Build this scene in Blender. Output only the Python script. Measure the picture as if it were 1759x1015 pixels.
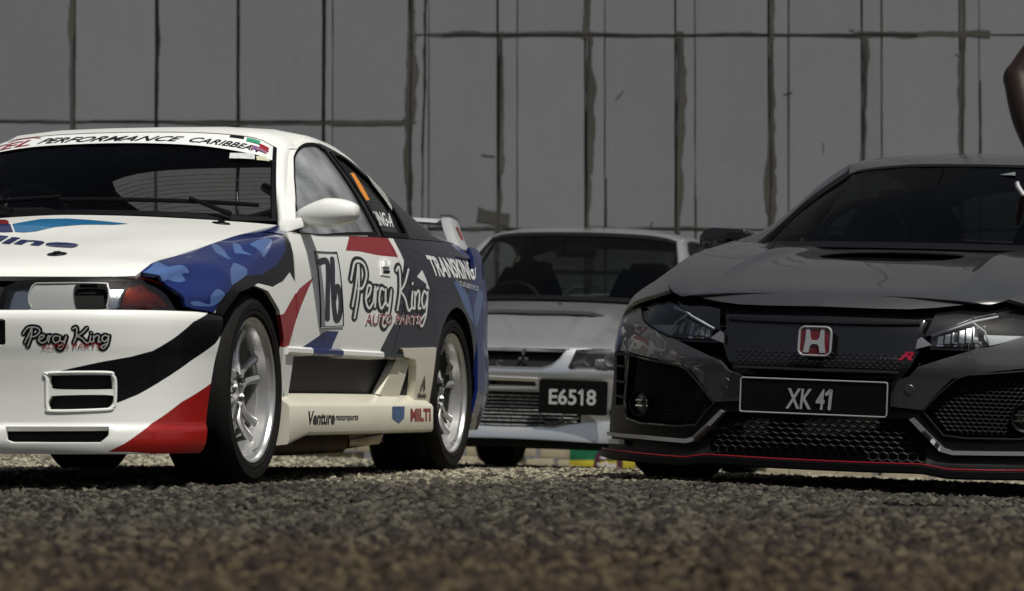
import bpy, bmesh, math, random
import numpy as np
from mathutils import Vector, Matrix
from mathutils.geometry import delaunay_2d_cdt
from mathutils.bvhtree import BVHTree
random.seed(7); rng = np.random.default_rng(7)
for o in list(bpy.data.objects): bpy.data.objects.remove(o, do_unlink=True)
scene = bpy.context.scene
col = scene.collection
# ------------------------------------------------------------------ camera
cam_d = bpy.data.cameras.new('camera'); cam = bpy.data.objects.new('camera', cam_d); col.objects.link(cam)
cam_d.sensor_width = 36.0; cam_d.lens = 5900/1759*36; cam_d.clip_start = .05; cam_d.clip_end = 600
cam.location = (0, 0, .27); cam.rotation_euler = (math.radians(90)+math.atan((698-507.5)/5900), 0, 0)
cam_d.dof.use_dof = True; cam_d.dof.focus_distance = 12.2; cam_d.dof.aperture_fstop = 5.6
scene.camera = cam
# ------------------------------------------------------------------ sky and sun
SUN_EL, SUN_AZ = math.radians(62), math.radians(36)      # azimuth: from behind the camera towards its right hand
world = bpy.data.worlds.new('World'); scene.world = world; world.use_nodes = True
wn = world.node_tree; wn.nodes.clear()
sky = wn.nodes.new('ShaderNodeTexSky'); sky.sky_type = 'NISHITA'; sky.sun_disc = False
sky.sun_elevation = SUN_EL; sky.sun_rotation = math.pi-SUN_AZ; sky.dust_density = 3.0; sky.air_density = 1.0
hs = wn.nodes.new('ShaderNodeHueSaturation'); hs.inputs['Saturation'].default_value = .55
bg = wn.nodes.new('ShaderNodeBackground'); bg.inputs['Strength'].default_value = .05
wo = wn.nodes.new('ShaderNodeOutputWorld')
wn.links.new(sky.outputs[0], hs.inputs['Color']); wn.links.new(hs.outputs[0], bg.inputs['Color']); wn.links.new(bg.outputs[0], wo.inputs['Surface'])
sun_d = bpy.data.lights.new('sun', 'SUN'); sun_d.energy = 3.9; sun_d.angle = math.radians(.6); sun_d.color = (1, .965, .90)
sun = bpy.data.objects.new('sun', sun_d); col.objects.link(sun)
_s = Vector((math.sin(SUN_AZ)*math.cos(SUN_EL), -math.cos(SUN_AZ)*math.cos(SUN_EL), math.sin(SUN_EL)))
sun.rotation_euler = _s.to_track_quat('Z', 'Y').to_euler()
vs = scene.view_settings; vs.view_transform = 'Standard'; vs.look = 'None'; vs.exposure = 0; vs.gamma = 1; vs.use_curve_mapping = False
# ------------------------------------------------------------------ surfaces (car coordinates, metres)
# x = across the car (towards its left hand side), y = rearwards from the front axle, z = up
def pc(xs, ys):
    """monotone cubic through (xs, ys); ys may be (n,) or (n,k)"""
    xs = np.asarray(xs, float); ys = np.asarray(ys, float)
    one = ys.ndim == 1
    if one: ys = ys[:, None]
    h = np.diff(xs)[:, None]; d = np.diff(ys, axis=0) / h
    m = np.zeros_like(ys)
    if len(xs) > 2:
        w1 = 2*h[1:] + h[:-1]; w2 = h[1:] + 2*h[:-1]
        ok = d[:-1]*d[1:] > 0
        with np.errstate(divide='ignore', invalid='ignore'):
            hm = (w1 + w2) / (w1/d[:-1] + w2/d[1:])
        m[1:-1] = np.where(ok, hm, 0)
        m[0] = d[0]; m[-1] = d[-1]
    else:
        m[:] = d[0]
    def f(x):
        x = np.clip(np.asarray(x, float), xs[0], xs[-1]); sh = x.shape; x = x.ravel()
        i = np.clip(np.searchsorted(xs, x, side='right')-1, 0, len(xs)-2)
        hh = (xs[i+1]-xs[i])[:, None]; t = ((x-xs[i])[:, None])/hh
        r = (ys[i]*(1+2*t)*(1-t)**2 + m[i]*hh*t*(1-t)**2 + ys[i+1]*t*t*(3-2*t) + m[i+1]*hh*t*t*(t-1))
        return r[:, 0].reshape(sh) if one else r.reshape(sh+(ys.shape[1],))
    return f
def cr(P, n, closed=False):
    """Catmull-Rom through P, about n samples"""
    P = np.asarray(P, float); m = len(P)
    seg = m if closed else m-1
    out = []
    k = max(1, int(round(n/seg)))
    for i in range(seg):
        if closed: p0, p1, p2, p3 = P[(i-1) % m], P[i], P[(i+1) % m], P[(i+2) % m]
        else: p0, p1, p2, p3 = P[max(i-1, 0)], P[i], P[i+1], P[min(i+2, m-1)]
        for j in range(k):
            t = j/k
            out.append(.5*((2*p1)+(p2-p0)*t+(2*p0-5*p1+4*p2-p3)*t*t+(3*p1-p0-3*p2+p3)*t**3))
    if not closed: out.append(P[-1])
    return np.array(out)
def resample(P, n):
    P = np.asarray(P, float); L = np.r_[0, np.cumsum(np.linalg.norm(np.diff(P, axis=0), axis=1))]
    s = np.linspace(0, L[-1], n)
    return np.stack([np.interp(s, L, P[:, i]) for i in range(P.shape[1])], 1)
class Net:
    """smooth sheet P(a, b) held as a dense table"""
    def __init__(s, A, B, T):
        s.A, s.B, s.T = np.asarray(A, float), np.asarray(B, float), np.asarray(T, float); s.flip = 1.
    def __call__(s, a, b):
        a = np.asarray(a, float); b = np.asarray(b, float); sh = a.shape; a = a.ravel(); b = b.ravel()
        nA, nB = len(s.A), len(s.B)
        fa = np.clip((a-s.A[0])/(s.A[-1]-s.A[0])*(nA-1), 0, nA-1.000001); fb = np.clip((b-s.B[0])/(s.B[-1]-s.B[0])*(nB-1), 0, nB-1.000001)
        i = fa.astype(int); j = fb.astype(int); u = (fa-i)[:, None]; v = (fb-j)[:, None]
        T = s.T
        r = T[i, j]*(1-u)*(1-v)+T[i+1, j]*u*(1-v)+T[i, j+1]*(1-u)*v+T[i+1, j+1]*u*v
        r = r*np.array([s.flip, 1, 1])
        return r.reshape(sh+(3,))
    def normal(s, a, b, out=(0, 0, 0)):
        a = np.asarray(a, float); b = np.asarray(b, float)
        ea = (s.A[-1]-s.A[0])/(len(s.A)-1)*1.5; eb = (s.B[-1]-s.B[0])/(len(s.B)-1)*1.5
        da = s(np.minimum(a+ea, s.A[-1]), b)-s(np.maximum(a-ea, s.A[0]), b); db = s(a, np.minimum(b+eb, s.B[-1]))-s(a, np.maximum(b-eb, s.B[0]))
        n = np.cross(da, db); n /= np.linalg.norm(n, axis=-1, keepdims=True)+1e-12
        # point away from the car's core
        c = s.core; p = s(a, b); sg = np.sign(np.sum(n*(p-c), axis=-1, keepdims=True)); sg[sg == 0] = 1
        return n*sg
    core = np.array([0, 1.3, .5])
    def mirror(s):
        m = Net(s.A, s.B, s.T); m.flip = -s.flip; m.core = s.core
        for k in ('zw',):
            if hasattr(s, k): setattr(m, k, getattr(s, k))
        return m
    def shift(s, d):
        """the same sheet moved d outwards (negative: inwards)"""
        a, b = np.meshgrid(s.A, s.B, indexing='ij')
        u = Net(s.A, s.B, s.T); u.core = s.core
        m = Net(s.A, s.B, s.T + u.normal(a, b)*d); m.core = s.core; m.flip = s.flip
        if hasattr(s, 'zw'): m.zw = s.zw
        return m
def net_rows(rows, n=161, m=161, sym=True, knots=None):
    """rows of control points (front to back / bottom to top), each from the centre line to the edge; sheet over q in 0..1, s in -1..1"""
    R = []
    for r in rows:
        r = np.asarray(r, float)
        if sym: r = np.vstack([r[:0:-1]*[-1, 1, 1], r])
        R.append(r)
    k = R[0].shape[0]
    cols = np.linspace(-1 if sym else 0, 1, m); base = np.linspace(-1 if sym else 0, 1, k)
    S = np.stack([pc(base, r)(cols) for r in R], 0)
    if knots is None: knots = np.linspace(0, 1, len(rows))
    q = np.linspace(0, 1, n)
    T = np.stack([pc(knots, S[:, j])(q) for j in range(m)], 1)
    return Net(q, cols, T)
def net_side(st, n=321, m=161):
    """st: list of (y, [(x, z), ...]) sections, bottom to top; sheet over y and w in 0..1 (length along the section)"""
    ys = np.array([s[0] for s in st]); C = np.array([s[1] for s in st], float)
    Y = np.linspace(ys[0], ys[-1], n)
    T = np.zeros((n, m, 3)); zw = []
    Cy = np.stack([pc(ys, C[:, j])(Y) for j in range(C.shape[1])], 1)
    for i in range(n):
        sec = Cy[i]; L = np.r_[0, np.cumsum(np.linalg.norm(np.diff(sec, axis=0), axis=1))]; L /= L[-1]
        p = pc(L, sec)(np.linspace(0, 1, m))
        T[i, :, 0] = p[:, 0]; T[i, :, 1] = Y[i]; T[i, :, 2] = p[:, 1]
    N = Net(Y, np.linspace(0, 1, m), T)
    def zw(y, z):
        i = int(np.clip(round((y-Y[0])/(Y[-1]-Y[0])*(n-1)), 0, n-1)); zz = np.maximum.accumulate(T[i, :, 2])
        return float(np.interp(z, zz, np.linspace(0, 1, m)))
    N.zw = zw
    return N
def net_wrap(plan, prof, z0, z1, n=241, m=121):
    """front or rear end: plan curve (x, y) from the centre line outwards, prof = [(t, [(z, inset), ...]), ...]; sheet over t (length along the plan) and z"""
    P = cr(plan, 400); P = resample(P, n); L = np.r_[0, np.cumsum(np.linalg.norm(np.diff(P, axis=0), axis=1))]
    d = np.gradient(P, axis=0); N = np.stack([d[:, 1], -d[:, 0]], 1); N /= np.linalg.norm(N, axis=1)[:, None]
    if np.sum(N*(P-[0, 1.3])) < 0: N = -N
    N[0] = [0, np.sign(N[0][1])]
    z = np.linspace(z0, z1, m)
    ts = np.array([p[0] for p in prof]); ins = np.stack([pc([q[0] for q in p[1]], [q[1] for q in p[1]])(z) for p in prof], 0)
    I = pc(ts, ins)(L) if len(ts) > 1 else np.repeat(ins, n, 0)
    T = np.zeros((n, m, 3))
    T[:, :, 0] = P[:, None, 0]-N[:, None, 0]*I; T[:, :, 1] = P[:, None, 1]-N[:, None, 1]*I; T[:, :, 2] = z[None]
    # both hands: t runs -L..L
    T = np.concatenate([T[:0:-1]*[-1, 1, 1], T], 0)
    W = Net(np.linspace(-L[-1], L[-1], 2*n-1), z, T)
    W.P, W.L = P, L
    W.tx = lambda x: float(np.sign(x)*np.interp(abs(x), P[:, 0], L)) if np.all(np.diff(P[:, 0]) > -1e-6) else None
    W.ty = lambda y: float(np.interp(y, P[:, 1], L))
    return W
def rows_xyz(ys, xc, zc, ze, xe, k=6, p=2.2):
    """cross rows at stations ys: centre height zc, edge (xe, ze), crown power p"""
    out = []
    for y, c, e, x in zip(ys, zc, ze, xe):
        s = np.linspace(0, 1, k); out.append([(x*a, y, c-(c-e)*a**p) for a in s])
    return out

# ---- white race coupe
SKP = [(0, -.90), (.30, -.89), (.52, -.865), (.66, -.81), (.76, -.725), (.815, -.62), (.845, -.50), (.860, -.36), (.866, -.2)]
sk_nose = net_wrap(SKP, [(0, [(.10, .03), (.125, .012), (.16, .0), (.20, .004), (.215, .02), (.30, .022), (.42, .012), (.47, .004), (.54, .0), (.565, .008), (.58, .03), (.59, .06)]),
                         (1.3, [(.10, .02), (.125, .008), (.16, .0), (.20, .002), (.215, .008), (.30, .01), (.42, .008), (.47, .003), (.54, .0), (.565, .006), (.58, .02), (.59, .04)])], .10, .59)
sk_lamp = net_wrap(SKP, [(0, [(.56, .05), (.62, .062), (.67, .085), (.71, .12)]), (1.0, [(.56, .03), (.62, .045), (.67, .075), (.71, .12)]), (1.3, [(.56, .0), (.62, .01), (.67, .03), (.71, .08)])], .56, .71)
def _sk_sections(part):
    xw = pc([-.78, -.7, -.6, -.45, -.3, 0, .3, .6, 1.0, 1.5, 1.9, 2.3, 2.6, 2.9, 3.1, 3.3, 3.45, 3.56], [.715, .765, .81, .845, .860, .866, .862, .856, .855, .858, .862, .867, .868, .862, .850, .826, .785, .70])
    st = []
    hx = pc([-.78, -.70, -.61, -.43, -.25, -.1, .05, .23, .44, .60, .735], [.66, .68, .70, .705, .71, .715, .715, .715, .71, .70, .70])
    hz = pc([-.78, -.70, -.61, -.43, -.25, -.1, .05, .23, .44, .60, .735], [.682, .69, .728, .756, .781, .809, .833, .860, .883, .90, .921])
    for y in (-.78, -.70, -.61, -.43, -.25, -.1, .05, .23, .44) if part == 0 else ():
        w = float(xw(y)); ex, ez = float(hx(y)), float(hz(y)); k = ez-.56
        e = min(1, max(0, (y+.05)/.45)); L = lambda a, b: a*(1-e)+b*e
        st.append((y, [(w-.06, .13), (w-.03, .30), (w-.012, .42), (w-.003, .50), (w, .56), (w-.004, L(.56+.35*k, .70)), (L(w-.022-.02*(k < .2), w-.010), L(.56+.66*k, .795)), (L(w-(w-ex)*.45, w-.034), L(.56+.88*k, .862)), (ex, ez)]))
    for y, zt, xt in () if part == 0 else ((.12, .858, .822), (.40, .875, .822), (.775, .880, .823), (1.18, .898, .824), (1.57, .914, .825), (1.9, .925, .825), (2.3, .936, .81), (2.6, .946, .785), (2.9, .955, .755), (3.1, .96, .72), (3.3, .958, .70), (3.45, .95, .67), (3.56, .94, .60)):
        w = float(xw(y)); sh = .015 if y < 2.2 else .02
        st.append((y, [(w-.06, .13), (w-.03, .30), (w-.012, .42), (w-.003, .52), (w, .62), (w-.003, .72), (w-.010, .795), (w-sh-.5*(w-sh-xt)*.55, .80+(zt-.80)*.5), (xt, zt)]))
    return st
sk_fend = net_side(_sk_sections(0))
sk_side = net_side(_sk_sections(1))
sk_hood = net_rows([[(0, -.775, .685), (.2, -.77, .685), (.42, -.755, .683), (.60, -.73, .682), (.68, -.70, .685)],
                    [(0, -.755, .704), (.2, -.75, .704), (.42, -.735, .702), (.60, -.712, .698), (.685, -.685, .694)],
                    [(0, -.66, .737), (.2, -.655, .738), (.42, -.645, .737), (.60, -.63, .733), (.70, -.61, .727)],
                    [(0, -.42, .786), (.2, -.42, .788), (.42, -.42, .788), (.60, -.42, .776), (.705, -.42, .757)],
                    [(0, -.10, .846), (.2, -.10, .848), (.42, -.10, .847), (.60, -.10, .833), (.715, -.10, .809)],
                    [(0, .16, .904), (.2, .17, .904), (.42, .20, .897), (.60, .25, .880), (.715, .28, .866)],
                    [(0, .40, .947), (.2, .44, .944), (.42, .53, .936), (.60, .63, .926), (.70, .725, .920)]], knots=[0, .03, .12, .32, .58, .8, 1])
SK_RAIL = [(.79, .50, .884), (.75, .61, .900), (.685, .86, 1.03), (.622, 1.08, 1.155), (.598, 1.19, 1.225), (.596, 1.33, 1.268), (.60, 1.48, 1.285), (.60, 1.84, 1.262), (.588, 2.3, 1.185), (.582, 2.75, 1.08), (.60, 3.10, .985)]
def net_frame(belt, rail, bulge=.02, n=241, m=61):
    """side windows sheet over y and v (0 = belt, 1 = rail)"""
    B = np.asarray(belt, float); R = np.asarray(rail, float)
    Y = np.linspace(R[0, 1], R[-1, 1], n)
    bx, bz = pc(B[:, 1], B[:, 0])(Y), pc(B[:, 1], B[:, 2])(Y); rx, rz = pc(R[:, 1], R[:, 0])(Y), pc(R[:, 1], R[:, 2])(Y)
    v = np.linspace(0, 1, m)
    T = np.zeros((n, m, 3)); T[:, :, 0] = bx[:, None]*(1-v)+rx[:, None]*v + bulge*4*(v*(1-v))[None]*np.clip((rz-bz)/.3, 0, 1)[:, None]
    T[:, :, 1] = Y[:, None]; T[:, :, 2] = bz[:, None]*(1-v)+rz[:, None]*v
    N = Net(Y, v, T)
    N.zw = lambda y, z: float(np.clip((z-np.interp(y, Y, bz))/max(1e-4, np.interp(y, Y, rz)-np.interp(y, Y, bz)), 0, 1))
    return N
SK_BELT = [(.823, .44, .878), (.823, .775, .883), (.824, 1.18, .901), (.825, 1.57, .917), (.825, 1.9, .928), (.81, 2.3, .939), (.785, 2.6, .949), (.755, 2.9, .958), (.72, 3.12, .963)]
sk_frame = net_frame(SK_BELT, SK_RAIL)
SK_WB = [(0, .42, .952), (.26, .48, .948), (.45, .555, .940), (.60, .645, .932), (.695, .73, .927)]
SK_WT = [(0, 1.0, 1.288), (.21, 1.01, 1.286), (.38, 1.035, 1.278), (.50, 1.07, 1.263), (.568, 1.12, 1.228)]
def mid(a, b, t, out): return [tuple(np.array(p)*(1-t)+np.array(q)*t+np.array(out)) for p, q in zip(a, b)]
sk_ws = net_rows([SK_WB, mid(SK_WB, SK_WT, .5, (0, -.012, .012)), SK_WT])
_y = [1.0, 1.2, 1.5, 1.8, 2.1, 2.35]
SK_RT = [(0, 2.36, 1.262), (.21, 2.355, 1.260), (.38, 2.345, 1.25), (.50, 2.33, 1.225), (.562, 2.30, 1.19)]
sk_roof = net_rows([SK_WT,
                    [(0, 1.18, 1.318), (.22, 1.18, 1.317), (.40, 1.19, 1.309), (.53, 1.20, 1.288), (.608, 1.23, 1.232)],
                    [(0, 1.5, 1.337), (.22, 1.5, 1.336), (.40, 1.5, 1.329), (.53, 1.5, 1.313), (.60, 1.5, 1.285)],
                    [(0, 1.85, 1.332), (.22, 1.85, 1.331), (.40, 1.85, 1.323), (.53, 1.85, 1.303), (.60, 1.85, 1.262)],
                    [(0, 2.15, 1.302), (.22, 2.15, 1.301), (.40, 2.14, 1.290), (.53, 2.13, 1.262), (.592, 2.12, 1.218)],
                    SK_RT], knots=[0, .14, .37, .63, .85, 1])
SK_RB = [(0, 3.02, 1.0), (.21, 3.02, .998), (.38, 3.015, .993), (.50, 3.01, .985), (.60, 3.0, .975)]
sk_rg = net_rows([SK_RT, mid(SK_RT, SK_RB, .5, (0, .015, .02)), SK_RB])
SKR = [(0, 3.66), (.35, 3.64), (.58, 3.60), (.70, 3.545), (.775, 3.45), (.82, 3.33), (.848, 3.15), (.860, 2.98)]
sk_tail = net_wrap(SKR, [(0, [(.16, .07), (.25, .03), (.36, .0), (.48, .01), (.52, .03), (.75, .05), (.9, .06), (.96, .09)]), (1.2, [(.16, .05), (.25, .02), (.36, .0), (.48, .0), (.52, .002), (.75, .01), (.9, .02), (.96, .05)])], .16, .96)
sk_deck = net_rows([[(0, 3.02, .998), (.25, 3.02, .996), (.45, 3.02, .988), (.60, 3.02, .975), (.70, 3.03, .962)],
                    [(0, 3.3, .985), (.25, 3.3, .984), (.45, 3.3, .978), (.60, 3.3, .968), (.70, 3.3, .957)],
                    [(0, 3.58, .955), (.25, 3.57, .955), (.45, 3.56, .952), (.60, 3.53, .947), (.66, 3.47, .945)]])
# ---- black hatchback
CVP = [(0, -.93), (.25, -.92), (.45, -.885), (.60, -.83), (.73, -.745), (.84, -.62), (.91, -.48), (.942, -.36), (.955, -.2)]
cv_nose = net_wrap(CVP, [(0, [(.06, .02), (.12, .0), (.16, .03), (.20, .035), (.42, .02), (.46, .012), (.52, .022), (.58, .03), (.62, .042), (.655, .062), (.70, .118), (.74, .2)]),
                         (.75, [(.06, .015), (.12, .0), (.16, .02), (.20, .02), (.42, .012), (.46, .01), (.52, .02), (.58, .04), (.64, .08), (.68, .12), (.74, .19)]),
                         (1.35, [(.06, -.03), (.12, -.035), (.16, -.02), (.20, -.02), (.42, .0), (.46, .0), (.52, .002), (.58, .008), (.64, .02), (.70, .045), (.74, .07)])], .06, .74)
def _cv_sections():
    xw = pc([-.78, -.7, -.6, -.48, -.36, -.2, 0, .4, .8, 1.4, 2.0, 2.4, 2.7, 3.0, 3.2, 3.35, 3.45], [.70, .775, .845, .905, .938, .952, .955, .925, .905, .902, .91, .93, .935, .92, .88, .82, .74])
    st = []
    hx = pc([-.78, -.6, -.4, -.2, 0, .2, .45], [.58, .66, .71, .735, .75, .755, .755]); hz = pc([-.78, -.6, -.4, -.2, 0, .2, .45], [.685, .738, .795, .838, .872, .90, .935])
    for y in (-.78, -.6, -.4, -.2, 0, .2, .45):
        w = float(xw(y)); ex, ez = float(hx(y)), float(hz(y)); k = ez-.58
        e = max(0, min(1, (y+.7)/.5)); zs = .50+(ez-.50)*np.array([0, .18, .40, .64, .86, 1]); xs = [w, w-.014, w-.022-.028*e, w-.04-.055*e, 0, ex]; xs[4] = xs[3]*.42+ex*.58
        st.append((y, [(w-.06, .14), (w-.03, .30), (w-.012, .42)]+[(float(a), float(b)) for a, b in zip(xs, zs)]))
    for y, zt, xt in ((.7, .955, .80), (1.2, .985, .815), (1.8, 1.01, .82), (2.3, 1.03, .81), (2.7, 1.05, .78), (3.0, 1.06, .74), (3.2, 1.06, .70), (3.35, 1.04, .65), (3.45, 1.0, .58)):
        w = float(xw(y))
        st.append((y, [(w-.06, .14), (w-.03, .30), (w-.015, .42), (w-.006, .54), (w, .66), (w-.008, .76), (w-.02, .84), (w-.05, .84+(zt-.84)*.5), (xt, zt)]))
    return st
cv_side = net_side(_cv_sections())
CV_WB = [(0, .25, .912), (.25, .28, .912), (.45, .36, .913), (.60, .46, .915), (.70, .58, .918)]
CV_WT = [(0, 1.15, 1.288), (.2, 1.16, 1.287), (.38, 1.19, 1.277), (.50, 1.24, 1.264), (.555, 1.29, 1.250)]
cv_ws = net_rows([CV_WB, mid(CV_WB, CV_WT, .5, (0, -.015, .015)), CV_WT])
CV_RAIL = [(.77, .60, .925), (.70, .83, 1.028), (.645, 1.10, 1.174), (.603, 1.28, 1.258), (.585, 1.45, 1.305), (.58, 1.8, 1.33), (.58, 2.3, 1.31), (.565, 2.8, 1.24), (.56, 3.1, 1.16), (.60, 3.28, 1.08)]
CV_BELT = [(.80, .60, .951), (.80, .7, .958), (.815, 1.2, .988), (.82, 1.8, 1.013), (.81, 2.3, 1.033), (.78, 2.7, 1.053), (.74, 3.0, 1.06), (.70, 3.28, 1.06)]
CV_BELT[0] = (.79, .60, .915)
cv_frame = net_frame(CV_BELT, CV_RAIL)
CV_RT = [(0, 3.0, 1.315), (.2, 3.0, 1.312), (.36, 2.98, 1.30), (.48, 2.95, 1.27), (.545, 2.9, 1.215)]
cv_roof = net_rows([CV_WT,
                    [(0, 1.34, 1.326), (.22, 1.34, 1.325), (.40, 1.35, 1.316), (.52, 1.37, 1.303), (.59, 1.42, 1.298)],
                    [(0, 1.7, 1.368), (.22, 1.7, 1.367), (.40, 1.7, 1.36), (.52, 1.7, 1.346), (.58, 1.7, 1.327)],
                    [(0, 2.1, 1.386), (.22, 2.1, 1.385), (.40, 2.1, 1.376), (.52, 2.1, 1.354), (.58, 2.1, 1.322)],
                    [(0, 2.6, 1.368), (.22, 2.6, 1.366), (.40, 2.6, 1.352), (.52, 2.6, 1.32), (.57, 2.6, 1.275)], CV_RT], knots=[0, .12, .32, .54, .8, 1])
CV_RB = [(0, 3.40, 1.07), (.2, 3.40, 1.07), (.36, 3.38, 1.07), (.48, 3.34, 1.07), (.58, 3.28, 1.07)]
cv_rg = net_rows([CV_RT, CV_RB])
cv_hood = net_rows([[(0, -.805, .706), (.15, -.803, .706), (.30, -.795, .704), (.40, -.784, .700), (.46, -.772, .697), (.50, -.76, .694), (.56, -.73, .686)],
                    [(0, -.785, .716), (.15, -.783, .716), (.30, -.775, .714), (.40, -.764, .710), (.46, -.752, .707), (.50, -.74, .704), (.60, -.70, .70)],
                    [(0, -.60, .764), (.15, -.60, .764), (.30, -.60, .763), (.40, -.60, .762), (.46, -.60, .762), (.48, -.60, .758), (.66, -.60, .738)],
                    [(0, -.35, .822), (.15, -.35, .822), (.30, -.35, .820), (.40, -.35, .820), (.445, -.35, .837), (.475, -.35, .828), (.718, -.35, .806)],
                    [(0, -.05, .868), (.15, -.05, .868), (.30, -.05, .865), (.38, -.05, .866), (.425, -.05, .890), (.47, -.05, .884), (.747, -.05, .864)],
                    [(0, .23, .903), (.15, .24, .903), (.28, .28, .903), (.36, .30, .905), (.42, .33, .914), (.50, .36, .916), (.755, .45, .932)]], knots=[0, .025, .22, .46, .74, 1])
CVR = [(0, 3.62), (.35, 3.61), (.6, 3.55), (.75, 3.43), (.84, 3.28), (.90, 3.1), (.925, 2.95)]
cv_tail = net_wrap(CVR, [(0, [(.18, .05), (.35, .0), (.6, .02), (.8, .10), (1.06, .2)]), (1.2, [(.18, .04), (.35, .0), (.6, .0), (.8, .04), (1.06, .1)])], .18, 1.06)
# ---- silver saloon
EVP = [(0, -.90), (.25, -.895), (.45, -.87), (.60, -.82), (.72, -.73), (.80, -.61), (.845, -.48), (.868, -.36), (.878, -.2)]
ev_nose = net_wrap(EVP, [(0, [(.14, .03), (.19, .0), (.26, .0), (.30, .02), (.50, .015), (.56, .0), (.59, .005), (.64, .025), (.70, .06), (.73, .1)]),
                         (1.25, [(.14, .02), (.19, .0), (.26, .0), (.30, .005), (.50, .003), (.56, .0), (.59, .0), (.64, .004), (.70, .02), (.73, .04)])], .14, .73)
def _ev_sections():
    xw = pc([-.78, -.7, -.6, -.48, -.36, -.2, 0, .4, .8, 1.4, 2.0, 2.4, 2.65, 3.0, 3.2, 3.35, 3.5], [.66, .735, .79, .84, .868, .880, .885, .868, .86, .86, .865, .88, .885, .87, .84, .80, .70])
    st = []
    hx = pc([-.78, -.6, -.4, -.2, 0, .2, .45], [.60, .65, .69, .71, .715, .72, .72]); hz = pc([-.78, -.6, -.4, -.2, 0, .2, .45], [.705, .758, .81, .85, .885, .92, .955])
    for y in (-.78, -.6, -.4, -.2, 0, .2, .45):
        w = float(xw(y)); ex, ez = float(hx(y)), float(hz(y)); k = ez-.58
        st.append((y, [(w-.06, .15), (w-.03, .30), (w-.012, .42), (w-.003, .50), (w, .58), (w-.006, .58+.35*k), (w-.03, .58+.65*k), (w-(w-ex)*.45, .58+.9*k), (ex, ez)]))
    for y, zt, xt in ((.7, .965, .785), (1.2, .985, .79), (1.8, 1.0, .79), (2.3, 1.02, .78), (2.7, 1.04, .75), (3.0, 1.05, .71), (3.2, 1.05, .67), (3.35, 1.04, .63), (3.5, 1.02, .55)):
        w = float(xw(y))
        st.append((y, [(w-.06, .15), (w-.03, .30), (w-.015, .42), (w-.006, .54), (w, .66), (w-.006, .76), (w-.018, .84), (w-.045, .84+(zt-.84)*.5), (xt, zt)]))
    return st
ev_side = net_side(_ev_sections())
EV_WB = [(0, .33, .985), (.25, .36, .983), (.45, .43, .979), (.60, .52, .973), (.69, .62, .967)]
EV_WT = [(0, 1.12, 1.400), (.2, 1.13, 1.398), (.38, 1.16, 1.392), (.49, 1.2, 1.380), (.55, 1.25, 1.362)]
ev_ws = net_rows([EV_WB, mid(EV_WB, EV_WT, .5, (0, -.012, .012)), EV_WT])
EV_RAIL = [(.755, .52, .965), (.68, .83, 1.12), (.625, 1.10, 1.27), (.595, 1.25, 1.345), (.575, 1.4, 1.385), (.575, 1.8, 1.40), (.575, 2.2, 1.37), (.56, 2.6, 1.27), (.56, 2.9, 1.15), (.60, 3.05, 1.08)]
EV_BELT = [(.78, .52, .955), (.785, .7, .968), (.79, 1.2, .988), (.79, 1.8, 1.003), (.78, 2.3, 1.023), (.75, 2.7, 1.043), (.70, 3.05, 1.052)]
ev_frame = net_frame(EV_BELT, EV_RAIL)
EV_RT = [(0, 2.38, 1.385), (.2, 2.38, 1.382), (.36, 2.37, 1.37), (.48, 2.35, 1.345), (.545, 2.30, 1.31)]
ev_roof = net_rows([EV_WT,
                    [(0, 1.3, 1.430), (.22, 1.3, 1.429), (.40, 1.31, 1.42), (.51, 1.33, 1.402), (.58, 1.37, 1.378)],
                    [(0, 1.6, 1.448), (.22, 1.6, 1.447), (.40, 1.6, 1.438), (.51, 1.6, 1.422), (.575, 1.6, 1.395)],
                    [(0, 2.0, 1.436), (.22, 2.0, 1.435), (.40, 2.0, 1.424), (.51, 2.0, 1.405), (.57, 2.0, 1.38)], EV_RT], knots=[0, .15, .38, .7, 1])
EV_RB = [(0, 2.95, 1.10), (.2, 2.95, 1.098), (.36, 2.94, 1.09), (.48, 2.92, 1.08), (.58, 2.9, 1.07)]
ev_rg = net_rows([EV_RT, EV_RB])
ev_hood = net_rows([[(0, -.845, .700), (.15, -.843, .700), (.30, -.835, .698), (.45, -.81, .695), (.58, -.775, .692), (.60, -.76, .690)],
                    [(0, -.825, .712), (.15, -.823, .712), (.30, -.815, .710), (.45, -.79, .707), (.58, -.755, .704), (.615, -.74, .703)],
                    [(0, -.60, .785), (.15, -.60, .785), (.30, -.60, .780), (.42, -.60, .758), (.55, -.60, .762), (.65, -.60, .757)],
                    [(0, -.30, .862), (.15, -.30, .863), (.30, -.30, .858), (.42, -.30, .835), (.57, -.30, .838), (.70, -.30, .830)],
                    [(0, .0, .918), (.15, .0, .920), (.30, .0, .916), (.42, .0, .898), (.58, .0, .895), (.715, .0, .884)],
                    [(0, .31, .972), (.15, .32, .972), (.30, .35, .970), (.44, .40, .966), (.60, .45, .960), (.72, .46, .955)]], knots=[0, .025, .25, .5, .74, 1])
EVR = [(0, 3.58), (.35, 3.57), (.58, 3.53), (.72, 3.43), (.81, 3.28), (.855, 3.1), (.872, 2.95)]
ev_tail = net_wrap(EVR, [(0, [(.2, .04), (.35, .0), (.55, .02), (.6, .04), (1.04, .08)]), (1.2, [(.2, .03), (.35, .0), (.6, .01), (1.04, .05)])], .2, 1.04)
ev_deck = net_rows([[(0, 2.95, 1.09), (.3, 2.95, 1.085), (.5, 2.95, 1.07), (.68, 3.0, 1.05)], [(0, 3.5, 1.06), (.3, 3.5, 1.058), (.5, 3.46, 1.05), (.62, 3.36, 1.04)]])
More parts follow.
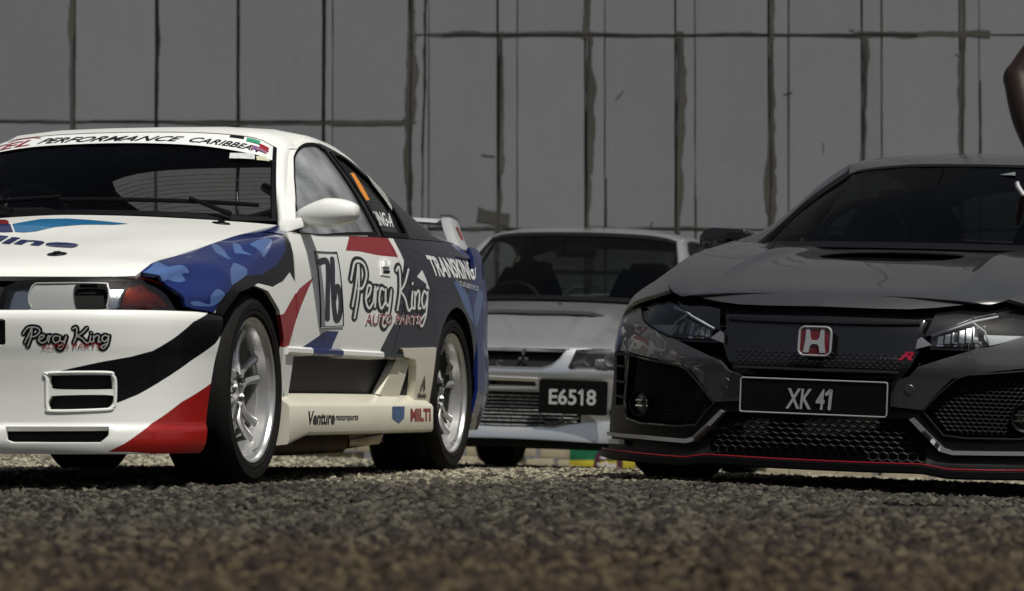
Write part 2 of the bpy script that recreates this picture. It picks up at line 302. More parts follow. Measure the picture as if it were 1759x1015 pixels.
UV = {
 'sk_black': [(0.4653,0.3762), (0.5315,0.3907), (0.6249,0.4105), (0.7195,0.4269), (0.7945,0.4458), (0.8805,0.4884), (0.9739,0.5412), (1.1479,0.5881), (1.3488,0.59), (1.218,0.5325), (1.1275,0.4738), (0.9716,0.4154), (0.8399,0.354), (0.7471,0.3077), (0.6717,0.2792), (0.6717,0.2892), (0.6703,0.3488), (0.6591,0.3735), (0.6417,0.3794), (0.5314,0.3793)],
 'sk_red': [(1.1624,0.3751), (1.146,0.356), (0.93,0.2849), (0.7936,0.2157), (0.7469,0.1861), (0.6988,0.1542), (0.6445,0.1268), (0.7207,0.1261), (1.0397,0.1202), (1.0724,0.1302), (1.0872,0.1911)],
 'sk_duct_frame': [(0.451,0.3739), (0.6393,0.3762), (0.6606,0.3671), (0.6694,0.3442), (0.6684,0.2801), (0.6613,0.2686), (0.6401,0.2595), (0.4651,0.2549), (0.4483,0.2663), (0.4457,0.303), (0.446,0.3579)],
 'sk_duct1': [(0.458,0.3624), (0.4675,0.367), (0.6441,0.368), (0.6584,0.3557), (0.6611,0.3282), (0.6493,0.3236), (0.479,0.3235), (0.4601,0.335), (0.4555,0.351)],
 'sk_duct2': [(0.4577,0.2961), (0.4791,0.3039), (0.6589,0.3048), (0.6613,0.2801), (0.6495,0.2663), (0.6306,0.2608), (0.4722,0.2572), (0.4555,0.2663), (0.4506,0.2801)],
 'sk_slot': [(0.3152,0.2068), (0.6487,0.2069), (0.6469,0.1795), (0.6205,0.1544), (0.3399,0.1543), (0.3185,0.1657)],
 'sk_plateduct': [(0.3453,0.5319), (0.3441,0.4587), (0.3382,0.4551), (0.0038,0.4562), (0.0057,0.5336)],
 'sk_logo': [(0.3723,0.4495), (0.68,0.4532), (0.6788,0.5191), (0.3738,0.519)],
 'sk_liprow': [(0.7692,0.2057), (1.0966,0.2079)],
 'sk_lamp_box': [(0.2634,0.6845), (0.4635,0.6853), (0.7676,0.6868), (0.89,0.6662), (0.9804,0.6308), (0.9827,0.5932), (0.9558,0.572), (0.7082,0.5662), (0.2813,0.5665)],
 'sk_lamp_lens': [(0.308,0.6586), (0.3825,0.6652), (0.7371,0.6706), (0.7021,0.6302), (0.6933,0.5837), (0.6472,0.5764), (0.2954,0.5784), (0.2922,0.5886)],
 'sk_lamp_hole': [(0.3737,0.63), (0.3864,0.6581), (0.4279,0.6616), (0.6298,0.6616), (0.6507,0.6532), (0.6539,0.6252), (0.645,0.588), (0.627,0.5731), (0.403,0.5696), (0.385,0.5835), (0.374,0.6021)],
 'sk_lamp_dark': [(0.5315,0.6576), (0.6297,0.6607), (0.6495,0.6514), (0.6529,0.6252), (0.645,0.5889), (0.627,0.574), (0.5561,0.5729), (0.5305,0.5877)],
 'sk_corner': [(0.7473,0.6731), (0.8058,0.6812), (0.8741,0.6658), (0.941,0.6439), (0.9803,0.6213), (0.9757,0.5977), (0.952,0.5808), (0.849,0.574), (0.7034,0.5754), (0.6964,0.593), (0.7139,0.635)],
 'sk_inner': [(0.1719,0.6548), (0.2905,0.654), (0.2811,0.6026), (0.1797,0.6033)],
 'sk_blue': [(-0.7137,1.0), (-0.6331,1.0), (-0.5054,1.0), (-0.3851,1.0), (-0.1088,1.0), (0.1551,0.9955), (0.44,1.0), (0.44,1.0), (0.44,0.9804), (0.431,0.8575), (0.3247,0.8089), (0.1932,0.7594), (0.0201,0.7307), (-0.1684,0.7163), (-0.2875,0.6832), (-0.3658,0.6562), (-0.4211,0.6525), (-0.591,0.6932), (-0.5941,0.7307), (-0.618,0.8019), (-0.667,0.8857), (-0.7093,0.9602)],
 'sk_band': [(0.44,0.9401), (0.4332,0.8431), (0.3242,0.7867), (0.1824,0.7293), (0.0768,0.7118), (-0.0758,0.7226), (-0.1894,0.7053), (-0.2748,0.6607), (-0.3091,0.6308), (-0.4033,0.6503), (-0.3403,0.6688), (-0.2702,0.6918), (-0.1486,0.722), (0.0347,0.7356), (0.2086,0.7651), (0.3247,0.8089)],
 'camo1': [(-0.7049,0.9865), (-0.6365,0.9845), (-0.5664,0.9968), (-0.5968,0.9319), (-0.5237,0.9061), (-0.4922,0.8518), (-0.5396,0.8572), (-0.5304,0.8236), (-0.5782,0.8288), (-0.6232,0.8631), (-0.649,0.8708), (-0.6797,0.9115)],
 'camo2': [(-0.2032,0.8177), (-0.124,0.8068), (-0.0779,0.773), (-0.1674,0.7483), (-0.2223,0.7242), (-0.2513,0.7496)],
 'camo3': [(-0.5664,0.7076), (-0.5335,0.707), (-0.4533,0.6765), (-0.4376,0.716), (-0.3804,0.7382), (-0.3411,0.7231), (-0.3268,0.6937), (-0.3872,0.6747), (-0.4542,0.6668), (-0.5436,0.6877)],
 'camo4': [(-0.0582,1.0), (-0.0518,0.9719), (-0.1305,0.8891), (-0.1417,0.8601), (-0.1692,0.8817), (-0.1544,0.9361)],
 'camo5': [(0.0736,0.8807), (0.1519,0.8867), (0.2487,0.8733), (0.2253,0.8377), (0.1169,0.8066), (0.1037,0.83)],
 'camo8': [(0.0305,0.9449), (0.0291,0.9148), (-0.0091,0.871), (0.0236,0.8356), (-0.0371,0.8612), (-0.0648,0.8874)],
 'camo9': [(-0.1585,0.8353), (-0.1017,0.8139), (-0.0696,0.7855), (-0.1376,0.772), (-0.2172,0.7809)],
 'sk_red1': [(1.2625,0.9961), (1.7436,0.9925), (1.7989,0.9039), (1.5318,0.9099), (1.2884,0.9274), (1.1089,0.9308)],
 'sk_whitebar': [(1.7436,0.9925), (1.8275,0.9941), (1.879,0.9183), (1.8455,0.8709), (1.775,0.8735), (1.8092,0.904)],
 'sk_red2': [(0.6681,0.8006), (0.5887,0.7426), (0.4932,0.6577), (0.41,0.5613), (0.3548,0.4635), (0.2673,0.4641), (0.2037,0.6086), (0.2816,0.6177), (0.3686,0.6746), (0.4795,0.7382)],
 'sk_blue2': [(0.8081,0.5485), (0.9677,0.5457), (0.9063,0.4879), (0.8772,0.4408), (0.4823,0.436), (0.5151,0.4623), (0.6695,0.5064)],
 'sk_dark': [(1.8275,0.9941), (1.8745,0.8893), (1.8243,0.81), (1.792,0.6823), (1.7095,0.5973), (1.6072,0.5269), (1.5208,0.4568), (1.521,0.4323), (1.7929,0.4284), (1.7876,0.4496), (2.2699,0.4524), (2.2656,0.5702), (2.3303,0.6055)],
 'sk_dark_up': [(1.8275,0.9941), (2.1204,0.9902), (3.3579,0.9767), (3.1927,0.7255), (2.8627,0.6168), (2.6571,0.663), (2.4679,0.6531), (2.3304,0.5983), (2.2588,0.5275)],
 'sk_76': [(0.7068,0.9214), (0.9815,0.922), (1.0147,0.5703), (0.7346,0.566)],
 'sk_percy': [(1.1328,0.8826), (2.2238,0.8425), (2.18,0.5705), (1.0983,0.5697)],
 'sk_auto': [(1.2927,0.6283), (2.0537,0.6239), (2.0548,0.5763), (1.2956,0.5747)],
 'sk_trans': [(2.2246,0.9242), (3.1458,0.8824), (3.1162,0.7802), (2.2772,0.8169)],
 'sk_trans2': [(2.6154,0.7923), (3.1621,0.7452), (3.1919,0.7241), (2.6774,0.7608)],
 'sk_hand': [(1.5415,0.8886), (1.6798,0.8865), (1.6524,0.8082), (1.5253,0.8142)],
 'camo6': [(2.5884,0.7857), (2.7729,0.7321), (2.8659,0.6451), (2.8884,0.5736), (2.7576,0.6471), (2.6646,0.7128)],
 'camo7': [(3.0373,0.7227), (3.1394,0.7019), (3.0456,0.61), (2.946,0.5576), (2.9242,0.6577)],
 'sk_blueq': [(2.2193,0.9851), (2.6109,0.9834), (3.1743,0.9716), (3.2138,0.9025), (3.192,0.7766), (3.2681,0.6594), (3.1584,0.5119), (3.0395,0.4058), (2.8927,0.5168), (2.7546,0.6187), (2.5698,0.7219), (2.6123,0.7851), (3.1162,0.7802), (3.1458,0.8824), (2.6778,0.9061)],
 'sk_swish': [(2.0304,0.8125), (2.1169,0.8456), (2.1621,0.7988), (2.2012,0.7417), (2.1817,0.6703), (2.1575,0.6098), (2.1157,0.6169), (2.1312,0.6917), (2.1558,0.7773)],
 'sk_ramp': [(1.7825,0.4227), (1.9549,0.4114), (1.8609,0.1975), (1.5994,0.2363)],
 'sk_slit': [(1.9452,0.4171), (2.0035,0.4114), (2.0892,0.193), (1.8541,0.1947)],
 'sk_up': [(1.776,0.4481), (2.259,0.4532), (2.2754,0.3413), (2.3117,0.1678), (2.3431,0.0573), (2.3084,0.0404), (1.9748,0.0442), (1.9091,0.18), (2.0728,0.1931), (2.0168,0.3428), (1.9719,0.4086), (1.8145,0.4227)],
 'sk_fedge': [(-0.7018,0.9899), (-0.6551,0.8746), (-0.618,0.8019), (-0.5983,0.7474), (-0.5937,0.6996), (-0.5446,0.6718), (-0.3289,0.6333)],
 'sk_rub': [(0.2732,0.4539), (2.1765,0.4422)],
 'sk_doorline1': [(0.4325,0.9639), (0.3627,0.8286), (0.3119,0.6676), (0.3362,0.4534)],
 'sk_doorline2': [(1.6263,1.0), (1.8398,0.8816), (1.8145,0.739), (1.7113,0.5692), (1.6631,0.4566)],
 'sk_archf': [(-0.3299,0.602), (-0.2932,0.6367), (-0.1745,0.6963), (-0.0194,0.708), (0.1131,0.6619), (0.2141,0.5651), (0.2832,0.4058), (0.3972,0.2101)],
 'sk_doorglass': [(0.5,0.0), (1.1839,1.0), (1.2421,1.0), (1.4623,0.953), (1.5182,0.9092), (1.5723,0.0204)],
 'sk_qglass': [(1.5823,0.8962), (1.7896,0.933), (2.0073,0.7077), (2.0123,0.3859), (2.001,0.0395), (1.6514,0.0174)],
 'sk_orange': [(1.6747,0.6954), (1.7443,0.7184), (1.7116,0.408), (1.6285,0.3843)],
 'sk_wtext': [(1.6405,0.2844), (1.9568,0.3087), (1.8804,0.1267), (1.6556,0.1291)],
 'sk_plaid': [(2.0968,0.9367), (2.1253,0.87), (2.1505,0.6555), (2.0346,0.4071), (1.9828,0.3432), (1.982,0.509), (1.9606,0.6832)],
 'sk_ban': [(0.8154,-0.6304), (0.8444,-0.3839), (0.8424,-0.1098), (0.8369,0.1439), (0.8153,0.4266), (0.7676,0.6873), (0.8222,0.9918), (1.0,0.9303), (0.9747,0.7603), (0.9706,0.5031), (0.9608,0.2523), (0.957,-0.0104), (0.9562,-0.2927), (1.0,-0.8128)],
 'sk_stick1': [(0.7467,0.5923), (0.7852,0.7684), (0.7079,0.7766), (0.6775,0.5971)],
 'sk_stick2': [(0.7569,0.7849), (0.812,0.9277), (0.75,0.9249), (0.705,0.7957)],
 'sk_pin1': [(0.2135,0.4206)],
 'sk_pin2': [(0.9359,0.6912)],
 'sk_hred': [(0.97,-0.7267), (0.9165,-0.2178), (0.8489,-0.1562), (0.7919,-0.1292), (0.8251,-0.3552)],
 'sk_hblue': [(0.7965,-0.1113), (0.9051,-0.0426), (0.909,0.0839), (0.8732,0.2017), (0.7897,0.4047), (0.7661,0.3556), (0.7637,0.2271), (0.7305,0.1288), (0.6625,0.0819), (0.6427,0.0333), (0.6567,-0.0117)],
 'sk_hnavy': [(0.7823,-0.3267), (0.7905,-0.1074), (0.6567,-0.0117), (0.6505,-0.0382), (0.6736,-0.26)],
 'sk_line': [(0.5298,-0.3838), (0.2727,0.4758), (0.4391,0.3884), (0.8168,-0.6017)],
 'cv_lamp': [(-0.9781,0.7019), (-0.8776,0.6403), (-0.7875,0.5974), (-0.6904,0.5686), (-0.6198,0.5466), (-0.5874,0.541), (-0.5215,0.5382), (-0.4069,0.5369), (-0.4012,0.5783), (-0.5606,0.6423), (-0.7315,0.6754)],
 'cv_tip': [(-0.3707,0.5677), (-0.3567,0.5577), (-0.3515,0.5246), (-0.4077,0.541), (-0.3916,0.5517)],
 'cv_bar': [(-1.0083,0.7286), (-0.8303,0.7149), (-0.5758,0.6895), (-0.4164,0.6616), (-0.3779,0.5726), (-0.4012,0.5783), (-0.5606,0.6423), (-0.7315,0.6754), (-0.9781,0.7019)],
 'cv_wing': [(-0.8184,0.6015), (-0.6182,0.5425), (-0.5585,0.5312), (-0.4487,0.4947), (-0.3631,0.4644), (-0.3314,0.4288), (-0.286,0.408), (-0.2861,0.3247), (-0.381,0.3172), (-0.4312,0.3766), (-0.4801,0.4282), (-0.6342,0.459), (-0.823,0.4828), (-1.0432,0.4964), (-1.019,0.5327), (-0.9099,0.5755)],
 'cv_hex': [(-0.8237,0.4702), (-0.5339,0.441), (-0.4954,0.4257), (-0.4313,0.3664), (-0.3834,0.313), (-0.4575,0.2325), (-0.5349,0.2254), (-0.73,0.2285), (-0.8498,0.2456), (-0.8574,0.302), (-0.8476,0.3609)],
 'cv_hexin': [(-0.8017,0.4579), (-0.5426,0.4305), (-0.5033,0.4153), (-0.4411,0.3579), (-0.4001,0.3124), (-0.4653,0.2445), (-0.5352,0.2377), (-0.7229,0.2392), (-0.8154,0.255), (-0.8213,0.3029), (-0.8166,0.3615)],
 'cv_slat': [(-0.9976,0.4772), (-0.857,0.4719), (-0.8762,0.3645), (-0.891,0.2844), (-0.9919,0.2821)],
 'cv_trim': [(-1.0809,0.1887), (-0.7352,0.1868), (-0.4932,0.1819), (-0.4634,0.1913), (-0.4088,0.2385), (-0.3526,0.2897), (-0.3432,0.2819), (-0.4524,0.1775), (-0.4919,0.1676), (-0.7344,0.1743), (-1.0783,0.176)],
 'cv_fog': [(-0.7505,0.3007), (-0.8213,0.2987), (-0.7503,0.3339)],
 'cv_mesh': [(-0.3502,0.2775), (-0.2856,0.276), (0.0006,0.279), (0.0082,0.1506), (-0.389,0.1496), (-0.4421,0.1718)],
 'cv_red': [(-0.992,0.1248), (-0.8262,0.1224), (-0.6359,0.1201), (-0.4843,0.1167), (-0.4357,0.123), (-0.3793,0.1317), (-0.1567,0.1275), (0.0109,0.127)],
 'cv_redp': [(0.0109,0.127), (0.1395,0.1246), (0.3935,0.1235), (0.4335,0.1093), (0.5797,0.1128)],
 'cv_wingp': [(0.2775,0.4136), (0.3261,0.4193), (0.3892,0.4694), (0.4583,0.4917), (0.5899,0.5242), (0.6965,0.5477), (0.6931,0.472), (0.5401,0.4429), (0.4908,0.4193), (0.4013,0.3264), (0.2795,0.3198)],
 'cv_hexp': [(0.4016,0.3164), (0.5302,0.4405), (0.6931,0.4681), (0.7054,0.2334), (0.4876,0.226), (0.3937,0.3102)],
 'cv_trimp': [(0.3436,0.2883), (0.3781,0.2896), (0.4166,0.2273), (0.4543,0.189), (0.7069,0.1956), (0.7072,0.1856), (0.4487,0.1768), (0.4179,0.1876), (0.3758,0.2357)],
 'cv_lampp': [(0.4984,0.5849), (0.5094,0.5453), (0.6193,0.5431), (0.6832,0.5453), (0.699,0.6377), (0.6045,0.6265)],
 'cv_shut': [(-0.5789,0.6916), (-0.4398,0.7041), (-0.2312,0.7079), (-0.0501,0.7101)],
 'cv_gtop': [(-0.5699,0.6852), (-0.4164,0.6616), (-0.3208,0.6529), (-0.1991,0.6514), (-0.0235,0.6538)],
 'cv_gbot': [(-0.3272,0.4777), (-0.3041,0.4216), (-0.1709,0.426), (-0.0003,0.4319)],
 'cv_emb': [(0.005,0.5388), (-0.0575,0.5369), (0.0628,0.5406), (0.0005,0.5871), (0.0092,0.4885)],
 'cv_typer': [(0.2218,0.4871), (0.2904,0.4919), (0.2852,0.4942), (0.351,0.4915), (0.3014,0.5183), (0.3545,0.5201)],
 'cv_plate': [(-0.2815,0.4081), (-0.2812,0.2843), (-0.0055,0.4116)],
 'cv_scoop': [(0.7834,-0.2461), (0.9332,-0.2089), (0.969,-0.0148), (0.8848,0.2321), (0.7369,0.2081), (0.6016,0.1336), (0.5833,-0.0795), (0.6052,-0.1609)],
 'cv_vent': [(0.1858,-0.6117), (0.3079,-0.6461), (0.5074,-0.588), (0.6534,-0.5638)],
 'ev_grille': [(-0.3414,0.6893), (0.3375,0.6965), (0.3009,0.6468), (0.2603,0.6123), (0.2061,0.5957), (-0.3242,0.5822)],
 'ev_lamp': [(0.3849,0.6947), (0.6207,0.7038), (0.6817,0.6933), (0.6688,0.5839), (0.5726,0.5874), (0.353,0.5935), (0.3434,0.6054)],
 'ev_slot': [(-0.0961,0.5302), (0.1737,0.5252), (0.1796,0.5012), (-0.097,0.5029)],
 'ev_slotf': [(-0.1141,0.5479), (0.1865,0.5407), (0.189,0.4923), (-0.1155,0.4872)],
 'ev_ic': [(-0.2602,0.4621), (0.1894,0.4742), (0.1944,0.2896), (-0.2524,0.2766)],
 'ev_plate': [(0.1926,0.5408), (0.5494,0.5353), (0.5528,0.3569), (0.1951,0.3623)],
 'ev_fog': [(0.2601,0.3671), (0.1979,0.3714), (0.3278,0.363), (0.2617,0.3066)],
 'ev_lip': [(-0.1365,0.28), (0.2014,0.2838), (0.4272,0.3203), (0.5533,0.3418), (0.5271,0.2084), (0.2784,0.2196), (-0.133,0.2346)],
 'ev_embl': [(0.0978,0.6539), (-0.0224,0.6173)],
 'ev_vent': [(0.6463,-0.3193), (0.646,0.2872), (0.5511,0.2641), (0.5117,-0.2706), (0.5643,-0.4957), (0.7306,-0.5783)],
 'ev_bot': [(-0.133,0.2346), (0.5272,0.2054), (0.5288,0.1721), (-0.1333,0.1677)],
}
# ------------------------------------------------------------------ materials
MATS = {}
def mat(name, color, rough=.5, metal=0., coat=0., coat_rough=.03, spec=.5, noise=0., nscale=8., rnoise=0., bump=0., bscale=60., trans=0., ior=1.45, emit=None, second=None, alpha=1.):
    if name in MATS: return MATS[name]
    m = bpy.data.materials.new(name); m.use_nodes = True; nt = m.node_tree; b = nt.nodes['Principled BSDF']
    c = tuple(color)+(1,)
    b.inputs['Base Color'].default_value = c; b.inputs['Roughness'].default_value = rough; b.inputs['Metallic'].default_value = metal
    b.inputs['Coat Weight'].default_value = coat; b.inputs['Coat Roughness'].default_value = coat_rough; b.inputs['Specular IOR Level'].default_value = spec
    b.inputs['Transmission Weight'].default_value = trans; b.inputs['IOR'].default_value = ior; b.inputs['Alpha'].default_value = alpha
    if emit: b.inputs['Emission Color'].default_value = tuple(emit)+(1,); b.inputs['Emission Strength'].default_value = 1
    if noise or rnoise or bump:
        tc = nt.nodes.new('ShaderNodeTexCoord')
        def nz(sc, det=6):
            n = nt.nodes.new('ShaderNodeTexNoise'); n.inputs['Scale'].default_value = sc; n.inputs['Detail'].default_value = det; n.inputs['Roughness'].default_value = .6
            nt.links.new(tc.outputs['Object'], n.inputs['Vector']); return n
        if noise:
            n = nz(nscale); r = nt.nodes.new('ShaderNodeValToRGB'); r.color_ramp.elements[0].position = .35; r.color_ramp.elements[1].position = .65
            s2 = second if second else [x*(1-noise) for x in color]
            r.color_ramp.elements[0].color = tuple(s2)+(1,); r.color_ramp.elements[1].color = c
            nt.links.new(n.outputs['Fac'], r.inputs['Fac']); nt.links.new(r.outputs['Color'], b.inputs['Base Color'])
        if rnoise:
            n = nz(nscale*1.7); mr = nt.nodes.new('ShaderNodeMapRange'); mr.inputs['From Min'].default_value = .3; mr.inputs['From Max'].default_value = .7
            mr.inputs['To Min'].default_value = max(0, rough-rnoise); mr.inputs['To Max'].default_value = rough+rnoise
            nt.links.new(n.outputs['Fac'], mr.inputs['Value']); nt.links.new(mr.outputs[0], b.inputs['Roughness'])
        if bump:
            n = nz(bscale, 3); bp = nt.nodes.new('ShaderNodeBump'); bp.inputs['Strength'].default_value = bump; bp.inputs['Distance'].default_value = .002
            nt.links.new(n.outputs['Fac'], bp.inputs['Height']); nt.links.new(bp.outputs[0], b.inputs['Normal'])
    MATS[name] = m; return m
def glass(name, tint, refl=1.0, rough=0.0, haze=0.):
    """thin window glass: tinted see-through with a mirror-like skin"""
    m = bpy.data.materials.new(name); m.use_nodes = True; nt = m.node_tree; nt.nodes.clear()
    o = nt.nodes.new('ShaderNodeOutputMaterial'); t = nt.nodes.new('ShaderNodeBsdfTransparent'); g = nt.nodes.new('ShaderNodeBsdfGlossy'); mx = nt.nodes.new('ShaderNodeMixShader')
    f = nt.nodes.new('ShaderNodeFresnel'); f.inputs['IOR'].default_value = 1.45
    mu = nt.nodes.new('ShaderNodeMath'); mu.operation = 'MULTIPLY'; mu.inputs[1].default_value = refl
    t.inputs['Color'].default_value = tuple(tint)+(1,); g.inputs['Roughness'].default_value = rough
    if haze:
        df = nt.nodes.new('ShaderNodeBsdfDiffuse'); df.inputs['Color'].default_value = (.75, .78, .80, 1); m2 = nt.nodes.new('ShaderNodeMixShader'); m2.inputs[0].default_value = haze
        tc = nt.nodes.new('ShaderNodeTexCoord'); nz = nt.nodes.new('ShaderNodeTexNoise'); nz.inputs['Scale'].default_value = 5; nz.inputs['Detail'].default_value = 4; mr = nt.nodes.new('ShaderNodeMapRange'); mr.inputs['From Min'].default_value = .35; mr.inputs['From Max'].default_value = .65; mr.inputs['To Min'].default_value = haze*.35; mr.inputs['To Max'].default_value = haze*1.5
        nt.links.new(tc.outputs['Object'], nz.inputs['Vector']); nt.links.new(nz.outputs['Fac'], mr.inputs['Value']); nt.links.new(mr.outputs[0], m2.inputs[0]); nt.links.new(t.outputs[0], m2.inputs[1]); nt.links.new(df.outputs[0], m2.inputs[2]); t = m2
    nt.links.new(f.outputs[0], mu.inputs[0]); nt.links.new(mu.outputs[0], mx.inputs[0]); nt.links.new(t.outputs[0], mx.inputs[1]); nt.links.new(g.outputs[0], mx.inputs[2]); nt.links.new(mx.outputs[0], o.inputs['Surface'])
    MATS[name] = m; return m
# ------------------------------------------------------------------ objects
def link(name, me, parent=None, m=None):
    o = bpy.data.objects.new(name, me); col.objects.link(o)
    if m is not None and me is not None: me.materials.clear(); me.materials.append(m)
    if parent is not None: o.parent = parent
    return o
def tag(o, label=None, cat=None, group=None, kind=None):
    for k, v in (('label', label), ('category', cat), ('group', group), ('kind', kind)):
        if v: o[k] = v
    return o
def empty(name, loc=(0, 0, 0), rz=0.):
    o = bpy.data.objects.new(name, None); col.objects.link(o); o.location = loc; o.rotation_euler = (0, 0, rz); o.empty_display_size = .2; return o
def mesh(name, v, f, m=None, parent=None, smooth=False, normals=None):
    me = bpy.data.meshes.new(name); me.from_pydata([tuple(map(float, p)) for p in v], [], [tuple(map(int, q)) for q in f])
    if smooth or normals is not None:
        me.polygons.foreach_set('use_smooth', [True]*len(me.polygons))
    me.update()
    if normals is not None: me.normals_split_custom_set_from_vertices([tuple(map(float, n)) for n in normals])
    return link(name, me, parent, m)
class MB:
    """collects simple solids for ONE mesh"""
    def __init__(s): s.v = []; s.f = []
    def add(s, v, f):
        k = len(s.v); s.v += [tuple(p) for p in v]; s.f += [tuple(i+k for i in q) for q in f]; return s
    def box(s, a, b):
        (x0, y0, z0), (x1, y1, z1) = a, b
        return s.add([(x0, y0, z0), (x1, y0, z0), (x1, y1, z0), (x0, y1, z0), (x0, y0, z1), (x1, y0, z1), (x1, y1, z1), (x0, y1, z1)], [(0, 3, 2, 1), (4, 5, 6, 7), (0, 1, 5, 4), (1, 2, 6, 5), (2, 3, 7, 6), (3, 0, 4, 7)])
    def tube(s, pts, r, n=8, closed=False, caps=True):
        P = [Vector(p) for p in pts]; m = len(P); rr = r if hasattr(r, '__len__') else [r]*m
        t0 = (P[1]-P[0]).normalized(); up = Vector((0, 0, 1)) if abs(t0.z) < .9 else Vector((1, 0, 0)); v = []; f = []
        for i in range(m):
            a = P[i-1] if i or closed else P[0]; b = P[(i+1) % m] if i < m-1 or closed else P[-1]
            t = (b-a).normalized(); u = (up-t*up.dot(t)).normalized(); w = t.cross(u)
            up = u
            v += [P[i]+(u*math.cos(2*math.pi*k/n)+w*math.sin(2*math.pi*k/n))*rr[i] for k in range(n)]
        for i in range(m if closed else m-1):
            for k in range(n):
                a, b = i*n, ((i+1) % m)*n; f.append((a+k, a+(k+1) % n, b+(k+1) % n, b+k))
        if caps and not closed: f.append(tuple(range(n))[::-1]); f.append(tuple((m-1)*n+k for k in range(n)))
        return s.add(v, f)
    def lathe(s, prof, n=48, M=None, a0=0, a1=2*math.pi):
        """prof: (axis x, radius); about the x axis"""
        full = abs(a1-a0-2*math.pi) < 1e-6; k = n if full else n+1; v = []; f = []; m = len(prof)
        for i in range(k):
            a = a0+(a1-a0)*i/n
            for x, r in prof: v.append(Vector((x, r*math.cos(a), r*math.sin(a))))
        if M is not None: v = [M @ p for p in v]
        for i in range(n):
            for j in range(m-1):
                a, b = (i*m, ((i+1) % k)*m); f.append((a+j, a+j+1, b+j+1, b+j))
        return s.add(v, f)
    def prism(s, poly, h, M=None):
        """polygon in xy, extruded 0..h in z"""
        n = len(poly); v = [Vector((p[0], p[1], 0)) for p in poly]+[Vector((p[0], p[1], h)) for p in poly]
        if M is not None: v = [M @ p for p in v]
        f = [tuple(range(n))[::-1], tuple(range(n, 2*n))]+[(i, (i+1) % n, n+(i+1) % n, n+i) for i in range(n)]
        return s.add(v, f)
    def build(s, name, m=None, parent=None, bevel=0., smooth=True, angle=40, seg=2):
        me = bpy.data.meshes.new(name); me.from_pydata([tuple(map(float, p)) for p in s.v], [], s.f)
        bm = bmesh.new(); bm.from_mesh(me)
        if bevel:
            bmesh.ops.remove_doubles(bm, verts=bm.verts, dist=1e-5)
            ed = [e for e in bm.edges if len(e.link_faces) == 2 and e.calc_face_angle(0) > math.radians(30)]
            bmesh.ops.bevel(bm, geom=ed, offset=bevel, segments=seg, affect='EDGES', profile=.6, clamp_overlap=True)
        bmesh.ops.recalc_face_normals(bm, faces=bm.faces)
        if smooth:
            for q in bm.faces: q.smooth = True
            for e in bm.edges:
                if len(e.link_faces) == 2 and e.calc_face_angle(0) > math.radians(angle): e.smooth = False
        bm.to_mesh(me); bm.free(); me.update()
        return link(name, me, parent, m)
# ------------------------------------------------------------------ panels cut out of sheets
def inside(P, poly):
    x, y = P[:, 0], P[:, 1]; r = np.zeros(len(P), bool); q = np.asarray(poly); n = len(q)
    for i in range(n):
        x1, y1 = q[i]; x2, y2 = q[i-1]
        c = ((y1 > y) != (y2 > y)); 
        if y2 != y1: r ^= c & (x < (x2-x1)*(y-y1)/(y2-y1)+x1)
    return r
def edgedist(P, poly):
    q = np.asarray(poly); d = np.full(len(P), 1e9)
    for i in range(len(q)):
        a, b = q[i-1], q[i]; ab = b-a; L = ab@ab
        if L < 1e-14: continue
        t = np.clip(((P-a)@ab)/L, 0, 1); e = np.linalg.norm(P-(a+t[:, None]*ab), axis=1); d = np.minimum(d, e)
    return d
def densify(poly, h):
    q = np.asarray(poly, float); out = []
    for i in range(len(q)):
        a, b = q[i], q[(i+1) % len(q)]; k = max(1, int(math.ceil(np.linalg.norm(b-a)/h)))
        for j in range(k): out.append(a+(b-a)*j/k)
    return np.array(out)
def cut(net, outline, holes, h, regions=()):
    """triangles filling outline minus holes, in the sheet's own parameters"""
    o = np.asarray(outline, float); c = o.mean(0); ea = (net.A[-1]-net.A[0])*.01; eb = (net.B[-1]-net.B[0])*.01
    sa = np.median([np.linalg.norm(net(np.array(p[0]+ea), np.array(p[1]))-net(np.array(p[0]-ea), np.array(p[1])))/(2*ea) for p in list(o)+[c]])
    sb = np.median([np.linalg.norm(net(np.array(p[0]), np.array(p[1]+eb))-net(np.array(p[0]), np.array(p[1]-eb)))/(2*eb) for p in list(o)+[c]])
    S = np.array([max(sa, 1e-3), max(sb, 1e-3)])
    loops = [densify(o*S, h)]+[densify(np.asarray(q, float)*S, h) for q in holes]
    lo, hi = loops[0].min(0), loops[0].max(0)
    gx = np.arange(lo[0]+h*.5, hi[0], h); gy = np.arange(lo[1]+h*.5, hi[1], h)
    G = np.stack(np.meshgrid(gx, gy), -1).reshape(-1, 2)
    if len(G):
        k = inside(G, loops[0])
        for q in loops[1:]: k &= ~inside(G, q)
        G = G[k]
        for q in loops:
            if len(G): G = G[edgedist(G, q) > h*.45]
    V = np.vstack(loops+([G] if len(G) else [])); E = []; k = 0
    for q in loops:
        n = len(q); E += [(k+i, k+(i+1) % n) for i in range(n)]; k += n
    RG = []
    for q in regions:
        q = densify(np.asarray(q, float)*S, h); n = len(q); k = len(V); V = np.vstack([V, q]); E += [(k+i, k+(i+1) % n) for i in range(n)]; RG.append(q)
    r = delaunay_2d_cdt([Vector(p) for p in V], E, [], 0, 1e-6)
    vv = np.array([tuple(p) for p in r[0]]); ff = np.array(r[2])
    cen = vv[ff].mean(1); k = inside(cen, loops[0])
    for q in loops[1:]: k &= ~inside(cen, q)
    mi = np.zeros(len(ff), int)
    for i, q in enumerate(RG): mi[inside(cen, q)] = i+1
    return vv/S, ff[k], mi[k]
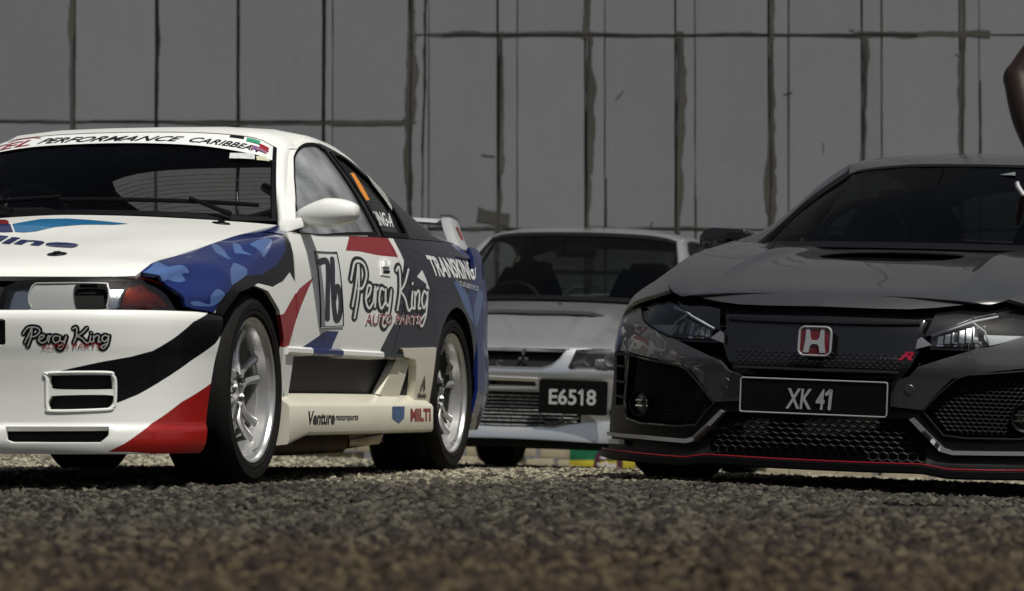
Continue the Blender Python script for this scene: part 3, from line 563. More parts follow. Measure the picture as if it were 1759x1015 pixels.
def snapto(pos, nor, bvh, off):
    out = np.array(pos); nn = np.array(nor)
    for i, p in enumerate(pos):
        hit = bvh.ray_cast(Vector(p+nor[i]*.05), Vector(-nor[i]), .12)
        if hit[0] is not None and abs(hit[3]-.05) < .018: out[i] = np.array(hit[0])+nor[i]*off
        else: out[i] = p+nor[i]*off
    return out
def panel(name, net, outline, m, parent, holes=(), h=.035, off=0., flange=.014, bvh=None, label=None, flat=False, regions=()):
    uv, ff, mi = cut(net, outline, holes, h, [q for q, _ in regions])
    P = net(uv[:, 0], uv[:, 1]); N = net.normal(uv[:, 0], uv[:, 1])
    P = snapto(P, N, bvh, off) if bvh is not None else P+N*off
    a, b, c = P[ff[:, 0]], P[ff[:, 1]], P[ff[:, 2]]
    fl = np.sum(np.cross(b-a, c-a)*N[ff[:, 0]], axis=1) < 0
    ff = np.where(fl[:, None], ff[:, [0, 2, 1]], ff)
    V = [P]; F = [tuple(q) for q in ff]; LN = [tuple(N[i]) for q in ff for i in q]
    if flange:
        cnt = {(q[i], q[(i+1) % 3]) for q in ff for i in range(3)}
        bd = [e for e in cnt if (e[1], e[0]) not in cnt]
        bdu = []; idx = {}; nv = []
        def inner(i):
            if i not in idx: idx[i] = len(P)+len(nv); nv.append(P[i]-N[i]*flange)
            return idx[i]
        for (i, j) in bd:
            o = np.cross(P[j]-P[i], (N[i]+N[j])*.5); L = np.linalg.norm(o)
            if L < 1e-12: continue
            o = tuple(o/L); F.append((j, i, inner(i), inner(j))); LN += [o]*4; bdu.append((i, j))
        if nv: V.append(np.array(nv))
    V = np.vstack(V)
    used = np.zeros(len(V), bool); used[[i for q in F for i in q]] = True; rm = np.cumsum(used)-1
    o = mesh(name, V[used], [tuple(rm[i] for i in q) for q in F], m, parent, smooth=not flat)
    if not flat: o.data.normals_split_custom_set([tuple(map(float, n)) for n in LN])
    if regions:
        # colour fields of the paint scheme, edge returns take the colour beside them
        ms = [m]; ix = {0: 0}
        for i, (_, mm) in enumerate(regions):
            if mm not in ms: ms.append(mm); o.data.materials.append(mm)
            ix[i+1] = ms.index(mm)
        fm = [ix[i] for i in mi]
        if flange:
            ed = {}
            for q, a in zip(ff, fm):
                for i in range(3): ed[(q[i], q[(i+1) % 3])] = a
            fm += [ed[e] for e in bdu]
        o.data.polygons.foreach_set('material_index', fm)
    if label: o['label'] = label
    return o
def bvh_of(objs):
    v = []; f = []
    for o in objs:
        k = len(v); v += [tuple(p.co) for p in o.data.vertices]; f += [tuple(i+k for i in q.vertices) for q in o.data.polygons]
    return BVHTree.FromPolygons(v, f)
# ------------------------------------------------------------------ flat print on sheets: lettering and brush strokes
def text2d(s, shear=0., bold=0., space=1.):
    cu = bpy.data.curves.new('t', 'FONT'); cu.body = s; cu.shear = shear; cu.offset = bold; cu.resolution_u = 3; cu.space_character = space
    ob = bpy.data.objects.new('t', cu); col.objects.link(ob)
    me = bpy.data.meshes.new_from_object(ob); v = np.array([tuple(p.co)[:2] for p in me.vertices]); f = [tuple(q.vertices) for q in me.polygons]
    bpy.data.objects.remove(ob, do_unlink=True); bpy.data.curves.remove(cu); bpy.data.meshes.remove(me)
    lo, hi = v.min(0), v.max(0); return (v-lo)/(hi-lo), f, (hi[0]-lo[0])/(hi[1]-lo[1])
def split2d(v, f, h):
    """cut long flat triangles so that print follows the curve of the sheet"""
    bm = bmesh.new(); vs = [bm.verts.new((p[0], p[1], 0)) for p in v]
    for q in f:
        try: bm.faces.new([vs[i] for i in q])
        except ValueError: pass
    for ax in (0, 1):
        n = Vector((1, 0, 0)) if ax == 0 else Vector((0, 1, 0))
        for t in np.arange(h, 1, h): bmesh.ops.bisect_plane(bm, geom=bm.verts[:]+bm.edges[:]+bm.faces[:], plane_co=n*t, plane_no=n, dist=1e-5)
    bmesh.ops.triangulate(bm, faces=bm.faces); bm.verts.index_update()
    r = np.array([tuple(p.co)[:2] for p in bm.verts]), [tuple(x.index for x in q.verts) for q in bm.faces]
    bm.free(); return r
def strokes2d(paths, w, aspect=1., n=8, taper=0.):
    """brush strokes given in a 0..1 box (x measured in box widths, aspect = width/height); w in box heights"""
    v = []; f = []
    for p in paths:
        q = cr(np.array(p)*[aspect, 1], len(p)*n) if len(p) > 2 else np.array(p, float)*[aspect, 1]
        d = np.gradient(q, axis=0); d /= np.linalg.norm(d, axis=1)[:, None]+1e-9; nn = np.stack([-d[:, 1], d[:, 0]], 1)
        ww = w*(1-taper*np.abs(d[:, 0]))[:, None]*.5
        k = len(v); q2 = np.vstack([q[:1]-d[:1]*w*.3, q, q[-1:]+d[-1:]*w*.3]); n2 = np.vstack([nn[:1], nn, nn[-1:]]); w2 = np.vstack([ww[:1]*.4, ww, ww[-1:]*.4])
        for a, b, c in zip(q2, n2, w2): v += [tuple(a+b*c), tuple(a-b*c)]
        f += [(k+2*i, k+2*i+1, k+2*i+3, k+2*i+2) for i in range(len(q2)-1)]
    return np.array(v)/[aspect, 1], f
def printed(name, net, corners, v, f, m, parent, off=.002, bvh=None, h=.12, fit=True):
    """2d shapes in a 0..1 box laid on the sheet; corners = bottom left, bottom right, top right, top left in sheet parameters"""
    if h: v, f = split2d(v, f, h)
    c = np.asarray(corners, float); x, y = v[:, :1], v[:, 1:]
    q = c[0]*(1-x)*(1-y)+c[1]*x*(1-y)+c[2]*x*y+c[3]*(1-x)*y
    P = net(q[:, 0], q[:, 1]); N = net.normal(q[:, 0], q[:, 1])
    P = snapto(P, N, bvh, off) if bvh is not None else P+N*off
    F = []
    for t in f:
        a = np.cross(P[t[1]]-P[t[0]], P[t[2]]-P[t[0]])@N[t[0]]; F.append(t if a > 0 else t[::-1])
    return mesh(name, P, F, m, parent, normals=N)
def words(name, s, net, corners, m, parent, off=.002, bvh=None, h=.12, shear=0., bold=0.):
    v, f, _ = text2d(s, shear, bold); return printed(name, net, corners, v, f, m, parent, off, bvh, h)
def sm(p, n=48): return [tuple(q) for q in cr(np.asarray(p, float), n, True)]
def circ(c, r, n=24, k=1.): return [(c[0]+r*math.cos(2*math.pi*i/n), c[1]+r*k*math.sin(2*math.pi*i/n)) for i in range(n)]
def tubeon(name, net, pts, r, m, parent, off=0., closed=False, n=6, h=.03):
    """round strip that follows the sheet"""
    p = np.asarray(pts, float); p = densify(p, h) if closed else np.vstack([np.array([p[i]+(p[i+1]-p[i])*t for t in np.linspace(0, 1, max(2, int(np.linalg.norm(p[i+1]-p[i])/h)+1))[:-1]]) for i in range(len(p)-1)]+[p[-1:]])
    P = net(p[:, 0], p[:, 1]); N = net.normal(p[:, 0], p[:, 1])
    return MB().tube(P+N*off, r, n, closed).build(name, m, parent)

def honeycomb(name, net, outline, cell, m, parent, off=0., r=.0022, squash=1.):
    """hexagonal mesh following a sheet, clipped to an outline; cell in metres"""
    o = np.asarray(outline, float); c = o.mean(0); ea = (net.A[-1]-net.A[0])*.01; eb = (net.B[-1]-net.B[0])*.01
    sa = np.linalg.norm(net(np.array(c[0]+ea), np.array(c[1]))-net(np.array(c[0]-ea), np.array(c[1])))/(2*ea); sb = np.linalg.norm(net(np.array(c[0]), np.array(c[1]+eb))-net(np.array(c[0]), np.array(c[1]-eb)))/(2*eb)
    S = np.array([sa, sb]); q = o*S; lo, hi = q.min(0)-cell, q.max(0)+cell; mb = MB(); R = cell/math.sqrt(3); seen = set()
    j = 0; y = lo[1]
    while y < hi[1]:
        x = lo[0]+(cell/2 if j % 2 else 0)
        while x < hi[0]:
            P = [(x+R*math.sin(k*math.pi/3), y+R*math.cos(k*math.pi/3)*squash) for k in range(6)]
            for a, b in zip(P, P[1:]+P[:1]):
                mk = (round((a[0]+b[0])*500), round((a[1]+b[1])*500))
                if mk in seen: continue
                seen.add(mk)
                if inside(np.array([a, b]), q).all():
                    A = np.array([a, b])/S; W = net(A[:, 0], A[:, 1])+net.normal(A[:, 0], A[:, 1])*off
                    mb.tube([W[0], W[1]], r, 4, caps=False)
            x += cell
        y += R*1.5*squash; j += 1
    ob = mb.build(name, m, parent, smooth=False); ob['kind'] = 'stuff'; return ob
# ------------------------------------------------------------------ shared car pieces
M_tyre = mat('tyre_rubber', (.010, .0095, .009), .8, spec=.2, noise=.35, nscale=14, bump=.25, bscale=160)
M_rim = mat('silver_alloy', (.62, .62, .61), .30, .75, noise=.10, nscale=9, rnoise=.06)
M_rimdark = mat('black_alloy', (.02, .02, .02), .3, .2, coat=.4)
M_disc = mat('brake_iron', (.16, .13, .11), .45, .8, noise=.5, nscale=20)
M_black = mat('black_plastic', (.006, .006, .006), .6, spec=.2, rnoise=.12, nscale=20)
M_void = mat('unlit_void', (.004, .004, .004), .9)
M_trim = mat('satin_black_trim', (.004, .004, .0045), .42, spec=.18)
M_mesh = mat('mesh_black', (.006, .006, .006), .55, spec=.25)
M_chrome = mat('chrome', (.75, .75, .75), .1, 1.)
M_bolt = mat('dark_steel', (.10, .10, .10), .35, .9)
M_clear = glass('clear_lens', (.88, .90, .90), 1.8)
M_glass = glass('window_glass', (.88, .90, .88), .35)
M_tint = glass('tinted_glass', (.26, .29, .29), .40)
M_seat = mat('black_cloth', (.006, .006, .0065), .9, noise=.3, nscale=30)
def wheel(car, c, side, R=.325, rr=.243, W=.235, style='twin', rim=None, k=6):
    rim = rim or M_rim
    e = empty('wheel', c); e.parent = car; e.rotation_euler = (rng.uniform(0, 6) if style == 'star' else .35, 0, 0)
    M = Matrix.Scale(-1, 4, (1, 0, 0)) if side < 0 else Matrix.Identity(4)
    h = W/2; g = [-.07, -.025, .025, .07]
    pr = [(-h+.018, rr-.004), (-h+.002, rr+.016), (-h, rr+.05), (-h+.006, R-.025), (-h+.018, R-.010), (-h+.034, R-.002)]
    for q in g: pr += [(q-.005, R), (q-.004, R-.007), (q+.004, R-.007), (q+.005, R)]
    pr += [(h-.034, R-.002), (h-.018, R-.010), (h-.006, R-.025), (h-.001, rr+.052), (h-.001, rr+.030), (h-.003, rr+.028), (h-.002, rr+.014), (h-.018, rr-.004)]
    t = MB().lathe(pr, 72, M).build('tyre', M_tyre, e, angle=35)
    # rim barrel with stepped lip
    b = MB().lathe([(h-.020, rr-.001), (h-.010, rr+.003), (h-.008, rr), (h-.012, rr-.006), (h-.022, rr-.010), (h-.030, rr-.022), (h-.062, rr-.026), (h-.066, rr-.034), (h-.14, rr-.040), (-h+.02, rr-.012), (-h+.012, rr)], 72, M).build('rim_barrel', rim, e, angle=30)
    sp = MB()
    x0 = h-.062
    if style == 'twin':
        for i in range(k):
            a = 2*math.pi*i/k
            for s in (-1, 1):
                pts = []
                for j in range(7):
                    u = j/6; r = .052+(rr-.026-.052)*u; da = s*(.30*(1-u)+.165*u)-s*.05*math.sin(u*math.pi)
                    x = x0-.010-.020*math.sin(u*math.pi*.9)+.010*u
                    pts.append((M @ Vector((x, r*math.cos(a+da), r*math.sin(a+da)))))
                sp.tube(pts, [.0155, .0150, .0140, .0135, .0135, .0150, .0175], 8)
    else:
        for i in range(k):
            a = 2*math.pi*i/k
            pts = [M @ Vector((x0-.012*math.sin(u*3), (.05+(rr-.08)*u)*math.cos(a), (.05+(rr-.08)*u)*math.sin(a))) for u in (0, .35, .7, 1.)]
            sp.tube(pts, [.028, .02, .017, .024], 8)
    sp.build('spokes', rim, e)
    hb = MB().lathe([(x0-.055, .0), (x0-.055, .072), (x0-.018, .076), (x0-.008, .070), (x0-.012, .036), (x0-.030, .033), (x0-.030, .0)], 40, M).build('hub', rim, e, angle=30)
    for i in range(5):
        a = 2*math.pi*i/5+.3
        MB().lathe([(x0+.008, 0), (x0+.008, .0075), (x0+.002, .0105), (x0-.02, .0105)], 6, M @ Matrix.Translation((0, .055*math.cos(a), .055*math.sin(a)))).build('lug_nut', M_bolt, e, smooth=False)
    if style == 'twin': MB().tube([M @ Vector((h-.034, 0, -(rr-.024))), M @ Vector((h-.014, .004, -(rr-.034)))], .0032, 6).build('valve_stem', M_chrome, e)
    MB().lathe([(x0-.10, .045), (x0-.075, .15), (x0-.078, .162), (x0-.10, .162), (x0-.102, .045)], 40, M).build('brake_disc', M_disc, e, angle=30)
    return e
def yz(net, pts): return [(y, net.zw(y, z)) for y, z in pts]
def arc(cy, cz, r, a0, a1, n=14): return [(cy+r*math.cos(math.radians(a0+(a1-a0)*i/n)), cz+r*math.sin(math.radians(a0+(a1-a0)*i/n))) for i in range(n+1)]
def lin(a, b, n): return [(a[0]+(b[0]-a[0])*i/n, a[1]+(b[1]-a[1])*i/n) for i in range(n)]
def place(root, loc, yaw, roll=0.):
    """yaw turns the nose to the left of the picture, roll lowers the car's left hand side"""
    a = math.radians(yaw); r = math.radians(roll)
    ex = Vector((math.cos(a), -math.sin(a), 0)); ey = Vector((math.sin(a), math.cos(a), 0)); ez = Vector((0, 0, 1))
    e2 = ex*math.cos(r)-ez*math.sin(r); z2 = ez*math.cos(r)+ex*math.sin(r)
    m = Matrix((e2, ey, z2)).transposed().to_4x4(); m.translation = loc; root.matrix_world = m
def both(f):
    for s in (1, -1): f(s)
def sheet(name, net, m, parent, q=(0, 1), s=(-1, 1), h=.05, off=0., flange=.012, holes=()):
    n = 24
    ol = lin((q[0], s[0]), (q[1], s[0]), n)+lin((q[1], s[0]), (q[1], s[1]), n)+lin((q[1], s[1]), (q[0], s[1]), n)+lin((q[0], s[1]), (q[0], s[0]), n)
    return panel(name, net, ol, m, parent, holes=holes, h=h, off=off, flange=flange)
def strip(name, A, B, m, parent, n=24, thick=.012, out=None, bulge=0.):
    """ruled strip between two 3d curves, with a returned back"""
    a = resample(cr(A, 60), n); b = resample(cr(B, 60), n); k = 5
    V = []; 
    nn = np.cross(np.gradient(a, axis=0), b-a); nn /= np.linalg.norm(nn, axis=1)[:, None]+1e-9
    o = np.asarray(out if out is not None else (0, 1.3, .5), float)
    sg = np.sign(np.sum(nn*((a+b)/2-o), axis=1).mean()); nn *= sg
    for j in range(k):
        u = j/(k-1); V.append(a*(1-u)+b*u+nn*bulge*4*u*(1-u))
    back = [V[0]-nn*thick, V[-1]-nn*thick]
    P = np.concatenate([back[0][None], np.array(V), back[1][None]], 0)
    f = []
    r = P.shape[0]
    for j in range(r-1):
        for i in range(n-1): f.append((j*n+i, j*n+i+1, (j+1)*n+i+1, (j+1)*n+i))
    mb = MB(); mb.add([tuple(p) for p in P.reshape(-1, 3)], f); return mb.build(name, m, parent, angle=50)
def bucket_seat(car, x, y, z, m, top=1.17, w=.5):
    """one-piece shell seat: base, back with wings"""
    e = MB()
    prof = [(y-.26, z+.14), (y-.10, z+.10), (y+.10, z+.10), (y+.20, z+.22), (y+.27, z+.45), (y+.33, z+.70), (y+.35, top)]
    P = cr(prof, 30); n = len(P); V = []; k = 13
    for i, (py, pz) in enumerate(P):
        u = i/(n-1)
        ww = w*(.86 if u < .35 else .98 if u < .62 else .92 if u < .8 else (.92-1.9*(u-.8)))
        side = .13 if u < .6 else (.12 if u < .72 else .17)
        for j in range(k):
            s = j/(k-1)*2-1; lift = side*abs(s)**4
            dy, dz = (-(lift) if u > .35 else 0, lift if u <= .35 else 0)
            V.append((x+s*ww/2, py+dy, pz+dz))
    V2 = [(a, b+.05, c-.02) for a, b, c in V]; f = []
    N = len(V)
    for i in range(n-1):
        for j in range(k-1):
            q = (i*k+j, i*k+j+1, (i+1)*k+j+1, (i+1)*k+j); f.append(q); f.append(tuple(N+t for t in q[::-1]))
    ring = [j for j in range(k)]+[i*k+k-1 for i in range(1, n)]+[(n-1)*k+j for j in range(k-2, -1, -1)]+[i*k for i in range(n-2, 0, -1)]
    for a, b in zip(ring, ring[1:]+ring[:1]): f.append((b, a, N+a, N+b))
    e.add(V+V2, f)
    return e.build('seat', m, car, angle=60)
def steering(car, c, m, r=.175):
    cx, cy, cz = c; pts = []
    for i in range(32):
        a = 2*math.pi*i/32; pts.append((cx+r*math.cos(a), cy+r*.35*math.sin(a), cz+r*.93*math.sin(a)))
    mb = MB().tube(pts, .016, 8, closed=True)
    for a in (.1, math.pi-.1, -math.pi/2): mb.tube([(cx, cy-.03, cz), (cx+r*math.cos(a), cy+r*.35*math.sin(a), cz+r*.93*math.sin(a))], .014, 6)
    mb.tube([(cx, cy-.03, cz), (cx, cy-.28, cz-.09)], .025, 8)
    return mb.build('steering_wheel', m, car)
# ================================================================== white race coupe
W_ = mat('race_white', (.80, .81, .77), .30, coat=.25, coat_rough=.04, spec=.35, noise=.02, nscale=2)
CREAM = mat('cream_white', (.72, .69, .57), .30, coat=.25, coat_rough=.05, noise=.06, nscale=3)
V_black = mat('vinyl_black', (.004, .004, .005), .25, coat=.3, coat_rough=.04, spec=.4)
V_red = mat('vinyl_red', (.27, .010, .008), .28, coat=.6)
V_redd = mat('vinyl_dark_red', (.30, .012, .016), .28, coat=.6)
V_blue = mat('vinyl_blue', (.006, .018, .115), .25, coat=.5)
V_blue2 = mat('vinyl_light_blue', (.065, .125, .30), .25, coat=.8)
V_navy = mat('vinyl_navy', (.0045, .006, .017), .25, coat=.6)
V_sky = mat('vinyl_cyan', (.015, .19, .42), .28, coat=.7)
V_white = mat('vinyl_white', (.78, .79, .78), .3, coat=.5)
V_grey = mat('lamp_grey', (.30, .31, .30), .35, coat=.5)
V_amber = glass('smoked_amber_lens', (.55, .32, .26), 2.2)
coupe = empty('race_coupe')
tag(coupe, 'white race coupe with blue and red livery, number 76 and a rear wing', 'race car')
BODY = []
def pn(*a, **k): o = panel(*a, **k); BODY.append(o); return o
def toF(k): return [(a, sk_fend.zw(a, float(sk_side(np.array(a), np.array(b))[2]))) for a, b in (UV[k] if isinstance(k, str) else k)]
ARCH = [(.30, .16), (.303, .306), (.306, .40), (.290, .50), (.228, .60), (.104, .661), (-.04, .676), (-.191, .648), (-.311, .592), (-.35, .566)]
FEND = lin((-.675, 1), (.43, 1), 20)+lin((.43, 1), (.43, sk_fend.zw(.43, .16)), 14)+yz(sk_fend, ARCH)+[(-.545, .672), (-.594, .6996), (-.600, .7474), (-.618, .802), (-.645, .8746), (-.668, .94)]
fend = None
FB = lin((-.72, 1.05), (.45, 1.05), 24)+lin((.45, 1.05), (.45, .82), 3)+yz(sk_fend, [(.36, .815), (.22, .752), (.06, .716), (-.10, .706), (-.24, .672), (-.34, .628), (-.43, .57), (-.55, .57), (-.72, .57)])
FBK = [(.45, .93), (.45, .66)]+yz(sk_fend, [(.37, .735), (.28, .70), (.16, .677), (.0, .684), (-.16, .65), (-.29, .58), (-.335, .55), (-.43, .55), (-.40, .598), (-.34, .628), (-.24, .672), (-.10, .706), (.06, .716), (.22, .752), (.36, .815)])
FREG = [(FB, V_blue)]+[(sm(UV[k]), V_blue2) for k in ('camo1', 'camo2', 'camo3', 'camo4', 'camo5', 'camo8', 'camo9')]+[(FBK, V_black), (toF('sk_red2'), V_redd)]
DK = [(1.75, 1.05)]+[UV['sk_dark'][i] for i in (1, 2, 3, 4, 5, 6, 7)]+yz(sk_side, [(1.52, .40), (2.2, .20), (3.4, .20)])+[(3.4, 1.05)]
WBAR = [(1.67, 1.05), (1.75, 1.05), UV['sk_dark'][1], UV['sk_dark'][2], (UV['sk_dark'][2][0]-.06, UV['sk_dark'][2][1]), (UV['sk_dark'][1][0]-.05, UV['sk_dark'][1][1])]
RB = [UV['sk_red1'][0], UV['sk_red1'][1]]; RB = [(RB[0][0], 1.05), (RB[1][0]-.04, 1.05)]+UV['sk_red1'][2:]
BLQ = [(2.85, 1.02), (3.4, 1.02), (3.4, .3), (3.04, .40), (2.95, .50), (2.86, .60), (2.78, .68), (2.86, .76), (3.05, .80), (3.08, .90), (2.95, .945)]
SREG = [(UV['sk_red2'], V_redd), (UV['sk_blue2'], V_blue), (DK, V_navy), (RB, V_redd), (WBAR, W_), (BLQ, V_blue), (sm(UV['camo6']), V_blue2), (sm(UV['camo7']), V_blue2), (UV['sk_swish'], V_white)]
def _f(s):
    global fend
    n = sk_fend if s > 0 else sk_fend.mirror()
    o = pn('fender', n, FEND, W_, coupe, h=.03, regions=FREG)
    if s > 0: fend = o
both(_f)
R2 = arc(2.615, .325, .352, 205, -20, 18)
DR = [(1.61, .93), (1.70, .90), (1.80, .83), (1.835, .78), (1.82, .68), (1.78, .60), (1.72, .53), (1.68, .462)]
def _d(s):
    n = sk_side if s > 0 else sk_side.mirror()
    d = pn('door', n, lin((.437, sk_side.zw(.437, .462)), (.437, 1), 10)+lin((.437, 1), (1.60, 1), 18)+yz(sk_side, DR), W_, coupe, h=.03, regions=SREG)
    q = pn('quarter_panel', n, [(1.617, 1)]+yz(sk_side, [(1.707, .90), (1.807, .83), (1.842, .78), (1.827, .68), (1.787, .60), (1.727, .53), (1.687, .462)])+yz(sk_side, [(2.0, .462), (2.265, .42)]+R2[2:]+[(2.96, .30), (3.0, .24), (3.26, .26)])+lin((3.26, sk_side.zw(3.26, .27)), (3.26, 1), 10)+lin((3.26, 1), (1.617, 1), 24), W_, coupe, h=.03, regions=SREG)
    # door handle recess and pull
    c = UV['sk_hand']
    panel('handle_recess', n, c, W_, d, off=.003, flange=.004)
    cc = np.mean(c, 0); r = [(cc[0]+(p[0]-cc[0])*.72, cc[1]+(p[1]-cc[1])*.72+.004) for p in c]
    panel('handle_pull', n, [(cc[0]+(p[0]-cc[0])*.66, cc[1]+(p[1]-cc[1])*.16-.02) for p in c], M_trim, d, off=.0042, flange=.001); panel('handle_flap', n, [(cc[0]+(p[0]-cc[0])*.62, cc[1]+(p[1]-cc[1])*.40+.02) for p in c], W_, d, off=.012, flange=.01)
    # recessed lower door, moulding above it
    low = n.shift(-.045)
    panel('sill_panel', low, yz(sk_side, [(.30, .27), (.36, .45)])+yz(sk_side, [(.8, .452), (1.4, .452), (1.76, .452), (1.76, .28), (1.2, .275), (.7, .272)]), mat('satin_charcoal', (.030, .030, .034), .42, spec=.3), coupe, h=.05)
    mo = []
    for y in np.linspace(.33, 1.80, 40):
        x = float(sk_side(np.array(y), np.array(sk_side.zw(y, .465)))[0])
        mo.append([(x-.06, y, .478), (x+.004, y, .478), (x+.012, y, .472), (x+.012, y, .458), (x+.006, y, .450), (x-.06, y, .446)])
    v = [(p[0]*s, p[1], p[2]) for r in mo for p in r]; k = 6; f = [(i*k+j, i*k+j+1, (i+1)*k+j+1, (i+1)*k+j) for i in range(len(mo)-1) for j in range(k-1)]+[tuple(range(k)), tuple((len(mo)-1)*k+j for j in range(k))]
    mb = MB(); mb.add(v, f); mo_ = mb.build('side_moulding', W_, coupe, angle=35)
    for mm in (V_blue, V_navy): mo_.data.materials.append(mm)
    for q in mo_.data.polygons: yy = q.center[1]; q.material_index = 1 if .62 < yy < 1.0 else 2 if yy > 1.52 else 0
    BODY.append(mo_)
    # skirt: ledge, face, upright with duct
    L = []
    for y in np.linspace(.30, 2.20, 44):
        x = .868; zb = .17-.03*max(0, 1-(y-.3)/.22)
        L.append([(.795, y, .318), (.82, y, .312), (x-.008, y, .284), (x+.002, y, .278), (x+.008, y, .268), (x+.008, y, zb+.012), (x+.002, y, zb), (x-.03, y, zb-.004), (.70, y, zb)])
    v = [(p[0]*s, p[1], p[2]) for r in L for p in r]; k = 9; f = [(i*k+j, i*k+j+1, (i+1)*k+j+1, (i+1)*k+j) for i in range(len(L)-1) for j in range(k-1)]+[tuple(range(k)), tuple((len(L)-1)*k+j for j in range(k))]
    mb = MB(); mb.add(v, f); BODY.append(mb.build('side_skirt', CREAM, coupe, angle=40))
    up = panel('skirt_upright', n, [(1.776, .462), (2.255, .466), (2.252, .34), (2.25, .20), (2.24, .14), (1.95, .15), (2.03, .19), (2.012, .30), (1.992, .38), (1.972, .4086), (1.8145, .4227)], CREAM, coupe, off=.012, flange=.05, h=.03)
    BODY.append(up)
    panel('duct_ramp', n.shift(-.006), UV['sk_ramp'], CREAM, coupe, flange=.03, h=.03)
    panel('duct_dark', n.shift(-.02), UV['sk_slit'], M_void, coupe, h=.05)  # flat black panel painted in for the shade inside the open slit
both(_d)
# bonnet
BON = lin((0, -1), (0, 1), 30)+lin((0, 1), (1, 1), 30)+lin((1, 1), (1, -1), 30)+lin((1, -1), (0, -1), 30)
bon = pn('bonnet', sk_hood, BON, W_, coupe, h=.028, flange=.02)
# nose: bumper skin with openings
tE = sk_nose.ty(-.355); tB = sk_nose.ty(-.50)
def pz(u): return UV[u]
mir = lambda p: [(-a, b) for a, b in p]
PLD = [(.315, .541), (.315, .468), (.305, .462), (-.305, .462), (-.315, .468), (-.315, .541), (-.305, .546), (.305, .546)]
WIDE = [(.255, .40), (.255, .235), (.245, .228), (-.245, .228), (-.255, .235), (-.255, .40), (-.24, .412), (.24, .412)]
OUT = lin((-tE, .574), (tE, .574), 40)+[(tE, .574), (sk_nose.ty(-.38), .50), (sk_nose.ty(-.42), .40), (sk_nose.ty(-.465), .25), (tB, .13), (tB-.015, .122)]
OUT = OUT+lin((tB-.02, .120), (-tB+.02, .120), 40)+[(-p[0], p[1]) for p in OUT[:40:-1]]
HO = [sm(UV['sk_duct1']), sm(UV['sk_duct2']), UV['sk_slot'], PLD, WIDE]; HO += [mir(q) for q in HO[:3]]
bump = pn('front_bumper', sk_nose, OUT, W_, coupe, holes=HO, h=.022, flange=.022, regions=[(UV['sk_black'], V_black), (UV['sk_red'][:-3]+[(1.05, .10), (1.4, .10), (1.4, .40)], V_red)])
back = sk_nose.shift(-.035)
for q in HO: panel('opening_backing', back, [(np.mean(q, 0)+(np.array(p)-np.mean(q, 0))*1.12) for p in q], M_void, bump, flange=0, h=.06)
for s in (1, -1):
    f = np.array(sm(UV['sk_duct_frame']))*[s, 1]
    tubeon('duct_rim', sk_nose, f, .006, W_, bump, off=-.001, closed=True, n=8)
lipz = [(t, .2105) for t in np.linspace(.86, tB, 12)]
for s in (1, -1): tubeon('lip_crease', sk_nose, [(s*a, b) for a, b in lipz], .004, W_ if 0 else V_red, bump, off=-.001)
# lamps: dark bucket, bezel, lens
panel('lamp_tray', sk_lamp.shift(-.05), lin((-1.02, .685), (1.02, .685), 30)+lin((1.02, .685), (1.02, .56), 3)+lin((1.02, .56), (-1.02, .56), 30)+lin((-1.02, .56), (-1.02, .685), 3), M_void, coupe, flange=0, h=.05)
for s in (1, -1):
    n = sk_lamp
    S = lambda k: [(s*a, b) for a, b in (sm(UV[k]) if k in ('sk_lamp_hole', 'sk_lamp_dark', 'sk_corner') else UV[k])]
    hl = panel('headlamp', n, S('sk_lamp_box')[2:7]+[(s*.706, .5665), (s*.30, .567), (s*.268, .575), (s*.285, .650), (s*.33, .672), (s*.46, .682)], M_trim, coupe, holes=[S('sk_lamp_lens'), S('sk_corner')], off=-.004, flange=.03)
    panel('reflector', n.shift(-.03), S('sk_lamp_lens'), mat('lamp_reflector', (.55, .55, .58), .18, 1., bump=.9, bscale=45), hl, holes=[S('sk_lamp_hole')], flange=.0)
    panel('lamp_blank', n.shift(-.006), S('sk_lamp_hole'), V_grey, hl, holes=[S('sk_lamp_dark')], flange=.03)
    panel('lamp_intake', n.shift(-.035), S('sk_lamp_dark'), M_void, hl, flange=0)
    tubeon('lamp_bezel', n, S('sk_lamp_hole'), .0035, M_chrome if 0 else V_grey, hl, off=-.004, closed=True)
    panel('lens', n, S('sk_lamp_lens'), M_clear, hl, holes=[S('sk_lamp_hole')], off=-.003, flange=0)
    panel('corner_reflector', n.shift(-.025), S('sk_corner'), mat('amber_reflector', (.50, .11, .02), .3, .5, noise=1., nscale=14, second=(.10, .02, .015), bump=1., bscale=30), hl, flange=0)
    panel('corner_lens', n, S('sk_corner'), V_amber, hl, off=.002, flange=.01)
    panel('inner_lamp', n.shift(-.01), [(s*.02, .64), (s*.262, .64), (s*.244, .585), (s*.02, .585)], mat('lamp_reflector', (0, 0, 0)), hl, flange=.01)
# cowl corner between bonnet, wing and pillar
both(lambda s: BODY.append(strip('cowl_corner', [(s*.712, .445, .882), (s*.703, .60, .901), (s*.702, .722, .920)], [(s*.822, .436, .868), (s*.80, .52, .884), (s*.752, .612, .900)], V_blue, coupe, bulge=.004)))
panel('cowl', sk_ws.shift(-.02), lin((0, -1), (0, 1), 20)+lin((.06, 1), (.06, -1), 20), M_black, coupe, flange=0)
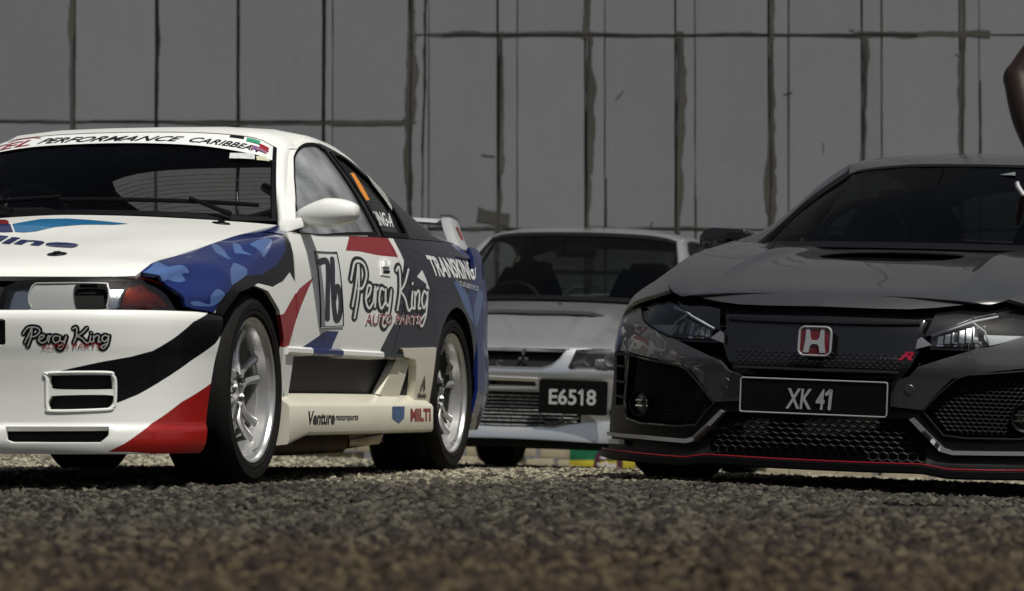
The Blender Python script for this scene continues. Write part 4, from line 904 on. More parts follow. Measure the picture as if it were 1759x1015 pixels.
# windscreen, roof, pillars
ws = sheet('windscreen', sk_ws, M_glass, coupe, q=(0, 1), h=.06, off=-.004, flange=0)
def band(net, w, k=16):
    return lin((w[0], -1+w[1]), (w[0], 1-w[1]), k)+lin((w[0], 1-w[1]), (1-w[2], 1-w[1]), k)+lin((1-w[2], 1-w[1]), (1-w[2], -1+w[1]), k)+lin((1-w[2], -1+w[1]), (w[0], -1+w[1]), k)
FR = lin((0, -1), (0, 1), 16)+lin((0, 1), (1, 1), 16)+lin((1, 1), (1, -1), 16)+lin((1, -1), (0, -1), 16)
panel('windscreen_seal', sk_ws, FR, M_trim, coupe, holes=[band(sk_ws, (.05, .045, .018))], off=-.001, flange=.01, h=.05)
BODY.append(sheet('roof', sk_roof, W_, coupe, h=.05))
sheet('headliner', sk_roof.shift(-.012), M_black, coupe, h=.12, flange=0)
rg = sheet('rear_window', sk_rg, M_glass, coupe, h=.1, off=-.004, flange=0)
for q in np.linspace(.12, .9, 13): tubeon('heater_line', sk_rg, [(q, s) for s in np.linspace(-.92, .92, 9)], .0012, mat('heater_wire', (.05, .03, .02), .5), rg, off=-.008, n=4, h=.3)
panel('rear_window_seal', sk_rg, FR, M_trim, coupe, holes=[band(sk_rg, (.02, .05, .05))], off=-.001, flange=.01, h=.06)
RO = [(p[0], p[1]) for p in zip(np.linspace(.5, 3.1, 60), [1]*60)]
DG = [(.60, .10), (.70, .52), (.86, .78), (1.05, .89), (1.17, .935), (1.25, .955), (1.35, .96), (1.46, .945), (1.52, .90), (1.572, .03), (1.2, .025), (.8, .025)]
QG = [(1.60, .88), (1.70, .915), (1.80, .91), (1.90, .80), (2.0, .68), (2.06, .5), (2.05, .3), (2.02, .03), (1.66, .03)]
def _g(s):
    n = sk_frame if s > 0 else sk_frame.mirror()
    ol = lin((.5, 0), (3.1, 0), 40)+lin((3.1, 0), (3.1, 1), 2)+lin((3.1, 1), (.5, 1), 60)+lin((.5, 1), (.5, 0), 1)
    fr = pn('window_frame', n, ol, W_, coupe, holes=[DG, QG], h=.04, flange=.02, regions=[([(1.44, -.05), (3.2, -.05), (3.2, .55), (2.7, .80), (2.2, .90), (1.8, .955), (1.5, .975)], V_black)])
    panel('window_seal', n, [(np.mean(DG, 0)+(np.array(p)-np.mean(DG, 0))*1.03) for p in DG], M_trim, fr, holes=[[(np.mean(DG, 0)+(np.array(p)-np.mean(DG, 0))*.975) for p in DG]], off=.003, flange=.006)
    panel('quarter_seal', n, [(np.mean(QG, 0)+(np.array(p)-np.mean(QG, 0))*1.06) for p in QG], M_trim, fr, holes=[[(np.mean(QG, 0)+(np.array(p)-np.mean(QG, 0))*.95) for p in QG]], off=.003, flange=.006)
    panel('door_window', n, DG, MATS.get('side_glass') or glass('side_glass', (.80, .84, .85), 2.0, haze=.34), coupe, off=-.006, flange=0)
    qw = panel('quarter_window', n, QG, MATS.get('quarter_glass') or glass('quarter_glass', (.55, .58, .58), .5), coupe, off=-.006, flange=0)
    panel('frame_lining', n.shift(-.025), ol, M_black, coupe, holes=[[(np.mean(DG, 0)+(np.array(p)-np.mean(DG, 0))*.97) for p in DG], [(np.mean(QG, 0)+(np.array(p)-np.mean(QG, 0))*.95) for p in QG]], h=.1, flange=0)
    # front pillar face and rear pillar face
    A = [(s*a, b, c) for a, b, c in [SK_WB[-1]]+[tuple(sk_ws(np.array(q), np.array(1.))) for q in (.25, .5, .75)]+[SK_WT[-1]]]
    B = [(s*.752, .612, .900), (s*.685, .86, 1.03), (s*.622, 1.08, 1.155), (s*.598, 1.19, 1.225), (s*.597, 1.25, 1.248)]
    strip('front_pillar', A, B, W_, coupe, bulge=.006)
    C = [(s*a, b, c) for a, b, c in [tuple(sk_rg(np.array(q), np.array(1.))) for q in (0, .33, .66, 1)]]
    D = [(s*.588, 2.3, 1.185), (s*.585, 2.55, 1.13), (s*.582, 2.75, 1.08), (s*.60, 3.10, .985)]
    strip('rear_pillar', C, D, V_navy, coupe, bulge=.006)
    if s > 0:
        bq = bvh_of([qw])
        panel('orange_sticker', n, UV['sk_orange'], mat('sticker_orange', (.65, .24, .03), .45), qw, off=.002, flange=0)
        words('driver_name', 'KING-A', n, [UV['sk_wtext'][3], UV['sk_wtext'][2], UV['sk_wtext'][1], UV['sk_wtext'][0]], V_white, qw, off=-.003, bold=.02)
        panel('patterned_strip', n, UV['sk_plaid'], mat('check_film', (.55, .55, .52), .6, noise=.85, nscale=90), fr, off=.003, flange=0)
both(_g)
# deck, tail, wing
BODY.append(sheet('boot_lid', sk_deck, V_navy, coupe, h=.08))
tR = sk_tail.ty(3.268)
tail = panel('rear_bumper', sk_tail, lin((-tR, .17), (tR, .17), 40)+lin((tR, .17), (tR, .94), 6)+lin((tR, .94), (-tR, .94), 40)+lin((-tR, .94), (-tR, .17), 6), V_blue, coupe, h=.06)
BODY.append(tail)
for s in (1, -1):
    for k in (0, 1): panel('tail_lamp', sk_tail, circ((s*(.30+.19*k), .68), .075, 20), mat('tail_red', (.30, .01, .01), .2, coat=1.), coupe, off=.006, flange=.01)
wing = MB()
for i in range(25):
    pass
sec = [(0, 0), (.02, .012), (.07, .020), (.14, .018), (.20, .006), (.205, 0), (.14, -.004), (.06, -.010), (.015, -.008)]
def wing_sec(x, y, z, c=1., th=1.): return [(x, y+p[0]*c, z+p[1]*th) for p in sec]
rows = [wing_sec(x, 3.24+.05*abs(x/.66)**3, 1.075-.02*abs(x/.66)**4, 1., 1.) for x in np.linspace(-.64, .64, 21)]
v = [p for r in rows for p in r]; k = len(sec); f = [(i*k+j, i*k+(j+1) % k, (i+1)*k+(j+1) % k, (i+1)*k+j) for i in range(20) for j in range(k)]
wing.add(v, f); WGR = mat('wing_grey', (.40, .42, .42), .3, coat=.3)
wg = wing.build('rear_wing', WGR, coupe, angle=45)
for s in (1, -1):
    e = []
    for u in np.linspace(0, 1, 9):
        z = 1.095-.145*u; w = .20+.06*u; y0 = 3.27-.02*u; x = .64+.05*u**1.5
        e.append([(s*(x-.022), y0, z), (s*(x+.018), y0+.02, z), (s*(x+.022), y0+w*.6, z-.01), (s*(x+.008), y0+w, z-.02), (s*(x-.022), y0+w, z-.02)])
    v = [p for r in e for p in r]; k = 5; f = [(i*k+j, i*k+(j+1) % k, (i+1)*k+(j+1) % k, (i+1)*k+j) for i in range(8) for j in range(k)]+[tuple(range(k)), tuple(8*k+j for j in range(k))]
    mb = MB(); mb.add(v, f); ep = mb.build('wing_end', WGR, coupe, angle=50, bevel=.006)
    MB().add([(s*(.672), 3.33, 1.05), (s*.672, 3.37, 1.045), (s*.690, 3.39, .995), (s*.690, 3.36, .99)], [(0, 1, 2, 3)]).build('wing_sticker', V_redd, ep)
    MB().tube([(s*.30, 3.34, .97), (s*.30, 3.33, 1.08)], [.022, .016], 10).build('wing_stay', mat('grey_metal', (.22, .24, .26), .35, .7), coupe)
# underbody, liners, interior
MB().box((-.72, -.55, .17), (.72, 3.3, .22)).build('underbody', M_black, coupe)
for s in (1, -1):
    for yy in (0, 2.615):
        M = Matrix.Translation((s*.62, yy, .325)); MB().lathe([(-.22*1, .372), (.215, .372)], 28, M, a0=-.35, a1=math.pi+.35).build('arch_liner', M_void, coupe)
        MB().add([(s*.40, yy-.4, .18), (s*.40, yy+.4, .18), (s*.40, yy+.4, .72), (s*.40, yy-.4, .72)], [(0, 1, 2, 3)]).build('arch_wall', M_void, coupe)
MB().add([(-.80, -.45, .20), (.80, -.45, .20), (.80, -.45, .66), (-.80, -.45, .66)], [(0, 1, 2, 3)]).build('radiator_bulkhead', M_void, coupe)
MB().box((-.66, .42, .22), (.66, .46, .86)).build('firewall', M_void, coupe)
for s in (1, -1): MB().add([(s*.775, .46, .24), (s*.775, 3.0, .24), (s*.775, 3.0, .92), (s*.80, 1.9, .92), (s*.80, .5, .87)], [(0, 1, 2, 3, 4)]).build('door_card', M_black, coupe)
dash = MB(); v = []
for x in np.linspace(-.72, .72, 13):
    yy = .44+.30*(x/.75)**2
    v += [(x, yy, .932), (x, yy+.14, .972-.02*(x/.7)**2), (x, yy+.30, .955), (x, yy+.36, .86), (x, yy+.34, .60)]
dash.add(v, [(i*5+j, i*5+j+1, (i+1)*5+j+1, (i+1)*5+j) for i in range(12) for j in range(4)]); dash.build('dashboard', M_black, coupe)
MB().box((-.30+-.37, .78, .95), (-.37+.16, .92, 1.0)).build('instrument_hood', M_black, coupe, bevel=.02)
bucket_seat(coupe, -.335, 1.10, .30, M_seat, top=1.19, w=.56)
MB().box((-.42, 1.30, 1.08), (-.20, 1.42, 1.215)).build('head_restraint', M_seat, coupe, bevel=.03)
steering(coupe, (-.37, .98, .93), M_black)
MB().box((-.66, 3.0, .60), (.66, 3.2, .945)).build('rear_bulkhead', M_black, coupe)
cage = mat('cage_black', (.012, .012, .014), .4, coat=.3)
def bar(name, pts, r=.02): return MB().tube(cr(pts, 16) if len(pts) > 2 else pts, r, 10).build(name, cage, coupe)
bar('cage_main_hoop', [(-.60, 1.75, .3), (-.62, 1.75, .9), (-.53, 1.75, 1.19), (-.40, 1.75, 1.26), (.40, 1.75, 1.26), (.53, 1.75, 1.19), (.62, 1.75, .9), (.60, 1.75, .3)])
bar('cage_diagonal', [(-.50, 1.75, 1.22), (.56, 1.75, .50)])
for s in (1, -1):
    bar('cage_back_stay', [(s*.50, 1.78, 1.22), (s*.50, 2.95, .86)])
    bar('cage_front_leg', [(s*.69, .62, .50), (s*.665, .86, .90), (s*.545, 1.22, 1.15), (s*.53, 1.75, 1.20)])
bar('cage_cross', [(-.50, 2.95, .98), (.52, 2.0, 1.10)])
bar('cage_brace', [(.14, 2.3, 1.16), (.56, 1.80, .98)], .02)
bar('hanging_cable', [(.45, 1.06, 1.22), (.455, 1.0, 1.12), (.47, .95, 1.02), (.50, .9, .95)], .005)
for x in (-.26, .26): MB().box((x-.15, 1.06, 1.235), (x+.15, 1.09, 1.268)).build('sun_visor', M_black, coupe, bevel=.015)
MB().box((-.02, 1.0, 1.195), (.20, 1.03, 1.238)).build('interior_mirror', M_black, coupe, bevel=.015)
# wipers
for k, (x0, x1) in enumerate(((-.62, -.02), (-.02, .60))):
    pts = [sk_ws(np.array(.10+.03*u), np.array((x0+(x1-x0)*u)/.70))+np.array([0, -.02, .016]) for u in np.linspace(0, 1, 10)]
    wp = MB().tube(pts, .008, 6).build('wiper', M_trim, coupe)
    a = sk_ws(np.array(.02), np.array((x0*.2+x1*.8)/.7))+np.array([0, -.02, .012]); c = pts[5]+np.array([0, -.008, .012])
    MB().tube([a, c], [.010, .006], 6).build('wiper_arm', M_trim, wp)
# door mirrors
for s in (1, -1):
    v = []; nu, nv = 22, 16
    for i in range(nu+1):
        u = i/nu; x = .80+.225*u
        r = max(.0, math.sin(math.pi*min(1, max(0, (u*.90+.07)))))**.34
        zc = .942+.014*u; hz = .062*r*(1-.15*u*u)*(.62+.38*min(1, u*2.0)); hy = .085*r
        for j in range(nv):
            a = 2*math.pi*j/nv; cy, sz = math.cos(a), math.sin(a)
            v.append((s*x, .66-.03*u+hy*(abs(cy)**.75)*math.copysign(1, cy)*(1 if cy < 0 else .55), zc+hz*(abs(sz)**.7)*math.copysign(1, sz)*(1 if sz > 0 else .85)))
    f = [(i*nv+j, i*nv+(j+1) % nv, (i+1)*nv+(j+1) % nv, (i+1)*nv+j) for i in range(nu) for j in range(nv)]+[tuple(range(nv)), tuple(nu*nv+j for j in range(nv))]
    mb = MB(); mb.add(v, f); mi = mb.build('door_mirror', W_, coupe, angle=70)
    MB().box((min(s*.985, s*1.018), .595, .945), (max(s*.985, s*1.018), .66, .965)).build('mirror_lamp', mat('lamp_amber_dull', (.30, .20, .06), .3, coat=.6), mi, bevel=.006)
    mb = MB(); mb.add([(s*.775, .50, .882), (s*.80, .52, .882), (s*.86, .63, .915), (s*.84, .70, .915), (s*.79, .72, .90), (s*.775, .50, .925), (s*.79, .53, .928), (s*.86, .63, .945), (s*.84, .70, .945), (s*.79, .72, .94)], [(0, 4, 3, 2, 1), (5, 6, 7, 8, 9), (0, 1, 6, 5), (1, 2, 7, 6), (2, 3, 8, 7), (3, 4, 9, 8), (4, 0, 5, 9)])
    mb.build('mirror_foot', W_, mi, bevel=.008)
# side exhaust
MB().tube([(.60, .35, .135), (.68, .9, .13), (.74, 1.35, .135)], .038, 14).build('exhaust_pipe', mat('rusty_pipe', (.10, .065, .035), .6, .5, noise=.5, nscale=12), coupe)
MB().lathe([(-.03, .036), (.07, .040), (.115, .043), (.115, .038), (-.03, .032)], 24, Matrix.Translation((.76, 1.44, .150)) @ Matrix.Rotation(math.radians(-14), 4, 'Y') @ Matrix.Rotation(math.radians(50), 4, 'Z')).build('exhaust_tip', mat('brushed_pipe', (.5, .46, .38), .25, 1., noise=.4, nscale=18), coupe)
for s in (1, -1):
    wheel(coupe, (s*.735, 0, .325), s); wheel(coupe, (s*.735, 2.615, .325), s)
# ---- livery
BV = bvh_of(BODY)
def dec(name, key, m, net, parent, off=.0016, h=.03): return panel(name, net, UV[key] if isinstance(key, str) else key, m, parent, off=off, flange=0, bvh=BV, h=h)
SIDE = [o for o in BODY if o.name.startswith('door') or o.name.startswith('quarter')]
door = SIDE[0]; quart = SIDE[1]
# hand-lettering as brush strokes in a unit box
PERCY = [[(.02, .30), (.06, .62), (.10, .95), (.09, .55), (.05, .12)], [(.0, .70), (.06, .98), (.16, .98), (.19, .80), (.14, .60), (.08, .58)],
         [(.17, .42), (.22, .50), (.24, .62), (.20, .62), (.18, .40), (.22, .28), (.27, .38)], [(.27, .38), (.29, .62), (.30, .56), (.33, .62)], [(.30, .56), (.29, .30)],
         [(.40, .58), (.36, .60), (.34, .42), (.37, .28), (.42, .40)], [(.42, .60), (.42, .40), (.46, .34), (.49, .60)], [(.49, .60), (.47, .30), (.43, .0), (.39, .06), (.44, .22)],
         [(.56, .92), (.60, .98), (.60, .60), (.57, .26)], [(.72, .98), (.66, .72), (.60, .58)], [(.60, .58), (.66, .48), (.71, .27), (.75, .32)],
         [(.76, .60), (.75, .36), (.78, .30)], [(.76, .72), (.765, .75)], [(.79, .60), (.79, .30)], [(.79, .50), (.83, .62), (.85, .55), (.84, .32), (.87, .32)],
         [(.95, .56), (.91, .62), (.88, .46), (.91, .32), (.95, .48), (.96, .62)], [(.96, .62), (.94, .20), (.90, .0), (.87, .08), (.93, .22)]]
def script(name, paths, net, corners, parent, w1, w2, asp, m1, m2, off=.0013):
    v, f = strokes2d(paths, w1, asp); o = printed(name, net, corners, v, f, m1, parent, off=off, bvh=BV, h=.08)
    v, f = strokes2d(paths, w2, asp); printed('lettering_face', net, corners, v, f, m2, o, off=off+.0008, bvh=BV, h=.08); return o
c = UV['sk_percy']
script('lettering', PERCY, sk_side, [c[3], c[2], c[1], c[0]], door, .15, .042, 2.1, V_black, V_white)
c = UV['sk_auto']
words('lettering', 'AUTO PARTS', sk_side, [c[3], c[2], c[1], c[0]], V_white, door, off=.0027, bvh=BV, bold=.05, shear=.15); words('lettering', 'AUTO PARTS', sk_side, [c[3], c[2], c[1], c[0]], V_red, door, off=.0034, bvh=BV, bold=.0, shear=.15)
c = UV['sk_trans']; words('lettering', 'TRANSKING', sk_side, [c[3], (2.98, c[2][1]), (3.02, c[1][1]), c[0]], V_white, quart, off=.0016, bvh=BV, bold=.03)
c = UV['sk_trans2']; words('lettering', 'LOGISTICS', sk_side, [c[3], (3.02, c[2][1]), (3.04, c[1][1]), c[0]], mat('vinyl_pale', (.45, .48, .52), .4), quart, off=.0016, bvh=BV, bold=.02)
c = UV['sk_76']
nb = panel('number_board', sk_side, c, V_white, door, off=.0012, flange=0, bvh=BV)
cl = list(c)+[c[0]]; ed = []
for a, b in zip(cl[:-1], cl[1:]):
    q = [np.array(a)+(np.array(b)-np.array(a))*t for t in np.linspace(0, 1, 8)]
    P = sk_side(np.array([t[0] for t in q]), np.array([t[1] for t in q])); N = sk_side.normal(np.array([t[0] for t in q]), np.array([t[1] for t in q]))
    MB().tube(snapto(P, N, BV, .002), .003, 4).build('board_edge', V_navy, nb)
N76 = [[(.10, .86), (.46, .88), (.44, .70), (.34, .40), (.30, .10)], [(.74, .92), (.62, .60), (.60, .30), (.68, .10), (.84, .14), (.92, .34), (.86, .52), (.72, .50), (.63, .36)]]
v, f = strokes2d(N76, .085, .42); printed('number', sk_side, [c[3], c[2], c[1], c[0]], v, f, V_navy, nb, off=.0022, bvh=BV, h=.08)
# bumper logo
c = UV['sk_logo']; script('lettering', [[(x*.93, y) for x, y in p] for p in PERCY], sk_nose, c, bump, .26, .05, 4.3, V_black, mat('vinyl_silver', (.42, .43, .42), .3))
words('lettering', 'AUTO PARTS', sk_nose, [(c[0][0]+.06, c[0][1]), (c[1][0]-.06, c[1][1]), (c[1][0]-.06, c[1][1]+.016), (c[0][0]+.06, c[0][1]+.016)], V_redd, bump, off=.0027, bvh=BV)
# skirt marks
skn = sk_side
def mark(s, y0, y1, z0, z1, m, **k):
    v, f, _ = text2d(s, **k); return mesh('lettering', [(.8772, y0+(y1-y0)*a, z0+(z1-z0)*b) for a, b in v], f, m, coupe)
mark('Venture', .52, .84, .205, .254, V_black, bold=.03, shear=.2); mark('motorsports', .85, 1.14, .213, .240, V_black, bold=.02, shear=.2); mark('MILTI', 1.86, 2.16, .212, .262, V_redd, bold=.05)
mesh('crest', [(.8772, y, z) for y, z in ((1.60, .225), (1.69, .205), (1.77, .225), (1.775, .27), (1.60, .27))], [(0, 1, 2, 3, 4)], mat('crest_blue', (.10, .18, .35), .4, noise=.6, nscale=60), coupe)
panel('arrow_mark', skn, yz(skn, [(2.08, .34), (2.12, .395), (2.16, .34), (2.135, .33), (2.12, .36), (2.10, .33)]), V_black, coupe, off=.0136, flange=0)
words('lettering', 'GReddy', skn, yz(skn, [(2.06, .300), (2.19, .300), (2.19, .325), (2.06, .325)]), V_black, coupe, off=.0136, bold=.06)
# windscreen banner
bb = [(a, max(-.93, min(.985, b))) for a, b in [(.795, -.93), (.83, -.65), (.842, -.40), (.842, -.11), (.837, .144), (.815, .43), (.775, .69), (.775, .95), (.985, .95), (.985, .5), (.985, 0), (.985, -.5), (.985, -.93)]]
ban = panel('sunstrip', sk_ws, bb, V_white, ws, off=.001, flange=0)
words('lettering', 'PERFORMANCE', sk_ws, [(.872, -.385), (.860, .29), (.928, .31), (.945, -.365)], V_black, ban, off=.003, shear=.3, bold=.012, h=.05); words('lettering', 'CARIBBEAN', sk_ws, [(.858, .335), (.800, .80), (.874, .82), (.926, .355)], V_black, ban, off=.003, shear=.3, bold=.012, h=.05)
words('lettering', 'TEL', sk_ws, [(.842, -.80), (.868, -.43), (.950, -.41), (.930, -.78)], V_redd, ban, off=.003, shear=.25, bold=.01)
v, f = strokes2d([[(0, .1), (.3, .8), (.8, .8), (1, .1)]], .35, 4.); printed('swoosh', sk_ws, [(.955, -.64), (.958, -.40), (.980, -.40), (.977, -.64)], v, f, V_redd, ban, off=.003)
for q, mm in (([(.952, .56), (.948, .66), (.975, .66), (.98, .56)], V_black), ([(.925, .68), (.915, .80), (.965, .80), (.97, .68)], mat('sticker_green', (.03, .28, .16), .4)), ([(.87, .80), (.86, .90), (.925, .90), (.93, .80)], V_redd), ([(.835, .73), (.825, .88), (.875, .88), (.885, .73)], mat('sticker_mixed', (.40, .14, .10), .4, noise=.9, nscale=70, second=(.04, .06, .30)))):
    panel('sponsor_sticker', sk_ws, q, mm, ban, off=.004, flange=0)
for k, mm in (('sk_stick1', mat('sticker_paper', (.6, .62, .62), .5, noise=.3, nscale=60)), ('sk_stick2', mat('sticker_cream', (.5, .5, .36), .5))): panel('windscreen_sticker', sk_ws, UV[k], mm, ws, off=.001, flange=0)
# bonnet print and pins
dec('cyan_stripe', [(.795, -.11), (.90, -.04), (.905, .085), (.87, .20), (.79, .40), (.766, .356), (.764, .227), (.73, .129), (.66, .08), (.645, .033), (.657, -.012)], V_sky, sk_hood, bon)
dec('red_stripe', [(.80, -.13), (.86, -.17), (.91, -.22), (.95, -.32), (.97, -.55), (.97, -.75), (.86, -.75), (.82, -.45)], V_red, sk_hood, bon)
dec('navy_stripe', [(.795, -.12), (.655, -.02), (.65, -.06), (.69, -.25), (.72, -.45), (.76, -.7), (.84, -.75), (.81, -.45)], V_blue, sk_hood, bon)
words('lettering', 'Skyline', sk_hood, [(.53, -.384), (.273, .476), (.439, .388), (.80, -.60)], V_blue, bon, off=.003, bvh=BV, bold=.03, shear=.3)
for k in ('sk_pin1', 'sk_pin2'):
    for s in (1, -1):
        a, b = UV[k][0]; p = sk_hood(np.array(a), np.array(s*b)); n = sk_hood.normal(np.array(a), np.array(s*b))
        M = Matrix.Translation(Vector(p)) @ Vector(n).to_track_quat('X', 'Y').to_matrix().to_4x4()
        MB().lathe([(.010, 0), (.010, .012), (.004, .014), (.004, .030), (.001, .033), (-.004, .033)], 24, M).build('bonnet_pin', M_trim, bon)
place(coupe, (-1.6895, 11.7528, 0), 13.8)
# ================================================================== black hatchback
B_ = mat('black_pearl_paint', (.078, .078, .082), .36, .55, coat=1., coat_rough=.035, noise=.25, nscale=260, rnoise=.05)
G_ = mat('gloss_black', (.006, .006, .007), .12, coat=.6)
P_black = mat('number_plate_black', (.004, .004, .004), .45, spec=.15)
P_silver = mat('plate_silver', (.45, .45, .45), .35, .4)
E_red = mat('emblem_red', (.085, .003, .005), .2, coat=.8)
M_lampbody = mat('lamp_bowl', (.42, .44, .45), .5, .0, coat=.5, bump=.4, bscale=40)
hatch = empty('hatchback')
tag(hatch, 'black hatchback with plate XK 41 and a red line along its splitter', 'car')
HP = []
hE = cv_nose.ty(-.37)
def flipk(k): return [(-a, b) for a, b in (UV[k] if isinstance(k, str) else k)]
# bonnet with scoop opening
SC = UV['cv_scoop']; SC = [(a, b) for a, b in SC[:6]]+[(.585, -.05), (.59, -.20)]
SC = [(.77, -.29), (.88, -.26), (.93, -.12), (.945, .0), (.93, .12), (.88, .26), (.77, .29), (.66, .24), (.60, .12), (.585, 0), (.60, -.12), (.66, -.24)]
SC = sm(SC, 60)
hb = panel('bonnet', cv_hood, lin((0, -1), (0, 1), 40)+lin((0, 1), (1, 1), 40)+lin((1, 1), (1, -1), 40)+lin((1, -1), (0, -1), 40), B_, hatch, holes=[SC], h=.02, flange=.006)
panel('scoop_throat', cv_hood.shift(-.03), [(np.array(p)-[.77, 0])*1.1+[.77, 0] for p in SC], M_void, hb, flange=0)
tubeon('scoop_grille', cv_hood, [(.74, b) for b in np.linspace(-.27, .27, 12)], .004, M_trim, hb, off=-.012)
for s in (1, -1):
    pts = [(a, s*abs(b)) for a, b in ((.17, .60), (.24, .62), (.34, .61), (.48, .585), (.62, .54), (.72, .49))]
    pass
# painted strip ahead of the bonnet
SH = [(-a, b) for a, b in UV['cv_shut']][::-1]; GT = [(-a, b) for a, b in UV['cv_gtop']][::-1]
topl = [(0, .7095)]+SH[1:]+[(.585, .690)]; botl = [(0, .6585), (.199, .6565), (.32, .658), (.4164, .666), (.5699, .6855)]
topl = [(a, b-.0055) for a, b in topl]
NS = mir(topl[::-1])[:-1]+topl+botl[::-1][:-1]+mir(botl)
panel('nose_strip', cv_nose, NS, B_, hatch, h=.012, off=.006, flange=0)
panel('nose_gap', cv_nose.shift(-.03), lin((-.95, .60), (.95, .60), 20)+lin((.95, .72), (-.95, .72), 20), M_void, hatch, flange=0)
# grille
GR = [(-.41, .640), (-.385, .56), (-.35, .50), (-.33, .455), (-.30, .415), (.30, .415), (.33, .455), (.35, .50), (.385, .56), (.41, .640)]
gr = panel('grille_panel', cv_nose.shift(-.022), GR, G_, hatch, h=.04)
honeycomb('grille_mesh', cv_nose.shift(-.020), [(-.32, .510), (-.30, .448), (.30, .448), (.32, .510)], .024, M_mesh, gr, r=.0012, squash=.55)
tubeon('grille_bar', cv_nose, [(t, .612+.012*(abs(t)/.4)**2) for t in np.linspace(-.36, .36, 15)], .006, G_, gr, off=-.018, n=8)
tubeon('grille_bar', cv_nose, [(t, .440) for t in np.linspace(-.30, .30, 11)], .010, G_, gr, off=.004, n=8)
# emblem: red rounded square, chrome rim, chrome H
def on_nose(x, z, y): return Vector((x, y, z))
ye = float(cv_nose(np.array(0.), np.array(.54))[1])-.012; tilt = math.radians(6)
ME = Matrix.Translation((0, ye, .539)) @ Matrix.Rotation(math.radians(90)-tilt, 4, 'X')
def rr(w, h, r, n=6): return [(sx*(w-r)+r*math.cos(a), sy*(h-r)+r*math.sin(a)) for sx, sy, a0 in ((1, 1, 0), (-1, 1, 90), (-1, -1, 180), (1, -1, 270)) for a in [math.radians(a0+90*i/n) for i in range(n+1)]]
eb = MB().prism(rr(.057, .0495, .020), .008, ME).build('emblem', E_red, hatch, bevel=.001)
MB().tube([ME @ Vector((p[0], p[1], .009)) for p in rr(.057, .0495, .020)], .0046, 8, closed=True).build('emblem_rim', mat('emblem_silver', (.72, .72, .70), .25, .8), eb)
Hm = mat('emblem_silver', (.72, .72, .70), .25, .8)
hp = [(-.040, -.040), (-.020, -.040), (-.016, -.018), (-.009, -.010), (.009, -.010), (.016, -.018), (.020, -.040), (.040, -.040), (.034, .0), (.032, .040), (.020, .040), (.016, .012), (.010, .004), (-.010, .004), (-.016, .012), (-.020, .040), (-.032, .040), (-.034, .0)]
MB().prism(hp, .0135, ME).build('emblem_letter', Hm, eb)
c = [(.2218, .4871), (.290, .4885), (.290, .4985), (.2218, .4970)]; words('lettering', 'TYPE', cv_nose.shift(-.020), c, mat('badge_grey', (.12, .12, .12), .3, .6), gr, off=.003, shear=.2)
c = [(.290, .4880), (.346, .4890), (.352, .5185), (.296, .5175)]; words('lettering', 'R', cv_nose.shift(-.020), c, mat('badge_red', (.30, .008, .03), .3), gr, off=.004, shear=.35, bold=.03)
